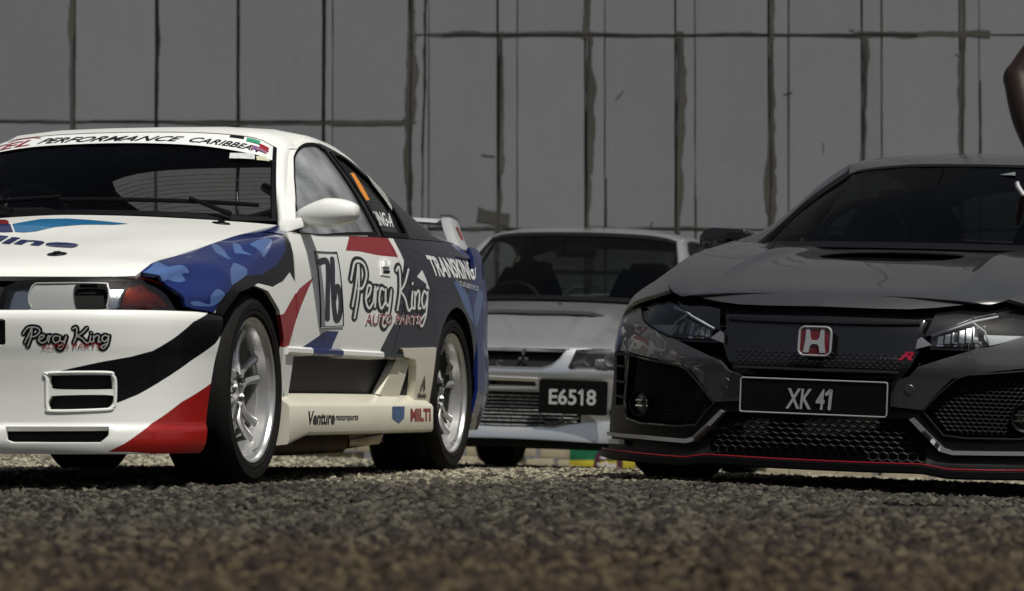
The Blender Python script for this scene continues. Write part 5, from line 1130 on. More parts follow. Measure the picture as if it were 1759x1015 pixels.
# headlamps
LP = UV['cv_lamp']; LP = [(-.985, .700), (-.93, .665)]+LP[2:]; LPm = [(-a, b) for a, b in LP]
for s in (1, -1):
    q = [(s*a, b) for a, b in LPm]; cen = np.mean(q, 0); big = [cen+(np.array(p)-cen)*1.03 for p in q]
    lt = panel('headlamp', cv_nose.shift(-.05), big, mat('lamp_housing', (.10, .105, .11), .4, .2), hatch, flange=0, h=.04)
    dv = [(s*.555, .640), (s*.57, .535), (s*1.02, .535), (s*1.02, .72)]
    panel('bowl', cv_nose.shift(-.032), [(s*.60, .640), (s*.73, .668), (s*.90, .688), (s*.955, .690), (s*.88, .640), (s*.79, .600), (s*.69, .572), (s*.62, .556), (s*.60, .58)], M_lampbody, lt, flange=.01)
    panel('chrome_wing', cv_nose.shift(-.02), [(s*.83, .675), (s*.96, .697), (s*.89, .650), (s*.80, .61)], mat('lamp_chrome', (.5, .52, .52), .28, .8), lt, flange=.01)
    for k in range(6):
        a = .425+.026*k; z0 = .552+.002*k; z1 = .582+.0085*k
        panel('led_reflector', cv_nose.shift(-.022), [(s*a, z0), (s*(a+.019), z0-.002), (s*(a+.022), z1), (s*(a+.003), z1-.004)], mat('lamp_chrome', (0, 0, 0)), lt, flange=.012, h=.02)
    tubeon('light_guide', cv_nose.shift(-.012), [(s*a, b) for a, b in ((.405, .577), (.48, .606), (.56, .634), (.66, .655))], .004, mat('light_guide', (.6, .62, .65), .3), lt)
    tubeon('light_guide', cv_nose.shift(-.014), [(s*a, b) for a, b in ((.55, .636), (.60, .60), (.61, .556))], .003, mat('light_guide', (0, 0, 0)), lt)
    panel('lens', cv_nose, q, M_clear, lt, off=-.002, flange=.02)
    panel('silver_tip', cv_nose, [(s*-a, b) for a, b in UV['cv_tip']], mat('satin_silver', (.35, .35, .35), .25, .8), hatch, off=.0, flange=.008)
    panel('brow', cv_nose, [(s*-a, b) for a, b in UV['cv_bar'][1:]]+[(s*.985, .7025), (s*1.0, .716)], G_, hatch, off=-.014, flange=0)
    # painted wing of the bumper: under the lamp, round the corner
    wg = [(-a, b) for a, b in UV['cv_wing'][:13]]; wg[7] = (.27, .3247); wg[6] = (.27, .408)
    wg = wg+[(1.0, .487), (1.15, .49), (hE, .49), (hE, .60), (1.17, .645), (1.06, .700), (.99, .694), (.93, .660), (.88, .632)]
    panel('bumper_skin', cv_nose, [(s*a, b) for a, b in wg], B_, hatch, h=.022, flange=.02)
    # lower fascia with hexagon intake and slats
    fa = [(.25, .318), (.375, .314), (.43, .373), (.48, .425), (.634, .455), (.823, .479), (1.0, .484), (1.15, .487), (hE, .487), (cv_nose.ty(-.40), .36), (cv_nose.ty(-.44), .185), (.735, .180), (.493, .175), (.45, .183), (.34, .284), (.25, .284)]
    hx = [(-a, b) for a, b in UV['cv_hex']]
    sl = [(.990, .470), (.868, .466), (.876, .3645), (.890, .290), (.985, .286)]
    fc = panel('lower_fascia', cv_nose, [(s*a, b) for a, b in fa], M_trim, hatch, holes=[[(s*a, b) for a, b in hx], [(s*a, b) for a, b in sl]], off=-.004, flange=.03, h=.025)
    panel('intake_backing', cv_nose.shift(-.06), [(s*(a+.0), b) for a, b in ((.36, .22), (1.02, .22), (1.02, .49), (.36, .49))], M_void, fc, flange=0)
    tubeon('intake_rim', cv_nose, [(s*a, b) for a, b in hx], .0045, G_, fc, off=-.002, closed=True, n=8)
    honeycomb('intake_mesh', cv_nose.shift(-.022), [(s*-a, b) for a, b in UV['cv_hexin']], .021, M_mesh, fc, r=.0032, squash=.75)
    for z in (.428, .372, .318): tubeon('slat', cv_nose, [(s*.872, z), (s*.985, z+.004)], .0045, M_trim, fc, off=-.006)
    fz = (.7505, .301); P = cv_nose(np.array(s*fz[0]), np.array(fz[1])); N = cv_nose.normal(np.array(s*fz[0]), np.array(fz[1]))
    MF = Matrix.Translation(Vector(P)-Vector(N)*.02) @ (Vector((N[0]*.55, N[1], N[2]))).to_track_quat('X', 'Z').to_matrix().to_4x4()
    fg = MB().lathe([(.02, .050), (.026, .047), (.022, .040), (.0, .036), (-.01, .036)], 32, MF).build('fog_lamp', M_trim, hatch, angle=30)
    MB().lathe([(-.012, 0), (-.012, .01), (.0, .034), (.004, .036)], 28, MF).build('fog_reflector', mat('fog_bowl', (.6, .62, .62), .3, .4), fg)
    MB().lathe([(.016, 0), (.014, .02), (.006, .036)], 28, MF).build('fog_lens', M_clear, fg)
    for zz in (-.010, .010): MB().tube([MF @ Vector((.008, -.03, zz)), MF @ Vector((.008, .03, zz))], .003, 6).build('fog_bar', M_chrome, fg)
    # grey blade below the intake
    tr = [(1.08, .188), (.735, .1868), (.493, .182), (.463, .1913), (.409, .2385), (.353, .2897), (.337, .284), (.447, .1775), (.490, .167), (.7344, .173), (1.08, .175)]
    panel('bumper_blade', cv_nose, [(s*a, b) for a, b in tr], mat('satin_grey', (.36, .365, .37), .32, .6), hatch, off=.010, flange=.03, h=.02)
    panel('lower_valance', cv_nose.shift(-.012), [(s*.40, .19), (s*.48, .182), (s*.73, .185), (s*1.12, .19), (s*1.12, .10), (s*.40, .10)], M_mesh, hatch, flange=.01)
    MB().box((s*.80-.03, -.70, .150), (s*.80+.03, -.66, .166)).build('bracket', mat('satin_grey', (0, 0, 0)), hatch)
    # tow hook cover dot
    P = cv_nose(np.array(s*.335), np.array(.385)); N = cv_nose.normal(np.array(s*.335), np.array(.385))
    MB().lathe([(.002, 0), (.002, .016), (.0, .018), (-.004, .018)], 20, Matrix.Translation(Vector(P)) @ Vector(N).to_track_quat('X', 'Z').to_matrix().to_4x4()).build('hook_cover', B_, hatch)
# lower mesh and splitter
lm = panel('lower_intake', cv_nose.shift(-.05), [(-.50, .30), (.50, .30), (.50, .13), (-.50, .13)], M_void, hatch, flange=0)
honeycomb('lower_mesh', cv_nose.shift(-.02), [(-.32, .285), (.32, .285), (.44, .165), (.42, .14), (-.42, .14), (-.44, .165)], .034, M_mesh, lm, r=.0035, squash=.62)
ts = np.linspace(-cv_nose.ty(-.46), cv_nose.ty(-.46), 90); v = []; 
redz = pc([0, .157, .379, .436, .484, .636, .826, 1.2], [.127, .1275, .130, .123, .1165, .1185, .122, .124])
for t in ts:
    z = float(redz(abs(t))); p = cv_nose(np.array(t), np.array(.12)); n = cv_nose.normal(np.array(t), np.array(.12)); n = np.array([n[0], n[1], 0]); n /= np.linalg.norm(n)
    o = p+n*.012; o[2] = 0; i = p-n*.10; i[2] = 0
    v += [tuple(i+[0, 0, z+.004]), tuple(o-n*.012+[0, 0, z+.004]), tuple(o+[0, 0, z-.004]), tuple(o+[0, 0, z-.026]), tuple(o-n*.02+[0, 0, z-.032]), tuple(i+[0, 0, z-.032])]
k = 6; mb = MB(); mb.add(v, [(i*k+j, i*k+(j+1) % k, (i+1)*k+(j+1) % k, (i+1)*k+j) for i in range(len(ts)-1) for j in range(k)]+[tuple(range(k)), tuple((len(ts)-1)*k+j for j in range(k))])
sp = mb.build('splitter', M_trim, hatch, angle=35)
rl = []
for t in ts:
    z = float(redz(abs(t))); p = cv_nose(np.array(t), np.array(.12)); n = cv_nose.normal(np.array(t), np.array(.12)); n = np.array([n[0], n[1], 0]); n /= np.linalg.norm(n); q = p+n*.006; rl.append((q[0], q[1], z+.0025))
MB().tube(rl, .0030, 6).build('red_line', mat('splitter_red', (.20, .010, .016), .4), sp)
# number plate
pl = MB().prism(rr(.267, .0622, .010), .012, Matrix.Translation((.009, -.944, .3475)) @ Matrix.Rotation(math.radians(90), 4, 'X')).build('number_plate', P_black, hatch)
MB().tube([(.009+p[0], -.957, .3475+p[1]) for p in rr(.263, .0590, .008)], .0026, 6, closed=True).build('plate_border', P_silver, pl)
def flat_words(name, s, x0, x1, z0, z1, y, m, parent, **k):
    v, f, _ = text2d(s, **k); P = [(x0+(x1-x0)*a, y, z0+(z1-z0)*b) for a, b in v]
    return mesh(name, P, f, m, parent)
def flat_strokes(name, paths, x0, x1, z0, z1, y, m, parent, w, asp):
    v, f = strokes2d(paths, w, asp, n=6); P = [(x0+(x1-x0)*a, y, z0+(z1-z0)*b) for a, b in v]
    return mesh(name, P, f, m, parent)
flat_words('plate_letters', 'XK 4', -.088, .052, .305, .376, -.9595, P_silver, pl, shear=.12, bold=.02); flat_strokes('plate_letters', [[(.05, .74), (.62, .96)], [(.68, .96), (.50, .04)]], .055, .083, .305, .376, -.9597, P_silver, pl, .16, .4)
# flanks
FA = arc(0, .325, .362, 200, -12, 16)
def _hs(s):
    n = cv_side if s > 0 else cv_side.mirror(); zw = cv_side
    fe = lin((-.70, 1), (.44, 1), 20)+lin((.44, 1), (.46, zw.zw(.46, .20)), 10)+yz(zw, [(.46, .20)]+FA[::-1][:-3]+[(-.365, .50), (-.40, .56), (-.50, .62), (-.58, .66), (-.66, .69)])
    panel('wing_panel', n, fe, B_, hatch, h=.03)
    d1 = lin((.465, zw.zw(.465, .22)), (.465, 1), 8)+lin((.465, 1), (1.55, 1), 12)+yz(zw, [(1.55, .9), (1.53, .6), (1.50, .22)])
    panel('front_door', n, d1, B_, hatch, h=.05)
    d2 = lin((1.557, 1), (2.35, 1), 10)+yz(zw, [(2.40, .9), (2.36, .72), (2.26, .6), (2.24, .45), (2.22, .22), (1.507, .22), (1.537, .6), (1.557, .9)])
    panel('rear_door', n, d2, B_, hatch, h=.05)
    q = lin((2.36, 1), (3.24, 1), 12)+yz(zw, [(3.24, .9), (3.24, .3), (3.1, .25)])+yz(zw, arc(2.70, .325, .362, -12, 175, 16))+yz(zw, [(2.27, .6), (2.37, .72), (2.41, .9)])
    panel('quarter_panel', n, q, B_, hatch, h=.05)
    v = []
    for y in np.linspace(.42, 2.32, 20):
        v += [(s*.83, y, .24), (s*.91, y, .22), (s*.925, y, .17), (s*.80, y, .155)]
    mb = MB(); mb.add(v, [(i*4+j, i*4+(j+1) % 4, (i+1)*4+(j+1) % 4, (i+1)*4+j) for i in range(19) for j in range(4)]+[(0, 1, 2, 3), (76, 77, 78, 79)]); mb.build('side_skirt', M_trim, hatch)
    fr = cv_frame if s > 0 else cv_frame.mirror()
    ol = lin((.60, 0), (3.28, 0), 40)+lin((3.28, 0), (3.28, 1), 2)+lin((3.28, 1), (.60, 1), 60)+lin((.60, 1), (.60, 0), 1)
    w1 = [(.78, .08), (.95, .42), (1.15, .75), (1.30, .90), (1.5, .93), (1.53, .06), (1.1, .05)]; w2 = [(1.57, .93), (2.2, .92), (2.55, .80), (2.75, .5), (2.8, .1), (2.3, .05), (1.6, .05)]
    panel('window_frame', fr, ol, B_, hatch, holes=[w1, w2], h=.05, flange=.02)
    panel('front_side_window', fr, w1, M_tint, hatch, off=-.006, flange=0); panel('rear_side_window', fr, w2, M_tint, hatch, off=-.006, flange=0)
    panel('frame_lining', fr.shift(-.025), ol, M_black, hatch, holes=[w1, w2], h=.12, flange=0)
    A = [(s*a, b, c) for a, b, c in [CV_WB[-1]]+[tuple(cv_ws(np.array(q), np.array(1.))) for q in (.25, .5, .75)]+[CV_WT[-1]]]
    Bc = [(s*a, b, c) for a, b, c in ((.77, .60, .925), (.70, .83, 1.028), (.645, 1.10, 1.174), (.603, 1.28, 1.258), (.597, 1.32, 1.27))]
    strip('front_pillar', A, Bc, B_, hatch, bulge=.006)
    strip('pillar_seal', [tuple(np.array(a)*[1, 1, 1]+[0, -.004, .004]) for a in A], [tuple(np.array(a)*.75+np.array(b)*.25+[0, -.006, .006]) for a, b in zip(A, Bc)], M_trim, hatch, bulge=.002)
    C = [(s*a, b, c) for a, b, c in [tuple(cv_rg(np.array(q), np.array(1.))) for q in (0, .5, 1)]]; D = [(s*.565, 2.8, 1.24), (s*.56, 3.1, 1.16), (s*.60, 3.28, 1.08)]
    strip('rear_pillar', C, D, B_, hatch)
    strip('cowl_corner', [(s*.757, .46, .934), (s*.72, .55, .93), (s*.70, .60, .922)], [(s*.80, .47, .945), (s*.795, .57, .93), (s*.77, .62, .93)], B_, hatch)
    # door mirror: folded box shape
    pr = [(-.10, -.030), (-.085, -.042), (.07, -.040), (.098, -.025), (.100, .022), (.085, .042), (-.05, .046), (-.085, .035), (-.105, .005)]
    M = Matrix.Translation((s*.925, .90, .953)) @ Matrix.Rotation(math.radians(90), 4, 'X')
    MB().prism([(-s*a, b) for a, b in pr], .13, M @ Matrix.Translation((0, 0, -.03))).build('door_mirror', G_, hatch, bevel=.014, seg=3)
    MB().prism([(0, 0), (.08, 0), (.08, .03), (0, .02)], .05, Matrix.Translation((s*.80 if s > 0 else -.88, .92, .93)) @ Matrix.Rotation(math.radians(90), 4, 'X')).build('mirror_arm', G_, hatch, bevel=.006)
    for yy in (0, 2.70):
        wheel(hatch, (s*.80, yy, .33), s, R=.33, rr=.255, W=.245, style='star', rim=M_rimdark, k=7)
        MB().lathe([(-.30*s, .385), (.12*s, .385)], 28, Matrix.Translation((s*.76, yy, .33)), a0=-.35, a1=math.pi+.35).build('arch_liner', M_void, hatch)
        MB().add([(s*.44, yy-.4, .18), (s*.44, yy+.4, .18), (s*.44, yy+.4, .68), (s*.44, yy-.4, .66)], [(0, 1, 2, 3)]).build('arch_wall', M_void, hatch)
both(_hs)
sheet('windscreen', cv_ws, glass('dark_screen', (.15, .17, .17), .35), hatch, h=.08, off=-.004, flange=0)
panel('windscreen_seal', cv_ws, FR, M_trim, hatch, holes=[band(cv_ws, (.06, .04, .03))], off=-.001, flange=.01, h=.06)
panel('pale_triangle', cv_ws, [(.86, .17), (.905, .235), (.855, .25)], mat('triangle_dim', (.13, .15, .15), .5), hatch, off=.0, flange=0)  # small flat triangle in dim grey on the glass
sheet('roof', cv_roof, B_, hatch, h=.06); sheet('headliner', cv_roof.shift(-.03), M_black, hatch, h=.14, flange=0)
sheet('rear_window', cv_rg, M_tint, hatch, h=.1, off=-.004, flange=0)
tR = cv_tail.ty(3.25)
panel('tailgate', cv_tail, lin((-tR, .19), (tR, .19), 40)+lin((tR, .19), (tR, 1.05), 6)+lin((tR, 1.05), (-tR, 1.05), 40)+lin((-tR, 1.05), (-tR, .19), 6), B_, hatch, h=.08)
for s in (1, -1): panel('tail_lamp', cv_tail, [(s*.45, .86), (s*.95, .90), (s*.95, .80), (s*.60, .76)], mat('tail_red', (0, 0, 0)), hatch, off=.006, flange=.01)
rw = MB(); v = [p for x in np.linspace(-.72, .72, 13) for p in [(x, 3.35+q[0]*1.1, 1.34+q[1]*1.4) for q in sec]]; k = len(sec)
rw.add(v, [(i*k+j, i*k+(j+1) % k, (i+1)*k+(j+1) % k, (i+1)*k+j) for i in range(12) for j in range(k)]); wgo = rw.build('rear_wing', B_, hatch)
for s in (1, -1): MB().prism([(3.32, 1.04), (3.46, 1.04), (3.58, 1.36), (3.36, 1.36)], .025, Matrix(((0, 0, 1, s*.71-.0125), (1, 0, 0, 0), (0, 1, 0, 0), (0, 0, 0, 1)))).build('wing_stay', B_, hatch, bevel=.005)
MB().box((-.78, -.60, .15), (.78, 3.3, .21)).build('underbody', M_black, hatch)
MB().add([(-.72, -.50, .16), (.72, -.50, .16), (.72, -.50, .66), (-.72, -.50, .66)], [(0, 1, 2, 3)]).build('radiator_bulkhead', M_void, hatch)
MB().box((-.80, .34, .22), (.80, .38, .89)).build('firewall', M_void, hatch)
dash = MB(); v = []
for x in np.linspace(-.74, .74, 13):
    yy = .30+.28*(x/.75)**2
    v += [(x, yy, .905), (x, yy+.18, .955-.02*(x/.7)**2), (x, yy+.42, .945), (x, yy+.48, .86), (x, yy+.46, .60)]
dash.add(v, [(i*5+j, i*5+j+1, (i+1)*5+j+1, (i+1)*5+j) for i in range(12) for j in range(4)]); dash.build('dashboard', M_black, hatch)
for x in (-.36, .36):
    bucket_seat(hatch, x, 1.20, .32, M_seat, top=1.16, w=.52); MB().box((x-.13, 1.46, 1.05), (x+.13, 1.55, 1.20)).build('head_restraint', M_seat, hatch, bevel=.04)
MB().box((-.62, 2.25, .45), (.62, 2.45, 1.02)).build('rear_seat', M_seat, hatch, bevel=.05)
steering(hatch, (-.36, .85, .95), M_black)
MB().box((-.76, 2.9, .3), (.76, 2.95, 1.04)).build('load_cover', M_black, hatch)
MB().box((-.12, 1.0, 1.155), (.12, 1.03, 1.215)).build('interior_mirror', M_black, hatch, bevel=.015)
for s in (1, -1): MB().add([(s*.80, .5, .24), (s*.80, 3.2, .24), (s*.76, 3.2, 1.0), (s*.79, .6, .93)], [(0, 1, 2, 3)]).build('door_card', M_black, hatch)
place(hatch, (1.37337, 12.71875, -.045), 22, 2.2)
# ================================================================== silver saloon behind
S_ = mat('silver_paint', (.66, .68, .68), .28, .82, coat=1., coat_rough=.04)
saloon = empty('saloon_car')
tag(saloon, 'silver saloon car with plate E6518, parked behind between the other two cars', 'car')
eE = ev_nose.ty(-.37)
GRL = [(-.336, .694), (-.35, .699), (.35, .699), (.336, .694), (.301, .645), (.261, .611), (.206, .594), (-.206, .594), (-.261, .611), (-.301, .645)]
LMP = [(.384, .696), (.48, .704), (.58, .705), (.72, .698), (.88, .680), (.90, .64), (.82, .60), (.68, .588), (.56, .587), (.355, .592), (.345, .604)]
SLOT = [(-.175, .529), (.175, .524), (.179, .501), (-.175, .501)]
ICO = [(-.42, .462), (.42, .462), (.42, .288), (-.42, .288)]
out = lin((-eE, .60), (eE, .60), 2)
top = [(.30, .703), (.33, .703)]
O = [(-eE, .64), (-.92, .665), (-.90, .70), (-.30, .7055), (.30, .7055), (.90, .70), (.92, .665), (eE, .64), (ev_nose.ty(-.39), .50), (ev_nose.ty(-.42), .30), (ev_nose.ty(-.45), .285)]
O = O+lin((ev_nose.ty(-.46), .284), (-ev_nose.ty(-.46), .284), 40)+[(-ev_nose.ty(-.45), .285), (-ev_nose.ty(-.42), .30), (-ev_nose.ty(-.39), .50)]
FOG = circ((.62, .37), .062, 20, .8)
nb_ = panel('front_bumper', ev_nose, O, S_, saloon, holes=[GRL, LMP, mir(LMP), SLOT, [(-.42, .470), (.42, .470), (.42, .286), (-.42, .286)], FOG, mir(FOG)], h=.028, flange=.03)
bk = ev_nose.shift(-.05)
for q in (GRL, SLOT, ICO, FOG, mir(FOG)): panel('opening_backing', bk, [(np.mean(q, 0)+(np.array(p)-np.mean(q, 0))*1.10) for p in q], M_void, nb_, flange=0)
tubeon('slot_frame', ev_nose, [(-.19, .546), (.187, .540), (.189, .491), (-.19, .486)], .006, S_, nb_, off=.002, closed=True, n=8)
ic = panel('intercooler', ev_nose.shift(-.042), ICO, mat('cooler_core', (.03, .03, .03), .5, .6), saloon, flange=0)
for i in range(9):
    z = .300+.0185*i; tubeon('cooler_fin', ev_nose.shift(-.030), [(t, z) for t in np.linspace(-.40, .40, 9)], .0035, mat('cooler_metal', (.45, .46, .46), .4, .8, noise=.7, nscale=60), ic, n=4, h=.2)
tubeon('grille_rim', ev_nose, GRL, .004, S_, nb_, off=0, closed=True)
P = ev_nose(np.array(.098), np.array(.6526)); 
M = Matrix.Translation((P[0], P[1]+.028, P[2])) @ Matrix.Rotation(math.radians(90), 4, 'X')
em = MB()
for a in (90, 210, 330):
    r = math.radians(a); d = Vector((math.cos(r), math.sin(r))); n_ = Vector((-d.y, d.x)); q = [d*.004, d*.018+n_*.010, d*.033, d*.018-n_*.010]; em.prism([(p.x, p.y) for p in q], .006, M)
em.build('emblem', mat('dull_silver', (.25, .25, .24), .35, .8), saloon)
MB().tube([(-.022+.016*math.cos(a), -.868, .616+.014*math.sin(a)) for a in np.linspace(.6, 5.2, 12)], .003, 6).build('tow_eye', mat('dull_silver', (0, 0, 0)), saloon)
for s in (1, -1):
    q = [(s*a, b) for a, b in LMP]; cen = np.mean(q, 0)
    lt = panel('headlamp', ev_nose.shift(-.05), [cen+(np.array(p)-cen)*1.04 for p in q], mat('dark_chrome', (.10, .10, .10), .3, .8, bump=.5, bscale=50), saloon, flange=0)
    for x, z, r in ((.45, .642, .030), (.57, .648, .036), (.70, .645, .03)):
        P = ev_nose(np.array(s*x), np.array(z)); MB().lathe([(-.03, 0), (-.028, .012), (.0, r), (.006, r+.003)], 24, Matrix.Translation((P[0], P[1]+.035, P[2])) @ Matrix.Rotation(math.radians(-90), 4, 'Z')).build('lamp_bowl', mat('lamp_chrome', (0, 0, 0)), lt)
    panel('lens', ev_nose, q, M_clear, lt, off=-.002, flange=.012)
    P = ev_nose(np.array(s*.62), np.array(.37)); MB().lathe([(-.03, 0), (-.02, .03), (.0, .045), (.004, .05)], 24, Matrix.Translation((P[0]-s*.01, P[1]+.03, P[2])) @ Matrix.Rotation(math.radians(-90), 4, 'Z')).build('fog_lamp', M_lampbody, saloon)
# round duct ring beside the plate
MB().tube([(.265+.062*math.cos(a), -.885, .356+.048*math.sin(a)) for a in np.linspace(0, 2*math.pi, 25)[:-1]], .005, 6, closed=True).build('duct_ring', mat('satin_silver', (0, 0, 0)), saloon)
MB().tube(cr([(.20, -.895, .300), (.27, -.895, .294), (.35, -.89, .316), (.41, -.88, .345)], 12), .006, 6).build('duct_trim', mat('satin_silver', (0, 0, 0)), saloon)
# lower lip
ts = np.linspace(-ev_nose.ty(-.42), ev_nose.ty(-.42), 70); v = []
for t in ts:
    p = ev_nose(np.array(t), np.array(.25)); n = ev_nose.normal(np.array(t), np.array(.25)); n = np.array([n[0], n[1], 0]); n /= np.linalg.norm(n); p[2] = 0
    u = min(1, abs(t)/.5)**2; z1 = .282+.045*u; z0 = .226-.012*u
    v += [tuple(p-n*.05+[0, 0, z1+.004]), tuple(p-n*.004+[0, 0, z1]), tuple(p+n*.016+[0, 0, z0+.02]), tuple(p+n*.018+[0, 0, z0]), tuple(p-n*.05+[0, 0, z0-.004])]
k = 5; mb = MB(); mb.add(v, [(i*k+j, i*k+(j+1) % k, (i+1)*k+(j+1) % k, (i+1)*k+j) for i in range(len(ts)-1) for j in range(k)]+[tuple(range(k)), tuple((len(ts)-1)*k+j for j in range(k))])
mb.build('chin_lip', S_, saloon, angle=35)
panel('air_dam', ev_nose.shift(-.03), lin((-1.0, .24), (1.0, .24), 20)+lin((1.0, .165), (-1.0, .165), 20), M_black, saloon, flange=0, h=.06)
pl = MB().prism(rr(.181, .089, .012), .012, Matrix.Translation((.384, -.918, .4475)) @ Matrix.Rotation(math.radians(90), 4, 'X') @ Matrix.Rotation(math.radians(-.5), 4, 'Z')).build('number_plate', P_black, saloon)
PLT = mat('plate_letters', (.42, .42, .42), .4)
flat_words('plate_letters', 'E65', .258, .404, .408, .490, -.9325, PLT, pl, bold=.02); flat_strokes('plate_letters', [[(.05, .74), (.62, .96)], [(.62, .96), (.62, .03)]], .414, .444, .408, .490, -.9327, PLT, pl, .17, .4); flat_words('plate_letters', '8', .456, .507, .408, .490, -.9325, PLT, pl, bold=.02)
# bonnet with cross vent
VT = [(.70, -.52), (.73, -.40), (.735, 0), (.73, .40), (.70, .55), (.60, .45), (.58, .35), (.575, 0), (.58, -.35), (.60, -.45)]
hb2 = panel('bonnet', ev_hood, lin((0, -1), (0, 1), 40)+lin((0, 1), (1, 1), 40)+lin((1, 1), (1, -1), 40)+lin((1, -1), (0, -1), 40), S_, saloon, holes=[VT], h=.03, flange=.02)
panel('vent_tray', ev_hood.shift(-.03), [(np.array(p)-[.65, 0])*1.1+[.65, 0] for p in VT], M_void, hb2, flange=0)
for q in (.62, .68): tubeon('vent_louvre', ev_hood, [(q, b) for b in np.linspace(-.46, .46, 11)], .005, M_mesh, hb2, off=-.022, n=6, h=.2)
P = ev_hood(np.array(.92), np.array(.10)); MB().lathe([(.008, 0), (.006, .01), (0, .014)], 12, Matrix.Translation(P) @ Matrix.Rotation(math.radians(-90), 4, 'Y')).build('washer_jet', M_trim, saloon)
def _es(s):
    n = ev_side if s > 0 else ev_side.mirror(); zw = ev_side
    fe = lin((-.72, 1), (.44, 1), 20)+lin((.44, 1), (.46, zw.zw(.46, .20)), 10)+yz(zw, [(.46, .20)]+FA[::-1][:-3]+[(-.365, .52), (-.40, .645), (-.50, .66), (-.60, .69), (-.70, .70)])
    panel('wing_panel', n, fe, S_, saloon, h=.03)
    panel('front_door', n, lin((.465, zw.zw(.465, .22)), (.465, 1), 8)+lin((.465, 1), (1.50, 1), 12)+yz(zw, [(1.50, .9), (1.48, .6), (1.46, .22)]), S_, saloon, h=.06)
    panel('rear_door', n, lin((1.507, 1), (2.30, 1), 10)+yz(zw, [(2.34, .9), (2.30, .72), (2.20, .6), (2.18, .45), (2.16, .22), (1.467, .22), (1.487, .6), (1.507, .9)]), S_, saloon, h=.06)
    panel('quarter_panel', n, lin((2.31, 1), (3.24, 1), 12)+yz(zw, [(3.24, .9), (3.24, .3), (3.1, .25)])+yz(zw, arc(2.625, .325, .362, -12, 175, 16))+yz(zw, [(2.21, .6), (2.31, .72), (2.35, .9)]), S_, saloon, h=.06)
    v = []
    for y in np.linspace(.42, 2.25, 12): v += [(s*.80, y, .26), (s*.87, y, .24), (s*.88, y, .18), (s*.78, y, .16)]
    mb = MB(); mb.add(v, [(i*4+j, i*4+(j+1) % 4, (i+1)*4+(j+1) % 4, (i+1)*4+j) for i in range(11) for j in range(4)]+[(0, 1, 2, 3), (44, 45, 46, 47)]); mb.build('side_skirt', S_, saloon)
    fr = ev_frame if s > 0 else ev_frame.mirror()
    ol = lin((.52, 0), (3.05, 0), 40)+lin((3.05, 0), (3.05, 1), 2)+lin((3.05, 1), (.52, 1), 60)+lin((.52, 1), (.52, 0), 1)
    w1 = [(.70, .08), (.88, .45), (1.08, .76), (1.22, .90), (1.45, .93), (1.48, .06), (1.1, .05)]; w2 = [(1.52, .93), (2.1, .92), (2.3, .85), (2.42, .5), (2.45, .1), (2.2, .05), (1.56, .05)]
    panel('window_frame', fr, ol, S_, saloon, holes=[w1, w2], h=.05, flange=.02)
    for w, nm in ((w1, 'front_side_window'), (w2, 'rear_side_window')):
        panel(nm, fr, w, M_glass, saloon, off=-.006, flange=0); cen = np.mean(w, 0)
        panel('window_seal', fr, [cen+(np.array(p)-cen)*1.05 for p in w], M_trim, saloon, holes=[[cen+(np.array(p)-cen)*.96 for p in w]], off=.002, flange=.004)
    panel('frame_lining', fr.shift(-.025), ol, M_black, saloon, holes=[w1, w2], h=.12, flange=0)
    A = [(s*a, b, c) for a, b, c in [EV_WB[-1]]+[tuple(ev_ws(np.array(q), np.array(1.))) for q in (.25, .5, .75)]+[EV_WT[-1]]]
    Bc = [(s*a, b, c) for a, b, c in ((.755, .52, .965), (.68, .83, 1.12), (.625, 1.10, 1.27), (.595, 1.25, 1.345), (.585, 1.30, 1.36))]
    strip('front_pillar', A, Bc, S_, saloon, bulge=.006)
    C = [(s*a, b, c) for a, b, c in [tuple(ev_rg(np.array(q), np.array(1.))) for q in (0, .5, 1)]]; D = [(s*.575, 2.2, 1.37), (s*.56, 2.6, 1.27), (s*.60, 3.05, 1.08)]
    strip('rear_pillar', C, D, S_, saloon)
    strip('cowl_corner', [(s*.722, .455, .956), (s*.70, .55, .962), (s*.692, .62, .966)], [(s*.785, .46, .960), (s*.78, .50, .960), (s*.755, .52, .966)], S_, saloon)
    pr = [(-.10, -.035), (-.08, -.05), (.08, -.045), (.10, -.02), (.10, .03), (.08, .05), (-.07, .05), (-.10, .03)]
    MB().prism(pr, .12, Matrix.Translation((s*.92, .78, 1.02)) @ Matrix.Rotation(math.radians(90), 4, 'X')).build('door_mirror', S_, saloon, bevel=.02, seg=3)
    for yy in (0, 2.625):
        wheel(saloon, (s*.755, yy, .325), s, R=.325, rr=.25, W=.235, style='star', rim=M_rim, k=6)
        MB().lathe([(-.30*s, .385), (.12*s, .385)], 28, Matrix.Translation((s*.73, yy, .325)), a0=-.35, a1=math.pi+.35).build('arch_liner', M_void, saloon)
        MB().add([(s*.44, yy-.4, .18), (s*.44, yy+.4, .18), (s*.44, yy+.4, .68), (s*.44, yy-.4, .66)], [(0, 1, 2, 3)]).build('arch_wall', M_void, saloon)
both(_es)
sheet('windscreen', ev_ws, glass('grey_screen', (.45, .48, .47), .4), saloon, h=.08, off=-.004, flange=0)
panel('windscreen_seal', ev_ws, FR, M_trim, saloon, holes=[band(ev_ws, (.06, .04, .06))], off=-.001, flange=.01, h=.06)
sheet('roof', ev_roof, S_, saloon, h=.06); sheet('headliner', ev_roof.shift(-.03), M_black, saloon, h=.14, flange=0)
sheet('rear_window', ev_rg, M_tint, saloon, h=.1, off=-.004, flange=0)
sheet('boot_lid', ev_deck, S_, saloon, h=.1)
tR = ev_tail.ty(3.25)
panel('rear_bumper', ev_tail, lin((-tR, .21), (tR, .21), 40)+lin((tR, .21), (tR, 1.03), 6)+lin((tR, 1.03), (-tR, 1.03), 40)+lin((-tR, 1.03), (-tR, .21), 6), S_, saloon, h=.08)
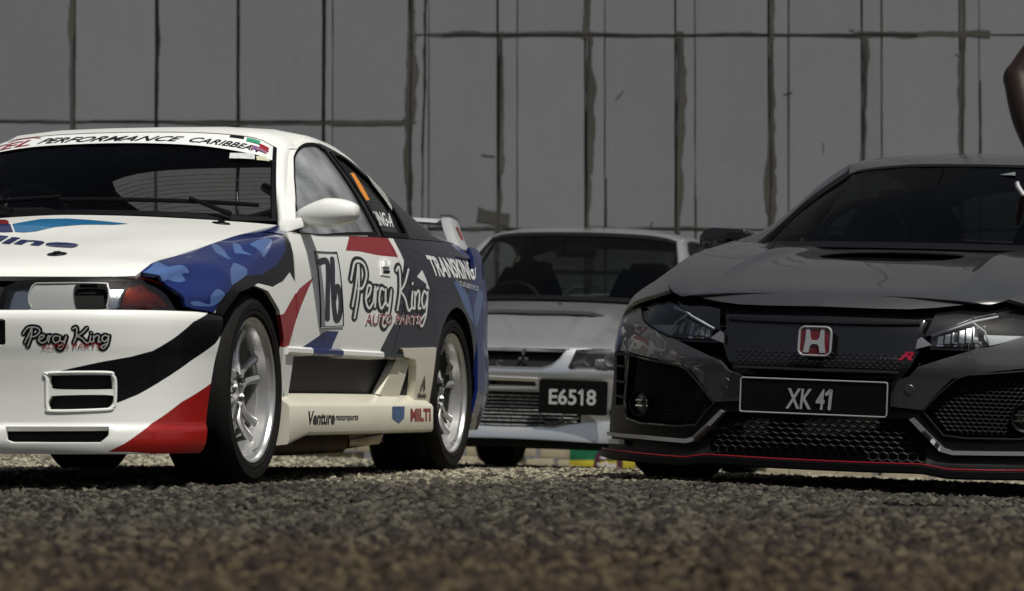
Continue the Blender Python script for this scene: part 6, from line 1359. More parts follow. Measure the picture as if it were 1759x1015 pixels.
for s in (1, -1): panel('tail_lamp', ev_tail, [(s*.50, .95), (s*.90, .95), (s*.90, .75), (s*.55, .75)], mat('tail_red', (0, 0, 0)), saloon, off=.006, flange=.01)
rw = MB(); v = [p for x in np.linspace(-.66, .66, 13) for p in [(x, 3.36+q[0], 1.24+q[1]) for q in sec]]; k = len(sec)
rw.add(v, [(i*k+j, i*k+(j+1) % k, (i+1)*k+(j+1) % k, (i+1)*k+j) for i in range(12) for j in range(k)]); rw.build('rear_wing', M_trim, saloon)
for s in (1, -1): MB().prism([(3.32, 1.03), (3.46, 1.03), (3.50, 1.26), (3.37, 1.26)], .03, Matrix(((0, 0, 1, s*.62-.015), (1, 0, 0, 0), (0, 1, 0, 0), (0, 0, 0, 1)))).build('wing_stay', M_trim, saloon, bevel=.005)
MB().tube([(.30, 1.72, 1.435), (.31, 1.80, 1.50)], .004, 6).build('aerial', M_trim, saloon)
MB().box((-.74, -.60, .17), (.74, 3.3, .22)).build('underbody', M_black, saloon)
MB().add([(-.70, -.50, .17), (.70, -.50, .17), (.70, -.50, .66), (-.70, -.50, .66)], [(0, 1, 2, 3)]).build('radiator_bulkhead', M_void, saloon)
MB().box((-.76, .34, .22), (.76, .38, .95)).build('firewall', M_void, saloon)
dash = MB(); v = []
for x in np.linspace(-.70, .70, 13):
    yy = .36+.26*(x/.7)**2
    v += [(x, yy, .972), (x, yy+.16, 1.005-.02*(x/.7)**2), (x, yy+.36, .99), (x, yy+.42, .90), (x, yy+.40, .62)]
dash.add(v, [(i*5+j, i*5+j+1, (i+1)*5+j+1, (i+1)*5+j) for i in range(12) for j in range(4)]); dash.build('dashboard', M_black, saloon)
for x in (-.35, .35):
    bucket_seat(saloon, x, 1.20, .34, M_seat, top=1.20, w=.50); MB().box((x-.12, 1.46, 1.10), (x+.12, 1.54, 1.24)).build('head_restraint', M_seat, saloon, bevel=.04)
MB().box((-.60, 2.15, .45), (.60, 2.35, 1.05)).build('rear_seat', M_seat, saloon, bevel=.05)
steering(saloon, (-.35, .92, .93), M_black)
MB().box((-.12, 1.02, 1.25), (.12, 1.05, 1.31)).build('interior_mirror', M_black, saloon, bevel=.015)
MB().tube(cr([(-.02, .72, 1.00), (.02, .74, 1.045), (.05, .75, 1.062), (.10, .75, 1.064)], 10), .010, 6).build('dash_mount', mat('satin_silver', (0, 0, 0)), saloon)
for s in (1, -1): MB().add([(s*.77, .5, .24), (s*.77, 3.0, .24), (s*.72, 3.0, 1.0), (s*.77, .6, .95)], [(0, 1, 2, 3)]).build('door_card', M_black, saloon)
place(saloon, (.1207, 18.7838, -.12), 12, 1.6)
# ================================================================== ground
def gz(x, y):
    x = np.asarray(x, float); y = np.asarray(y, float)
    u = x-.2; lat = -.0384*np.where(u > 4, 4, np.where(u > .4, u-.2, np.where(u > 0, u*u/.8, 0)))
    w = np.clip((y-8.5)/2, 0, 1)*np.clip((30-y)/4, 0, 1); w2 = np.clip((y-14)/4.5, 0, 1); w2 = w2*w2*(3-2*w2)
    back = w2*(-.12-.035*(np.clip(x, -4, 3)-.5))
    fr = -.0384*0
    return lat*w*(1-w2)+back-.045*np.clip((y-21)/3.5, 0, 1)
def ramp_mat(name, stops, rough, scale, bump=.6, island=False):
    """earth whose colour follows where it lies: brown soil, dark chippings, pale yard gravel"""
    m = bpy.data.materials.new(name); m.use_nodes = True; nt = m.node_tree; b = nt.nodes['Principled BSDF']; b.inputs['Roughness'].default_value = rough; b.inputs['Specular IOR Level'].default_value = .25
    g = nt.nodes.new('ShaderNodeNewGeometry'); sx = nt.nodes.new('ShaderNodeSeparateXYZ'); nt.links.new(g.outputs['Position'], sx.inputs[0])
    n1 = nt.nodes.new('ShaderNodeTexNoise'); n1.inputs['Scale'].default_value = .9; n1.inputs['Detail'].default_value = 5; nt.links.new(g.outputs['Position'], n1.inputs['Vector'])
    ad = nt.nodes.new('ShaderNodeMath'); ad.operation = 'MULTIPLY_ADD'; ad.inputs[1].default_value = 3.2; nt.links.new(n1.outputs['Fac'], ad.inputs[0]); nt.links.new(sx.outputs['Y'], ad.inputs[2])
    ax = nt.nodes.new('ShaderNodeMath'); ax.operation = 'MULTIPLY_ADD'; ax.inputs[1].default_value = -.30; nt.links.new(sx.outputs['X'], ax.inputs[0]); nt.links.new(ad.outputs[0], ax.inputs[2])
    mr = nt.nodes.new('ShaderNodeMapRange'); mr.inputs['From Min'].default_value = 4; mr.inputs['From Max'].default_value = 20; nt.links.new(ax.outputs[0], mr.inputs['Value'])
    r = nt.nodes.new('ShaderNodeValToRGB'); el = r.color_ramp.elements
    while len(el) < len(stops): el.new(.5)
    for e, (p, c) in zip(el, stops): e.position = (p-4)/16; e.color = tuple(c)+(1,)
    nt.links.new(mr.outputs[0], r.inputs['Fac'])
    n2 = nt.nodes.new('ShaderNodeTexNoise'); n2.inputs['Scale'].default_value = scale; n2.inputs['Detail'].default_value = 8; n2.inputs['Roughness'].default_value = .7; nt.links.new(g.outputs['Position'], n2.inputs['Vector'])
    hv = nt.nodes.new('ShaderNodeHueSaturation'); nt.links.new(r.outputs['Color'], hv.inputs['Color'])
    m2 = nt.nodes.new('ShaderNodeMapRange'); m2.inputs['From Min'].default_value = .3; m2.inputs['From Max'].default_value = .7; m2.inputs['To Min'].default_value = .5; m2.inputs['To Max'].default_value = 1.35
    if island:
        oi = nt.nodes.new('ShaderNodeObjectInfo'); cr2 = nt.nodes.new('ShaderNodeValToRGB'); e2 = cr2.color_ramp.elements
        for e, (p, v) in zip([e2[0], e2[1], e2.new(.5), e2.new(.9)], ((0, .18), (1, 5.5), (.55, .80), (.9, 1.8))): e.position = p; e.color = (v, v, v, 1)
        cr2.color_ramp.elements.update() if hasattr(cr2.color_ramp.elements, 'update') else None
        nt.links.new(oi.outputs['Random'], cr2.inputs['Fac']); mm = nt.nodes.new('ShaderNodeMath'); mm.operation = 'MULTIPLY'
        nt.links.new(n2.outputs['Fac'], m2.inputs['Value']); nt.links.new(m2.outputs[0], mm.inputs[0]); nt.links.new(cr2.outputs['Color'], mm.inputs[1]); nt.links.new(mm.outputs[0], hv.inputs['Value'])
        hu = nt.nodes.new('ShaderNodeMapRange'); hu.inputs['To Min'].default_value = .47; hu.inputs['To Max'].default_value = .53; nt.links.new(oi.outputs['Random'], hu.inputs['Value']); nt.links.new(hu.outputs[0], hv.inputs['Hue'])
    else:
        nt.links.new(n2.outputs['Fac'], m2.inputs['Value']); nt.links.new(m2.outputs[0], hv.inputs['Value'])
    nt.links.new(hv.outputs['Color'], b.inputs['Base Color'])
    bp = nt.nodes.new('ShaderNodeBump'); bp.inputs['Strength'].default_value = bump; bp.inputs['Distance'].default_value = .01; nt.links.new(n2.outputs['Fac'], bp.inputs['Height']); nt.links.new(bp.outputs[0], b.inputs['Normal'])
    return m
STOPS = [(4.5, (.036, .022, .012)), (7.4, (.044, .030, .018)), (9.5, (.044, .037, .028)), (13.0, (.048, .043, .034)), (14.4, (.19, .17, .125)), (20, (.22, .20, .15))]
GROUND = ramp_mat('earth', STOPS, .95, 60, .8); STONE = ramp_mat('chippings', [(p, tuple(v*1.15 for v in c)) for p, c in STOPS], .8, 90, .3, True)
def axis(*seg):
    out = []
    for a, b, n in seg: out += list(np.linspace(a, b, n, endpoint=False))
    return np.array(out+[seg[-1][1]])
gx = axis((-150, -12, 8), (-12, 12, 80), (12, 150, 8)); gy = axis((-60, 2, 8), (2, 26, 90), (26, 260, 8))
X, Y = np.meshgrid(gx, gy); n1, n2 = X.shape
rough = .010*np.sin(X*2.1+1.3*np.sin(Y*1.1))*np.sin(Y*1.7+.6*np.sin(X*1.9))*np.exp(-((Y-9)/3.5)**2)
V = np.stack([X, Y, gz(X, Y)+rough-.004], -1).reshape(-1, 3); F = [(i*n2+j, i*n2+j+1, (i+1)*n2+j+1, (i+1)*n2+j) for i in range(n1-1) for j in range(n2-1)]
ground = mesh('ground', V, F, GROUND, smooth=True); tag(ground, kind='structure')
# loose chippings: many small stones scattered over the visible yard
gx = np.linspace(-5.2, 5.2, 70); gy = np.concatenate([np.linspace(3.4, 13, 80), np.linspace(13.3, 25, 50)])
X, Y = np.meshgrid(gx, gy); n1, n2 = X.shape
rough = .010*np.sin(X*2.1+1.3*np.sin(Y*1.1))*np.sin(Y*1.7+.6*np.sin(X*1.9))*np.exp(-((Y-9)/3.5)**2)
V = np.stack([X, Y, gz(X, Y)+rough-.003], -1).reshape(-1, 3); F = []
for i in range(n1-1):
    for j in range(n2-1):
        yc = Y[i, j]; xc = X[i, j]
        if abs(xc) < .19*yc+.75: F.append((i*n2+j, i*n2+j+1, (i+1)*n2+j+1, (i+1)*n2+j))
gravel = mesh('gravel', V, F, STONE); tag(gravel, 'loose stone chippings spread over the yard', None, None, 'stuff')
ng = bpy.data.node_groups.new('scatter', 'GeometryNodeTree'); ng.interface.new_socket('Geometry', in_out='INPUT', socket_type='NodeSocketGeometry'); ng.interface.new_socket('Geometry', in_out='OUTPUT', socket_type='NodeSocketGeometry')
N_ = ng.nodes.new; Lk = ng.links.new
gi = N_('NodeGroupInput'); go = N_('NodeGroupOutput'); pos = N_('GeometryNodeInputPosition'); sp_ = N_('ShaderNodeSeparateXYZ'); Lk(pos.outputs[0], sp_.inputs[0])
join = N_('GeometryNodeJoinGeometry')
def fcurve(pts):
    f = N_('ShaderNodeFloatCurve'); mr = N_('ShaderNodeMapRange'); mr.inputs['From Min'].default_value = 3; mr.inputs['From Max'].default_value = 25; Lk(sp_.outputs['Y'], mr.inputs['Value']); Lk(mr.outputs[0], f.inputs['Value'])
    mx = max(p[1] for p in pts); c = f.mapping.curves[0]
    for k, (y, v) in enumerate(pts):
        q = ((y-3)/22, v/mx)
        if k < 2: c.points[k].location = q if k == 0 else q
        else: c.points.new(*q)
    f.mapping.update(); m_ = N_('ShaderNodeMath'); m_.operation = 'MULTIPLY'; m_.inputs[1].default_value = mx; Lk(f.outputs[0], m_.inputs[0]); return m_.outputs[0]
for k in range(4):
    ico = N_('GeometryNodeMeshIcoSphere'); ico.inputs['Subdivisions'].default_value = 2; ico.inputs['Radius'].default_value = 1.
    nz = N_('ShaderNodeTexNoise'); nz.inputs['Scale'].default_value = 1.1; nz.inputs['Detail'].default_value = 1.5
    p2 = N_('GeometryNodeInputPosition'); ofs = N_('ShaderNodeVectorMath'); ofs.operation = 'ADD'; ofs.inputs[1].default_value = (k*7.3, k*3.1, k*5.7); Lk(p2.outputs[0], ofs.inputs[0]); Lk(ofs.outputs[0], nz.inputs['Vector'])
    sb = N_('ShaderNodeVectorMath'); sb.operation = 'SUBTRACT'; sb.inputs[1].default_value = (.5, .5, .5); Lk(nz.outputs['Color'], sb.inputs[0]); sc = N_('ShaderNodeVectorMath'); sc.operation = 'SCALE'; sc.inputs['Scale'].default_value = 1.3; Lk(sb.outputs[0], sc.inputs[0])
    stp = N_('GeometryNodeSetPosition'); Lk(ico.outputs[0], stp.inputs['Geometry']); Lk(sc.outputs[0], stp.inputs['Offset'])
    ssm = N_('GeometryNodeSetShadeSmooth'); ssm.inputs['Shade Smooth'].default_value = False; Lk(stp.outputs[0], ssm.inputs[0])
    smt = N_('GeometryNodeSetMaterial'); smt.inputs['Material'].default_value = STONE; Lk(ssm.outputs[0], smt.inputs['Geometry'])
    di = N_('GeometryNodeDistributePointsOnFaces'); Lk(gi.outputs[0], di.inputs['Mesh']); di.inputs['Seed'].default_value = k+3; Lk(fcurve([(3, 480), (25, 120), (9, 500), (13.4, 540), (17, 280)]), di.inputs['Density'])
    ins = N_('GeometryNodeInstanceOnPoints'); Lk(di.outputs['Points'], ins.inputs['Points']); Lk(smt.outputs[0], ins.inputs['Instance'])
    rv = N_('FunctionNodeRandomValue'); rv.data_type = 'FLOAT_VECTOR'; rv.inputs[0].default_value = (0, 0, 0); rv.inputs[1].default_value = (6.28, 6.28, 6.28); Lk(rv.outputs[0], ins.inputs['Rotation'])
    rs = N_('FunctionNodeRandomValue'); rs.data_type = 'FLOAT'; rs.inputs['Min'].default_value = 0.; rs.inputs['Max'].default_value = 1.; rs.inputs['Seed'].default_value = 11+k
    pw = N_('ShaderNodeMath'); pw.operation = 'POWER'; pw.inputs[1].default_value = 3.; Lk(rs.outputs[1], pw.inputs[0]); ml = N_('ShaderNodeMath'); ml.operation = 'MULTIPLY_ADD'; ml.inputs[1].default_value = .017; ml.inputs[2].default_value = .0056; Lk(pw.outputs[0], ml.inputs[0])
    fl = N_('ShaderNodeCombineXYZ'); Lk(ml.outputs[0], fl.inputs[0]); Lk(ml.outputs[0], fl.inputs[1]); m3 = N_('ShaderNodeMath'); m3.operation = 'MULTIPLY'; m3.inputs[1].default_value = .75; Lk(ml.outputs[0], m3.inputs[0]); Lk(m3.outputs[0], fl.inputs[2])
    Lk(fl.outputs[0], ins.inputs['Scale']); Lk(ins.outputs[0], join.inputs[0])
Lk(join.outputs[0], go.inputs[0])
md = gravel.modifiers.new('scatter', 'NODES'); md.node_group = ng
# ================================================================== wall of lightweight slabs with smeared mortar
def wall_mat(name, c, k):
    m = bpy.data.materials.new(name); m.use_nodes = True; nt = m.node_tree; b = nt.nodes['Principled BSDF']; b.inputs['Roughness'].default_value = .85; b.inputs['Specular IOR Level'].default_value = .2
    tc = nt.nodes.new('ShaderNodeNewGeometry')
    a = nt.nodes.new('ShaderNodeTexNoise'); a.inputs['Scale'].default_value = 1.3; a.inputs['Detail'].default_value = 9; a.inputs['Roughness'].default_value = .65
    d = nt.nodes.new('ShaderNodeTexNoise'); d.inputs['Scale'].default_value = 26; d.inputs['Detail'].default_value = 4
    st = nt.nodes.new('ShaderNodeMapping'); st.inputs['Scale'].default_value = (6, 1, .5); s2 = nt.nodes.new('ShaderNodeTexNoise'); s2.inputs['Scale'].default_value = 2.2; s2.inputs['Detail'].default_value = 6
    nt.links.new(tc.outputs['Position'], a.inputs['Vector']); nt.links.new(tc.outputs['Position'], d.inputs['Vector']); nt.links.new(tc.outputs['Position'], st.inputs['Vector']); nt.links.new(st.outputs[0], s2.inputs['Vector'])
    def mr(n, lo, hi):
        q = nt.nodes.new('ShaderNodeMapRange'); q.inputs['From Min'].default_value = .3; q.inputs['From Max'].default_value = .7; q.inputs['To Min'].default_value = lo; q.inputs['To Max'].default_value = hi; nt.links.new(n.outputs['Fac'], q.inputs['Value']); return q
    x = mr(a, 1-k, 1+k*.5); y = mr(d, .97, 1.03); z = mr(s2, 1-k*.4, 1+k*.2)
    m1 = nt.nodes.new('ShaderNodeMath'); m1.operation = 'MULTIPLY'; nt.links.new(x.outputs[0], m1.inputs[0]); nt.links.new(y.outputs[0], m1.inputs[1]); m2 = nt.nodes.new('ShaderNodeMath'); m2.operation = 'MULTIPLY'; nt.links.new(m1.outputs[0], m2.inputs[0]); nt.links.new(z.outputs[0], m2.inputs[1])
    oi = nt.nodes.new('ShaderNodeObjectInfo'); ov = nt.nodes.new('ShaderNodeMapRange'); ov.inputs['To Min'].default_value = .95; ov.inputs['To Max'].default_value = 1.04; nt.links.new(oi.outputs['Random'], ov.inputs['Value']); m4 = nt.nodes.new('ShaderNodeMath'); m4.operation = 'MULTIPLY'; nt.links.new(m2.outputs[0], m4.inputs[0]); nt.links.new(ov.outputs[0], m4.inputs[1])
    hv = nt.nodes.new('ShaderNodeHueSaturation'); hv.inputs['Color'].default_value = tuple(c)+(1,); nt.links.new(m4.outputs[0], hv.inputs['Value']); nt.links.new(hv.outputs[0], b.inputs['Base Color'])
    bp = nt.nodes.new('ShaderNodeBump'); bp.inputs['Strength'].default_value = .25; bp.inputs['Distance'].default_value = .004; nt.links.new(a.outputs['Fac'], bp.inputs['Height']); nt.links.new(bp.outputs[0], b.inputs['Normal'])
    return m
SLAB = wall_mat('grey_slab', (.162, .170, .180), .06); MORT = wall_mat('mortar', (.066, .063, .056), .40); GAP = wall_mat('dark_joint', (.018, .017, .016), .3); RUST = wall_mat('rust_stain', (.10, .055, .02), .4)
WY = 24.5
wall = empty('slab_wall', (0, WY, -.2)); tag(wall, 'tall grey wall of slabs with rough dark mortar smeared along its joints', 'wall')
def wpart(name, mb, m, **k):
    o = mb.build(name, m, wall, **k); o.location = (0, -WY, .2); return o
wpart('backing', MB().box((-30, WY+.02, -.6), (30, WY+.25, 9.0)), GAP)
jl = [-3.14, -2.548, -1.964, -1.352, -.735]; jr = [-.102, .523, 1.168, 1.835, 2.501, 3.201]
jl = [jl[0]-.6*k for k in range(5, 0, -1)]+jl; jr = jr+[3.201+.66*k for k in range(1, 5)]
thin_l = {-3.14: 0, -1.352: .07, -.735: .10}
def slab(x0, x1, z0, z1):
    e = .0035; w = lambda: random.uniform(-.002, .002)
    mb = MB(); n = 6; v = []
    ring = []
    for k in range(n): ring.append((x0+(x1-x0)*k/n, z0+w()))
    for k in range(n): ring.append((x1+w(), z0+(z1-z0)*k/n))
    for k in range(n): ring.append((x1-(x1-x0)*k/n, z1+w()))
    for k in range(n): ring.append((x0+w(), z1-(z1-z0)*k/n))
    d = random.uniform(-.002, .002)
    mb.prism([(a, b) for a, b in ring], .03, Matrix(((1, 0, 0, 0), (0, 0, 1, WY-.008+d), (0, 1, 0, 0), (0, 0, 0, 1))))
    wpart('slab', mb, SLAB, smooth=False)
zl = [-.5, .91, 2.305, 3.70, 6.0]; zr = [-.5, .14, 1.53, 2.925, 4.3, 6.0]
cols = [(a, b, zl) for a, b in zip(jl[:-1], jl[1:])]+[(jl[-1], jr[0], zr)]+[(a, b, zr) for a, b in zip(jr[:-1], jr[1:])]
for ci, (a, b, zz) in enumerate(cols):
    t = None
    if zz is zr: t = a+.14
    elif ci in (8,): t = a+.07
    for z0, z1 in zip(zz[:-1], zz[1:]):
        g = .007
        if t is not None: slab(a+g, t-.004, z0+g, z1-g); slab(t+.004, b-g, z0+g, z1-g)
        else: slab(a+g, b-g, z0+g, z1-g)
slabs_far = [(-30, jl[0]), (jr[-1], 30)]
for a, b in slabs_far:
    n = int((b-a)/1.3)
    for k in range(n): 
        for z0, z1 in ((-.5, 2.3), (2.3, 6.0)): slab(a+(b-a)*k/n+.01, a+(b-a)*(k+1)/n-.01, z0+.01, z1-.01)
for k in range(24): slab(-30+2.5*k+.01, -30+2.5*(k+1)-.01, 6.01, 9.0)
def smear(pts, w0, w1, m, name='mortar_smear', gaps=.0, d=.012):
    """ragged trowelled band along a line (x, z)"""
    p = np.array(pts, float); L = np.linalg.norm(p[-1]-p[0]); n = max(8, int(L/.018)); t = np.linspace(0, 1, n); q = p[0]+(p[-1]-p[0])*t[:, None]
    d += rng.uniform(0, .0012); dr = (p[-1]-p[0])/L; nn = np.array([-dr[1], dr[0]])
    def wob(a, sc):
        r = np.zeros(n)
        for o, am in ((sc, 1.), (sc*3, .5), (sc*9, .25)):
            kx = np.linspace(0, L*o, n); c = rng.uniform(-1, 1, int(L*o)+3); r += am*np.interp(kx, np.arange(len(c)), c)
        return r*a
    def steps(a, sc):
        c = rng.uniform(0, 1, int(L*sc)+2); return c[(t*L*sc).astype(int)]*a
    env = np.clip(1-gaps*4*np.clip(wob(1., 1.6)+.15, 0, 1), 0, 1)
    mo = np.clip(.55+wob(.6, 1.1), .12, 1.5); u = (w0*.5+steps(w1, 2.6)*.7+np.abs(wob(w1*.6, 4)))*mo; mo = np.clip(.55+wob(.6, 1.3), .12, 1.5); l = (w0*.5+steps(w1, 2.1)*.7+np.abs(wob(w1*.6, 4)))*mo
    u = u*env*.82; l = l*env*.82; v = []; f = []
    for i in range(n):
        a = q[i]+nn*u[i]; b = q[i]-nn*l[i]; v += [(a[0], WY-d, a[1]), (b[0], WY-d, b[1]), (a[0], WY-.002, a[1]), (b[0], WY-.002, b[1])]
    for i in range(n-1):
        if env[i] < .03 and env[i+1] < .03: continue
        k = 4*i; f += [(k, k+1, k+5, k+4), (k, k+4, k+6, k+2), (k+1, k+3, k+7, k+5)]
    mb = MB(); mb.add(v, f); wpart(name, mb, m, smooth=False)
for j, x in enumerate(jl):
    w = {-3.14: (.045, .03), -.735: (.055, .05)}.get(round(x, 3), (.010, .014))
    smear([(x, .4), (x+.02, 4.2)], w[0], w[1], MORT if w[0] > .02 else GAP); smear([(x+.003, .6), (x+.022, 4.4)], .010, .010, GAP, 'joint_shadow', .06, .0135)
for j, x in enumerate(jr):
    w = [(.03, .035), (.045, .045), (.04, .045), (.045, .05), (.022, .03), (.022, .03)][j] if j < 6 else (.03, .03)
    smear([(x-.012, .5), (x+.03, 2.95)], w[0], w[1], MORT)
    if j in (1, 3, 5): smear([(x+.02, 2.9), (x+.035, 4.4)], w[0], w[1]*.8, MORT)
    smear([(x-.010, .6), (x+.026, 2.9)], .007, .012, GAP, 'joint_shadow', .15, .0135)
    m = [SLAB, GAP, RUST, GAP, RUST, GAP][j % 6]
    if m is not SLAB: smear([(x+.14, .4), (x+.14+.01, [2.9, 1.9, 1.75, 4.2, 4.2, 2.6][j % 6])], .004, .006, m, 'groove_stain', .1)
smear([(-.645, 1.3), (-.60, 4.2)], .012, .012, GAP, 'joint_shadow')
smear([(-3.9, 2.315), (-.78, 2.29)], .008, .028, MORT, gaps=.22); smear([(-3.0, 2.31), (-1.2, 2.30)], .003, .010, GAP, 'joint_shadow', .3, .0135)
smear([(-1.28, 2.29), (-.68, 2.295)], .02, .03, MORT, gaps=.25)
smear([(-.60, 2.935), (3.42, 2.925)], .016, .036, MORT, gaps=.03); smear([(-.5, 2.93), (2.9, 2.925)], .006, .016, GAP, 'joint_shadow', .2, .0135)
smear([(-.60, 1.545), (3.3, 1.53)], .006, .045, MORT, gaps=.35); smear([(-.25, 1.60), (-.02, 1.57)], .10, .05, MORT)
for k in range(16):
    x, z = rng.uniform(-3.8, 3.9), rng.uniform(1.3, 3.3); smear([(x, z), (x+rng.uniform(-.10, .10), z+rng.uniform(-.03, .10))], .001, .002, GAP, 'hairline_crack', .0, .0125)
# low course of pale blocks at the foot of the wall
BLK = wall_mat('pale_block', (.34, .30, .21), .30)
kerb = empty('block_course', (0, 23.9, -.2)); tag(kerb, 'low course of pale tan blocks lying along the foot of the wall', 'blocks')
x = -6.0; 
while x < 6:
    w = random.choice((.16, .20, .26, .34))
    zb = float(gz(x, 23.9))-.03
    for r in range(2 if -2.2 < x < 2.5 else 1):
        if random.random() < .93:
            dx = random.uniform(-.03, .03)+(.08 if r else 0); mb = MB().box((x+dx, 23.80+random.uniform(-.03, .03), zb+.085*r), (x+dx+w-.012, 24.05, zb+.085*r+.080))
            o = mb.build('block', BLK, kerb, bevel=.008); o.location = (0, -23.9, .2)
    x += w
# painted board
board = empty('painted_board', (.6, 23.3, -.16)); tag(board, 'low board painted green over yellow on the gravel under the silver car', 'board')
def bpart(nm, mb, m, **k): o = mb.build(nm, m, board, **k); o.location = (-.6, -23.3, .16); return o
bpart('panel', MB().box((.39, 23.30, -.18), (.83, 23.33, .05)), mat('board_green', (.01, .16, .07), .5, noise=.4, nscale=9, second=(.004, .06, .03)), bevel=.004)
bpart('lower_panel', MB().box((.387, 23.292, -.18), (.833, 23.30, -.095)), mat('board_yellow', (.42, .36, .02), .5, noise=.3, nscale=9), bevel=.003)
for pth, m, w in (([[(.02, .05), (.10, .70), (.25, .95), (.5, .85), (.75, .98), (.95, .75), (.98, .05)]], mat('board_maroon', (.06, .01, .03), .5), .34), ([[(.10, .06), (.22, .40)], [(.10, .42), (.24, .06)], [(.34, .06), (.32, .40), (.46, .42), (.46, .08), (.34, .06)], [(.58, .05), (.58, .40), (.68, .22), (.78, .42), (.80, .05)], [(.20, .72), (.42, .70)], [(.56, .72), (.80, .74)]], mat('board_white', (.6, .55, .60), .5), .11)):
    v, f = strokes2d(pth, w, 1.5, n=5); y = 23.288 if w > .2 else 23.284
    o = mesh('painted_mark', [(.565+.17*a, y, -.17+.13*b) for a, b in v], f, m, board); o.location = (-.6, -23.3, .16)
yb = MB().box((1.34, 21.9, -.20), (1.46, 22.0, -.12)).build('yellow_block', mat('board_yellow', (0, 0, 0)), None, bevel=.006); tag(yb, 'small yellow block on the gravel behind the black hatchback', 'block')
# ================================================================== unseen trees added behind the camera to darken reflections in the paintwork
LEAF = mat('dark_leaf', (.035, .055, .018), .6, noise=.4, nscale=3); BARK = mat('bark', (.06, .045, .03), .9, noise=.4, nscale=12)
def tree(x, y, h, r):
    t = empty('reflection_tree', (x, y, float(gz(x, y)))); k = rng.integers(0, 1000)
    mb = MB(); mb.tube(cr([(0, 0, -.2), (.05, 0, h*.25), (-.06, .05, h*.5), (0, 0, h*.8)], 12), list(np.linspace(.24, .06, len(cr([(0, 0, 0)]*4, 12)))), 9)
    for i in range(7):
        a = rng.uniform(0, 6.28); z = h*rng.uniform(.3, .6); mb.tube([(0, 0, z), (r*.35*math.cos(a), r*.35*math.sin(a), z+h*.12), (r*.7*math.cos(a), r*.7*math.sin(a), z+h*.22)], [.09, .06, .03], 6)
    mb.build('trunk', BARK, t)
    V = []; F = []
    for c in range(46):
        a = rng.uniform(0, 6.28); el = rng.uniform(-.9, 1.2); rr_ = r*rng.uniform(.45, 1.); cx, cy, cz = rr_*math.cos(a)*math.cos(el)*1.05, rr_*math.sin(a)*math.cos(el), h*.60+h*.38*math.sin(el)*rng.uniform(.7, 1)
        for l in range(60):
            p = np.array([cx, cy, cz])+rng.normal(0, .34*r/2.6, 3); d = rng.normal(0, 1, 3); d /= np.linalg.norm(d); e = np.cross(d, rng.normal(0, 1, 3)); e /= np.linalg.norm(e); s = rng.uniform(.10, .2)
            i = len(V); V += [p-d*s, p+e*s*.5, p+d*s, p-e*s*.5]; F.append((i, i+1, i+2, i+3))
    mesh('crown', V, F, LEAF, t); return t
for i, (x, y, h, r) in enumerate(((-19, -14, 9, 3.6), (-12.5, -16, 10, 4.0), (-6, -14.5, 8.5, 3.6), (0.5, -16, 9.5, 4.0), (7, -15, 8.5, 3.6), (13.5, -16.5, 9, 3.8), (20, -15, 9, 3.6))):
    tag(tree(x, y, h, r), 'unseen leafy tree in the row added behind the camera for the paint reflections', 'tree', 'trees added for reflections')
# ================================================================== bystander at the right edge
SKIN = mat('dark_skin', (.020, .009, .006), .55, noise=.2, nscale=25, spec=.35)
CLOTH = mat('black_shirt', (.015, .015, .017), .85, noise=.3, nscale=40); DENIM = mat('dark_denim', (.02, .026, .05), .85, noise=.35, nscale=60)
person = empty('person', (1.72, 9.5, float(gz(1.72, 9.5)))); tag(person, 'person in a dark vest, elbow bent outward, holding a small white object', 'person')
PZ = float(gz(1.72, 9.5))
def limb(mb, pts, r, n=14): mb.tube(cr(pts, 6*len(pts)) if len(pts) > 2 else pts, list(pc(np.linspace(0, 1, len(r)), r)(np.linspace(0, 1, len(cr(pts, 6*len(pts)))))) if len(pts) > 2 else r, n)
def ball(mb, c, rx, ry, rz, n=14):
    v = []; f = []
    for i in range(n+1):
        a = math.pi*i/n
        for j in range(2*n): b = math.pi*j/n; v.append((c[0]+rx*math.sin(a)*math.cos(b), c[1]+ry*math.sin(a)*math.sin(b), c[2]+rz*math.cos(a)))
    for i in range(n):
        for j in range(2*n): f.append((i*2*n+j, i*2*n+(j+1) % (2*n), (i+1)*2*n+(j+1) % (2*n), (i+1)*2*n+j))
    mb.add(v, f)
def fuse(name, mb, m, parent, vox, sm=4):
    o = mb.build(name, m, parent); r = o.modifiers.new('r', 'REMESH'); r.mode = 'VOXEL'; r.voxel_size = vox
    s = o.modifiers.new('s', 'SMOOTH'); s.factor = .5; s.iterations = sm
    dg = bpy.context.evaluated_depsgraph_get(); me = bpy.data.meshes.new_from_object(o.evaluated_get(dg)); o.modifiers.clear(); old = o.data; o.data = me; bpy.data.meshes.remove(old)
    me.materials.clear(); me.materials.append(m); me.polygons.foreach_set('use_smooth', [True]*len(me.polygons)); return o
# local: x to picture right, y away from the camera, z up; the body stands a little right of the frame
b = MB()
limb(b, [(0, 0, .93), (0, .01, 1.05), (0, .01, 1.20), (0, .0, 1.36), (0, 0, 1.44)], [.135, .12, .135, .13, .07])
for s in (-1, 1):
    ball(b, (s*.085, .0, 1.15), .10, .095, .25); ball(b, (s*.09, .0, .93), .10, .11, .13); ball(b, (s*.165, 0, 1.385), .062, .062, .062)
limb(b, [(0, 0, 1.42), (0, -.01, 1.50), (0, -.02, 1.56)], [.062, .055, .058])
ball(b, (0, -.02, 1.655), .074, .092, .115); ball(b, (0, -.055, 1.60), .052, .055, .055); ball(b, (0, -.115, 1.645), .014, .018, .022); ball(b, (0, -.104, 1.604), .024, .012, .010)
for s in (-1, 1): ball(b, (s*.076, .0, 1.645), .010, .020, .030); ball(b, (s*.028, -.098, 1.675), .013, .010, .009)
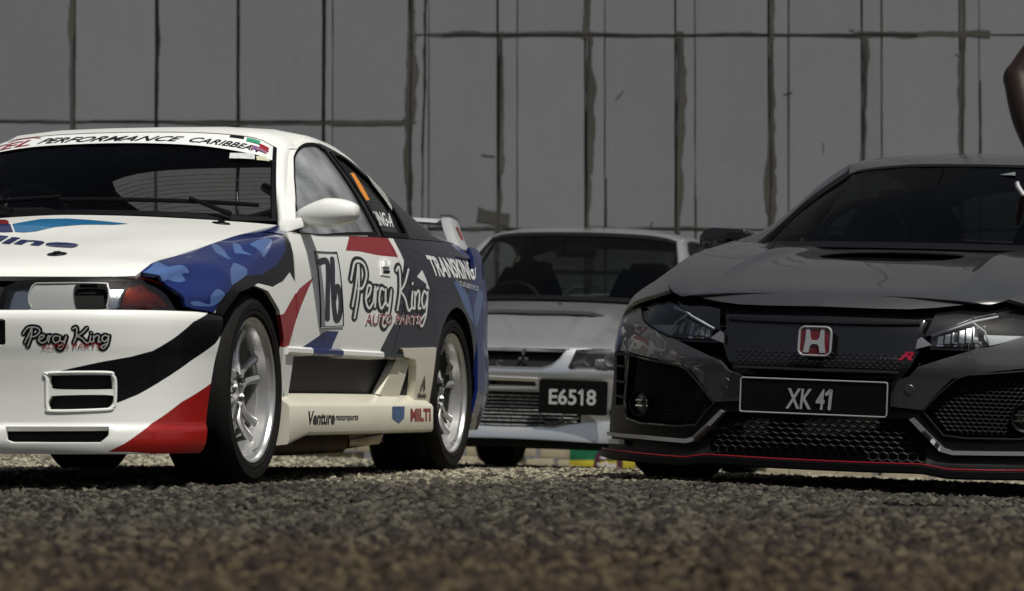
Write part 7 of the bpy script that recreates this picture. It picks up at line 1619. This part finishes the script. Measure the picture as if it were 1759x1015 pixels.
for s in (-1, 1):
    limb(b, [(s*.09, 0, .92), (s*.10, -.01, .70), (s*.105, -.01, .50), (s*.11, .02, .28), (s*.115, .03, .09)], [.092, .08, .06, .054, .040]); limb(b, [(s*.115, .05, .05), (s*.12, -.06, .04), (s*.125, -.16, .03)], [.042, .042, .032])
# right hand side of the picture: relaxed arm
limb(b, [(.175, 0, 1.385), (.22, .02, 1.22), (.245, .03, 1.10)], [.056, .048, .042]); limb(b, [(.245, .03, 1.10), (.255, -.02, .98), (.26, -.05, .86)], [.042, .038, .028]); limb(b, [(.26, -.05, .86), (.26, -.06, .79)], [.032, .038])
for k in range(4): limb(b, [(.245+.012*k, -.085+.022*k, .785), (.245+.012*k, -.09+.022*k, .73), (.24+.012*k, -.085+.022*k, .695)], [.010, .009, .008], 8)
limb(b, [(.26, -.095, .83), (.25, -.115, .79), (.245, -.115, .755)], [.012, .010, .009], 8)
# left of the picture: elbow stuck out, forearm folded back in, hand in front of the hip
SH, EL, WR = (-.175, 0, 1.385), (-.318, -.02, 1.205), (-.255, -.13, .940)
limb(b, [SH, (-.24, -.005, 1.30), EL], [.058, .050, .041]); ball(b, (-.322, -.018, 1.203), .040, .040, .043)
limb(b, [EL, (-.300, -.07, 1.09), WR], [.043, .046, .028])
limb(b, [WR, (-.273, -.15, .907), (-.300, -.165, .877)], [.028, .034, .034])
for k, (l, dz) in enumerate(((.050, .0), (.058, -.012), (.055, -.026), (.044, -.040))):
    y = -.185+.019*k
    limb(b, [(-.300-.004*k, y, .880+dz), (-.330, y-.008, .870+dz), (-.343, y-.004, .847+dz), (-.331, y+.004, .830+dz)], [.0105, .0098, .009, .008], 8)
limb(b, [(-.283, -.195, .907), (-.313, -.212, .902), (-.338, -.208, .884)], [.013, .0105, .009], 8)
body = fuse('body', b, SKIN, person, .0075)
sh = MB(); limb(sh, [(0, 0, .90), (0, .01, 1.05), (0, .01, 1.20), (0, .0, 1.34), (0, 0, 1.425)], [.150, .137, .150, .145, .085])
for s in (-1, 1): ball(sh, (s*.088, .0, 1.14), .112, .108, .27); limb(sh, [(s*.09, 0, 1.40), (s*.15, 0, 1.40)], [.07, .062])
fuse('vest', sh, CLOTH, person, .012)
jn = MB()
for s in (-1, 1): ball(jn, (s*.09, .0, .93), .112, .122, .12); limb(jn, [(s*.09, 0, .90), (s*.10, -.01, .70), (s*.105, -.01, .50), (s*.11, .02, .28), (s*.115, .03, .11)], [.105, .094, .078, .072, .066])
fuse('jeans', jn, DENIM, person, .012)
hr = MB(); ball(hr, (0, .0, 1.69), .082, .095, .095); fuse('hair', hr, mat('black_hair', (.006, .005, .005), .8), person, .012)
for s in (-1, 1):
    q = MB(); limb(q, [(s*.115, .07, .05), (s*.12, -.05, .045), (s*.125, -.17, .035)], [.052, .052, .042]); fuse('shoe', q, mat('white_shoe', (.4, .4, .4), .6), person, .012)
place(person, (1.72, 9.5, PZ), 0)
ph = MB().tube([(1.364, 9.27, .902+PZ), (1.367, 9.27, .890+PZ), (1.382, 9.265, .866+PZ)], [.0055, .006, .0055], 10).build('white_lighter', mat('white_plastic', (.75, .75, .75), .3), None)
tag(ph, 'small white object between the fingers of the person at the right edge', 'lighter')
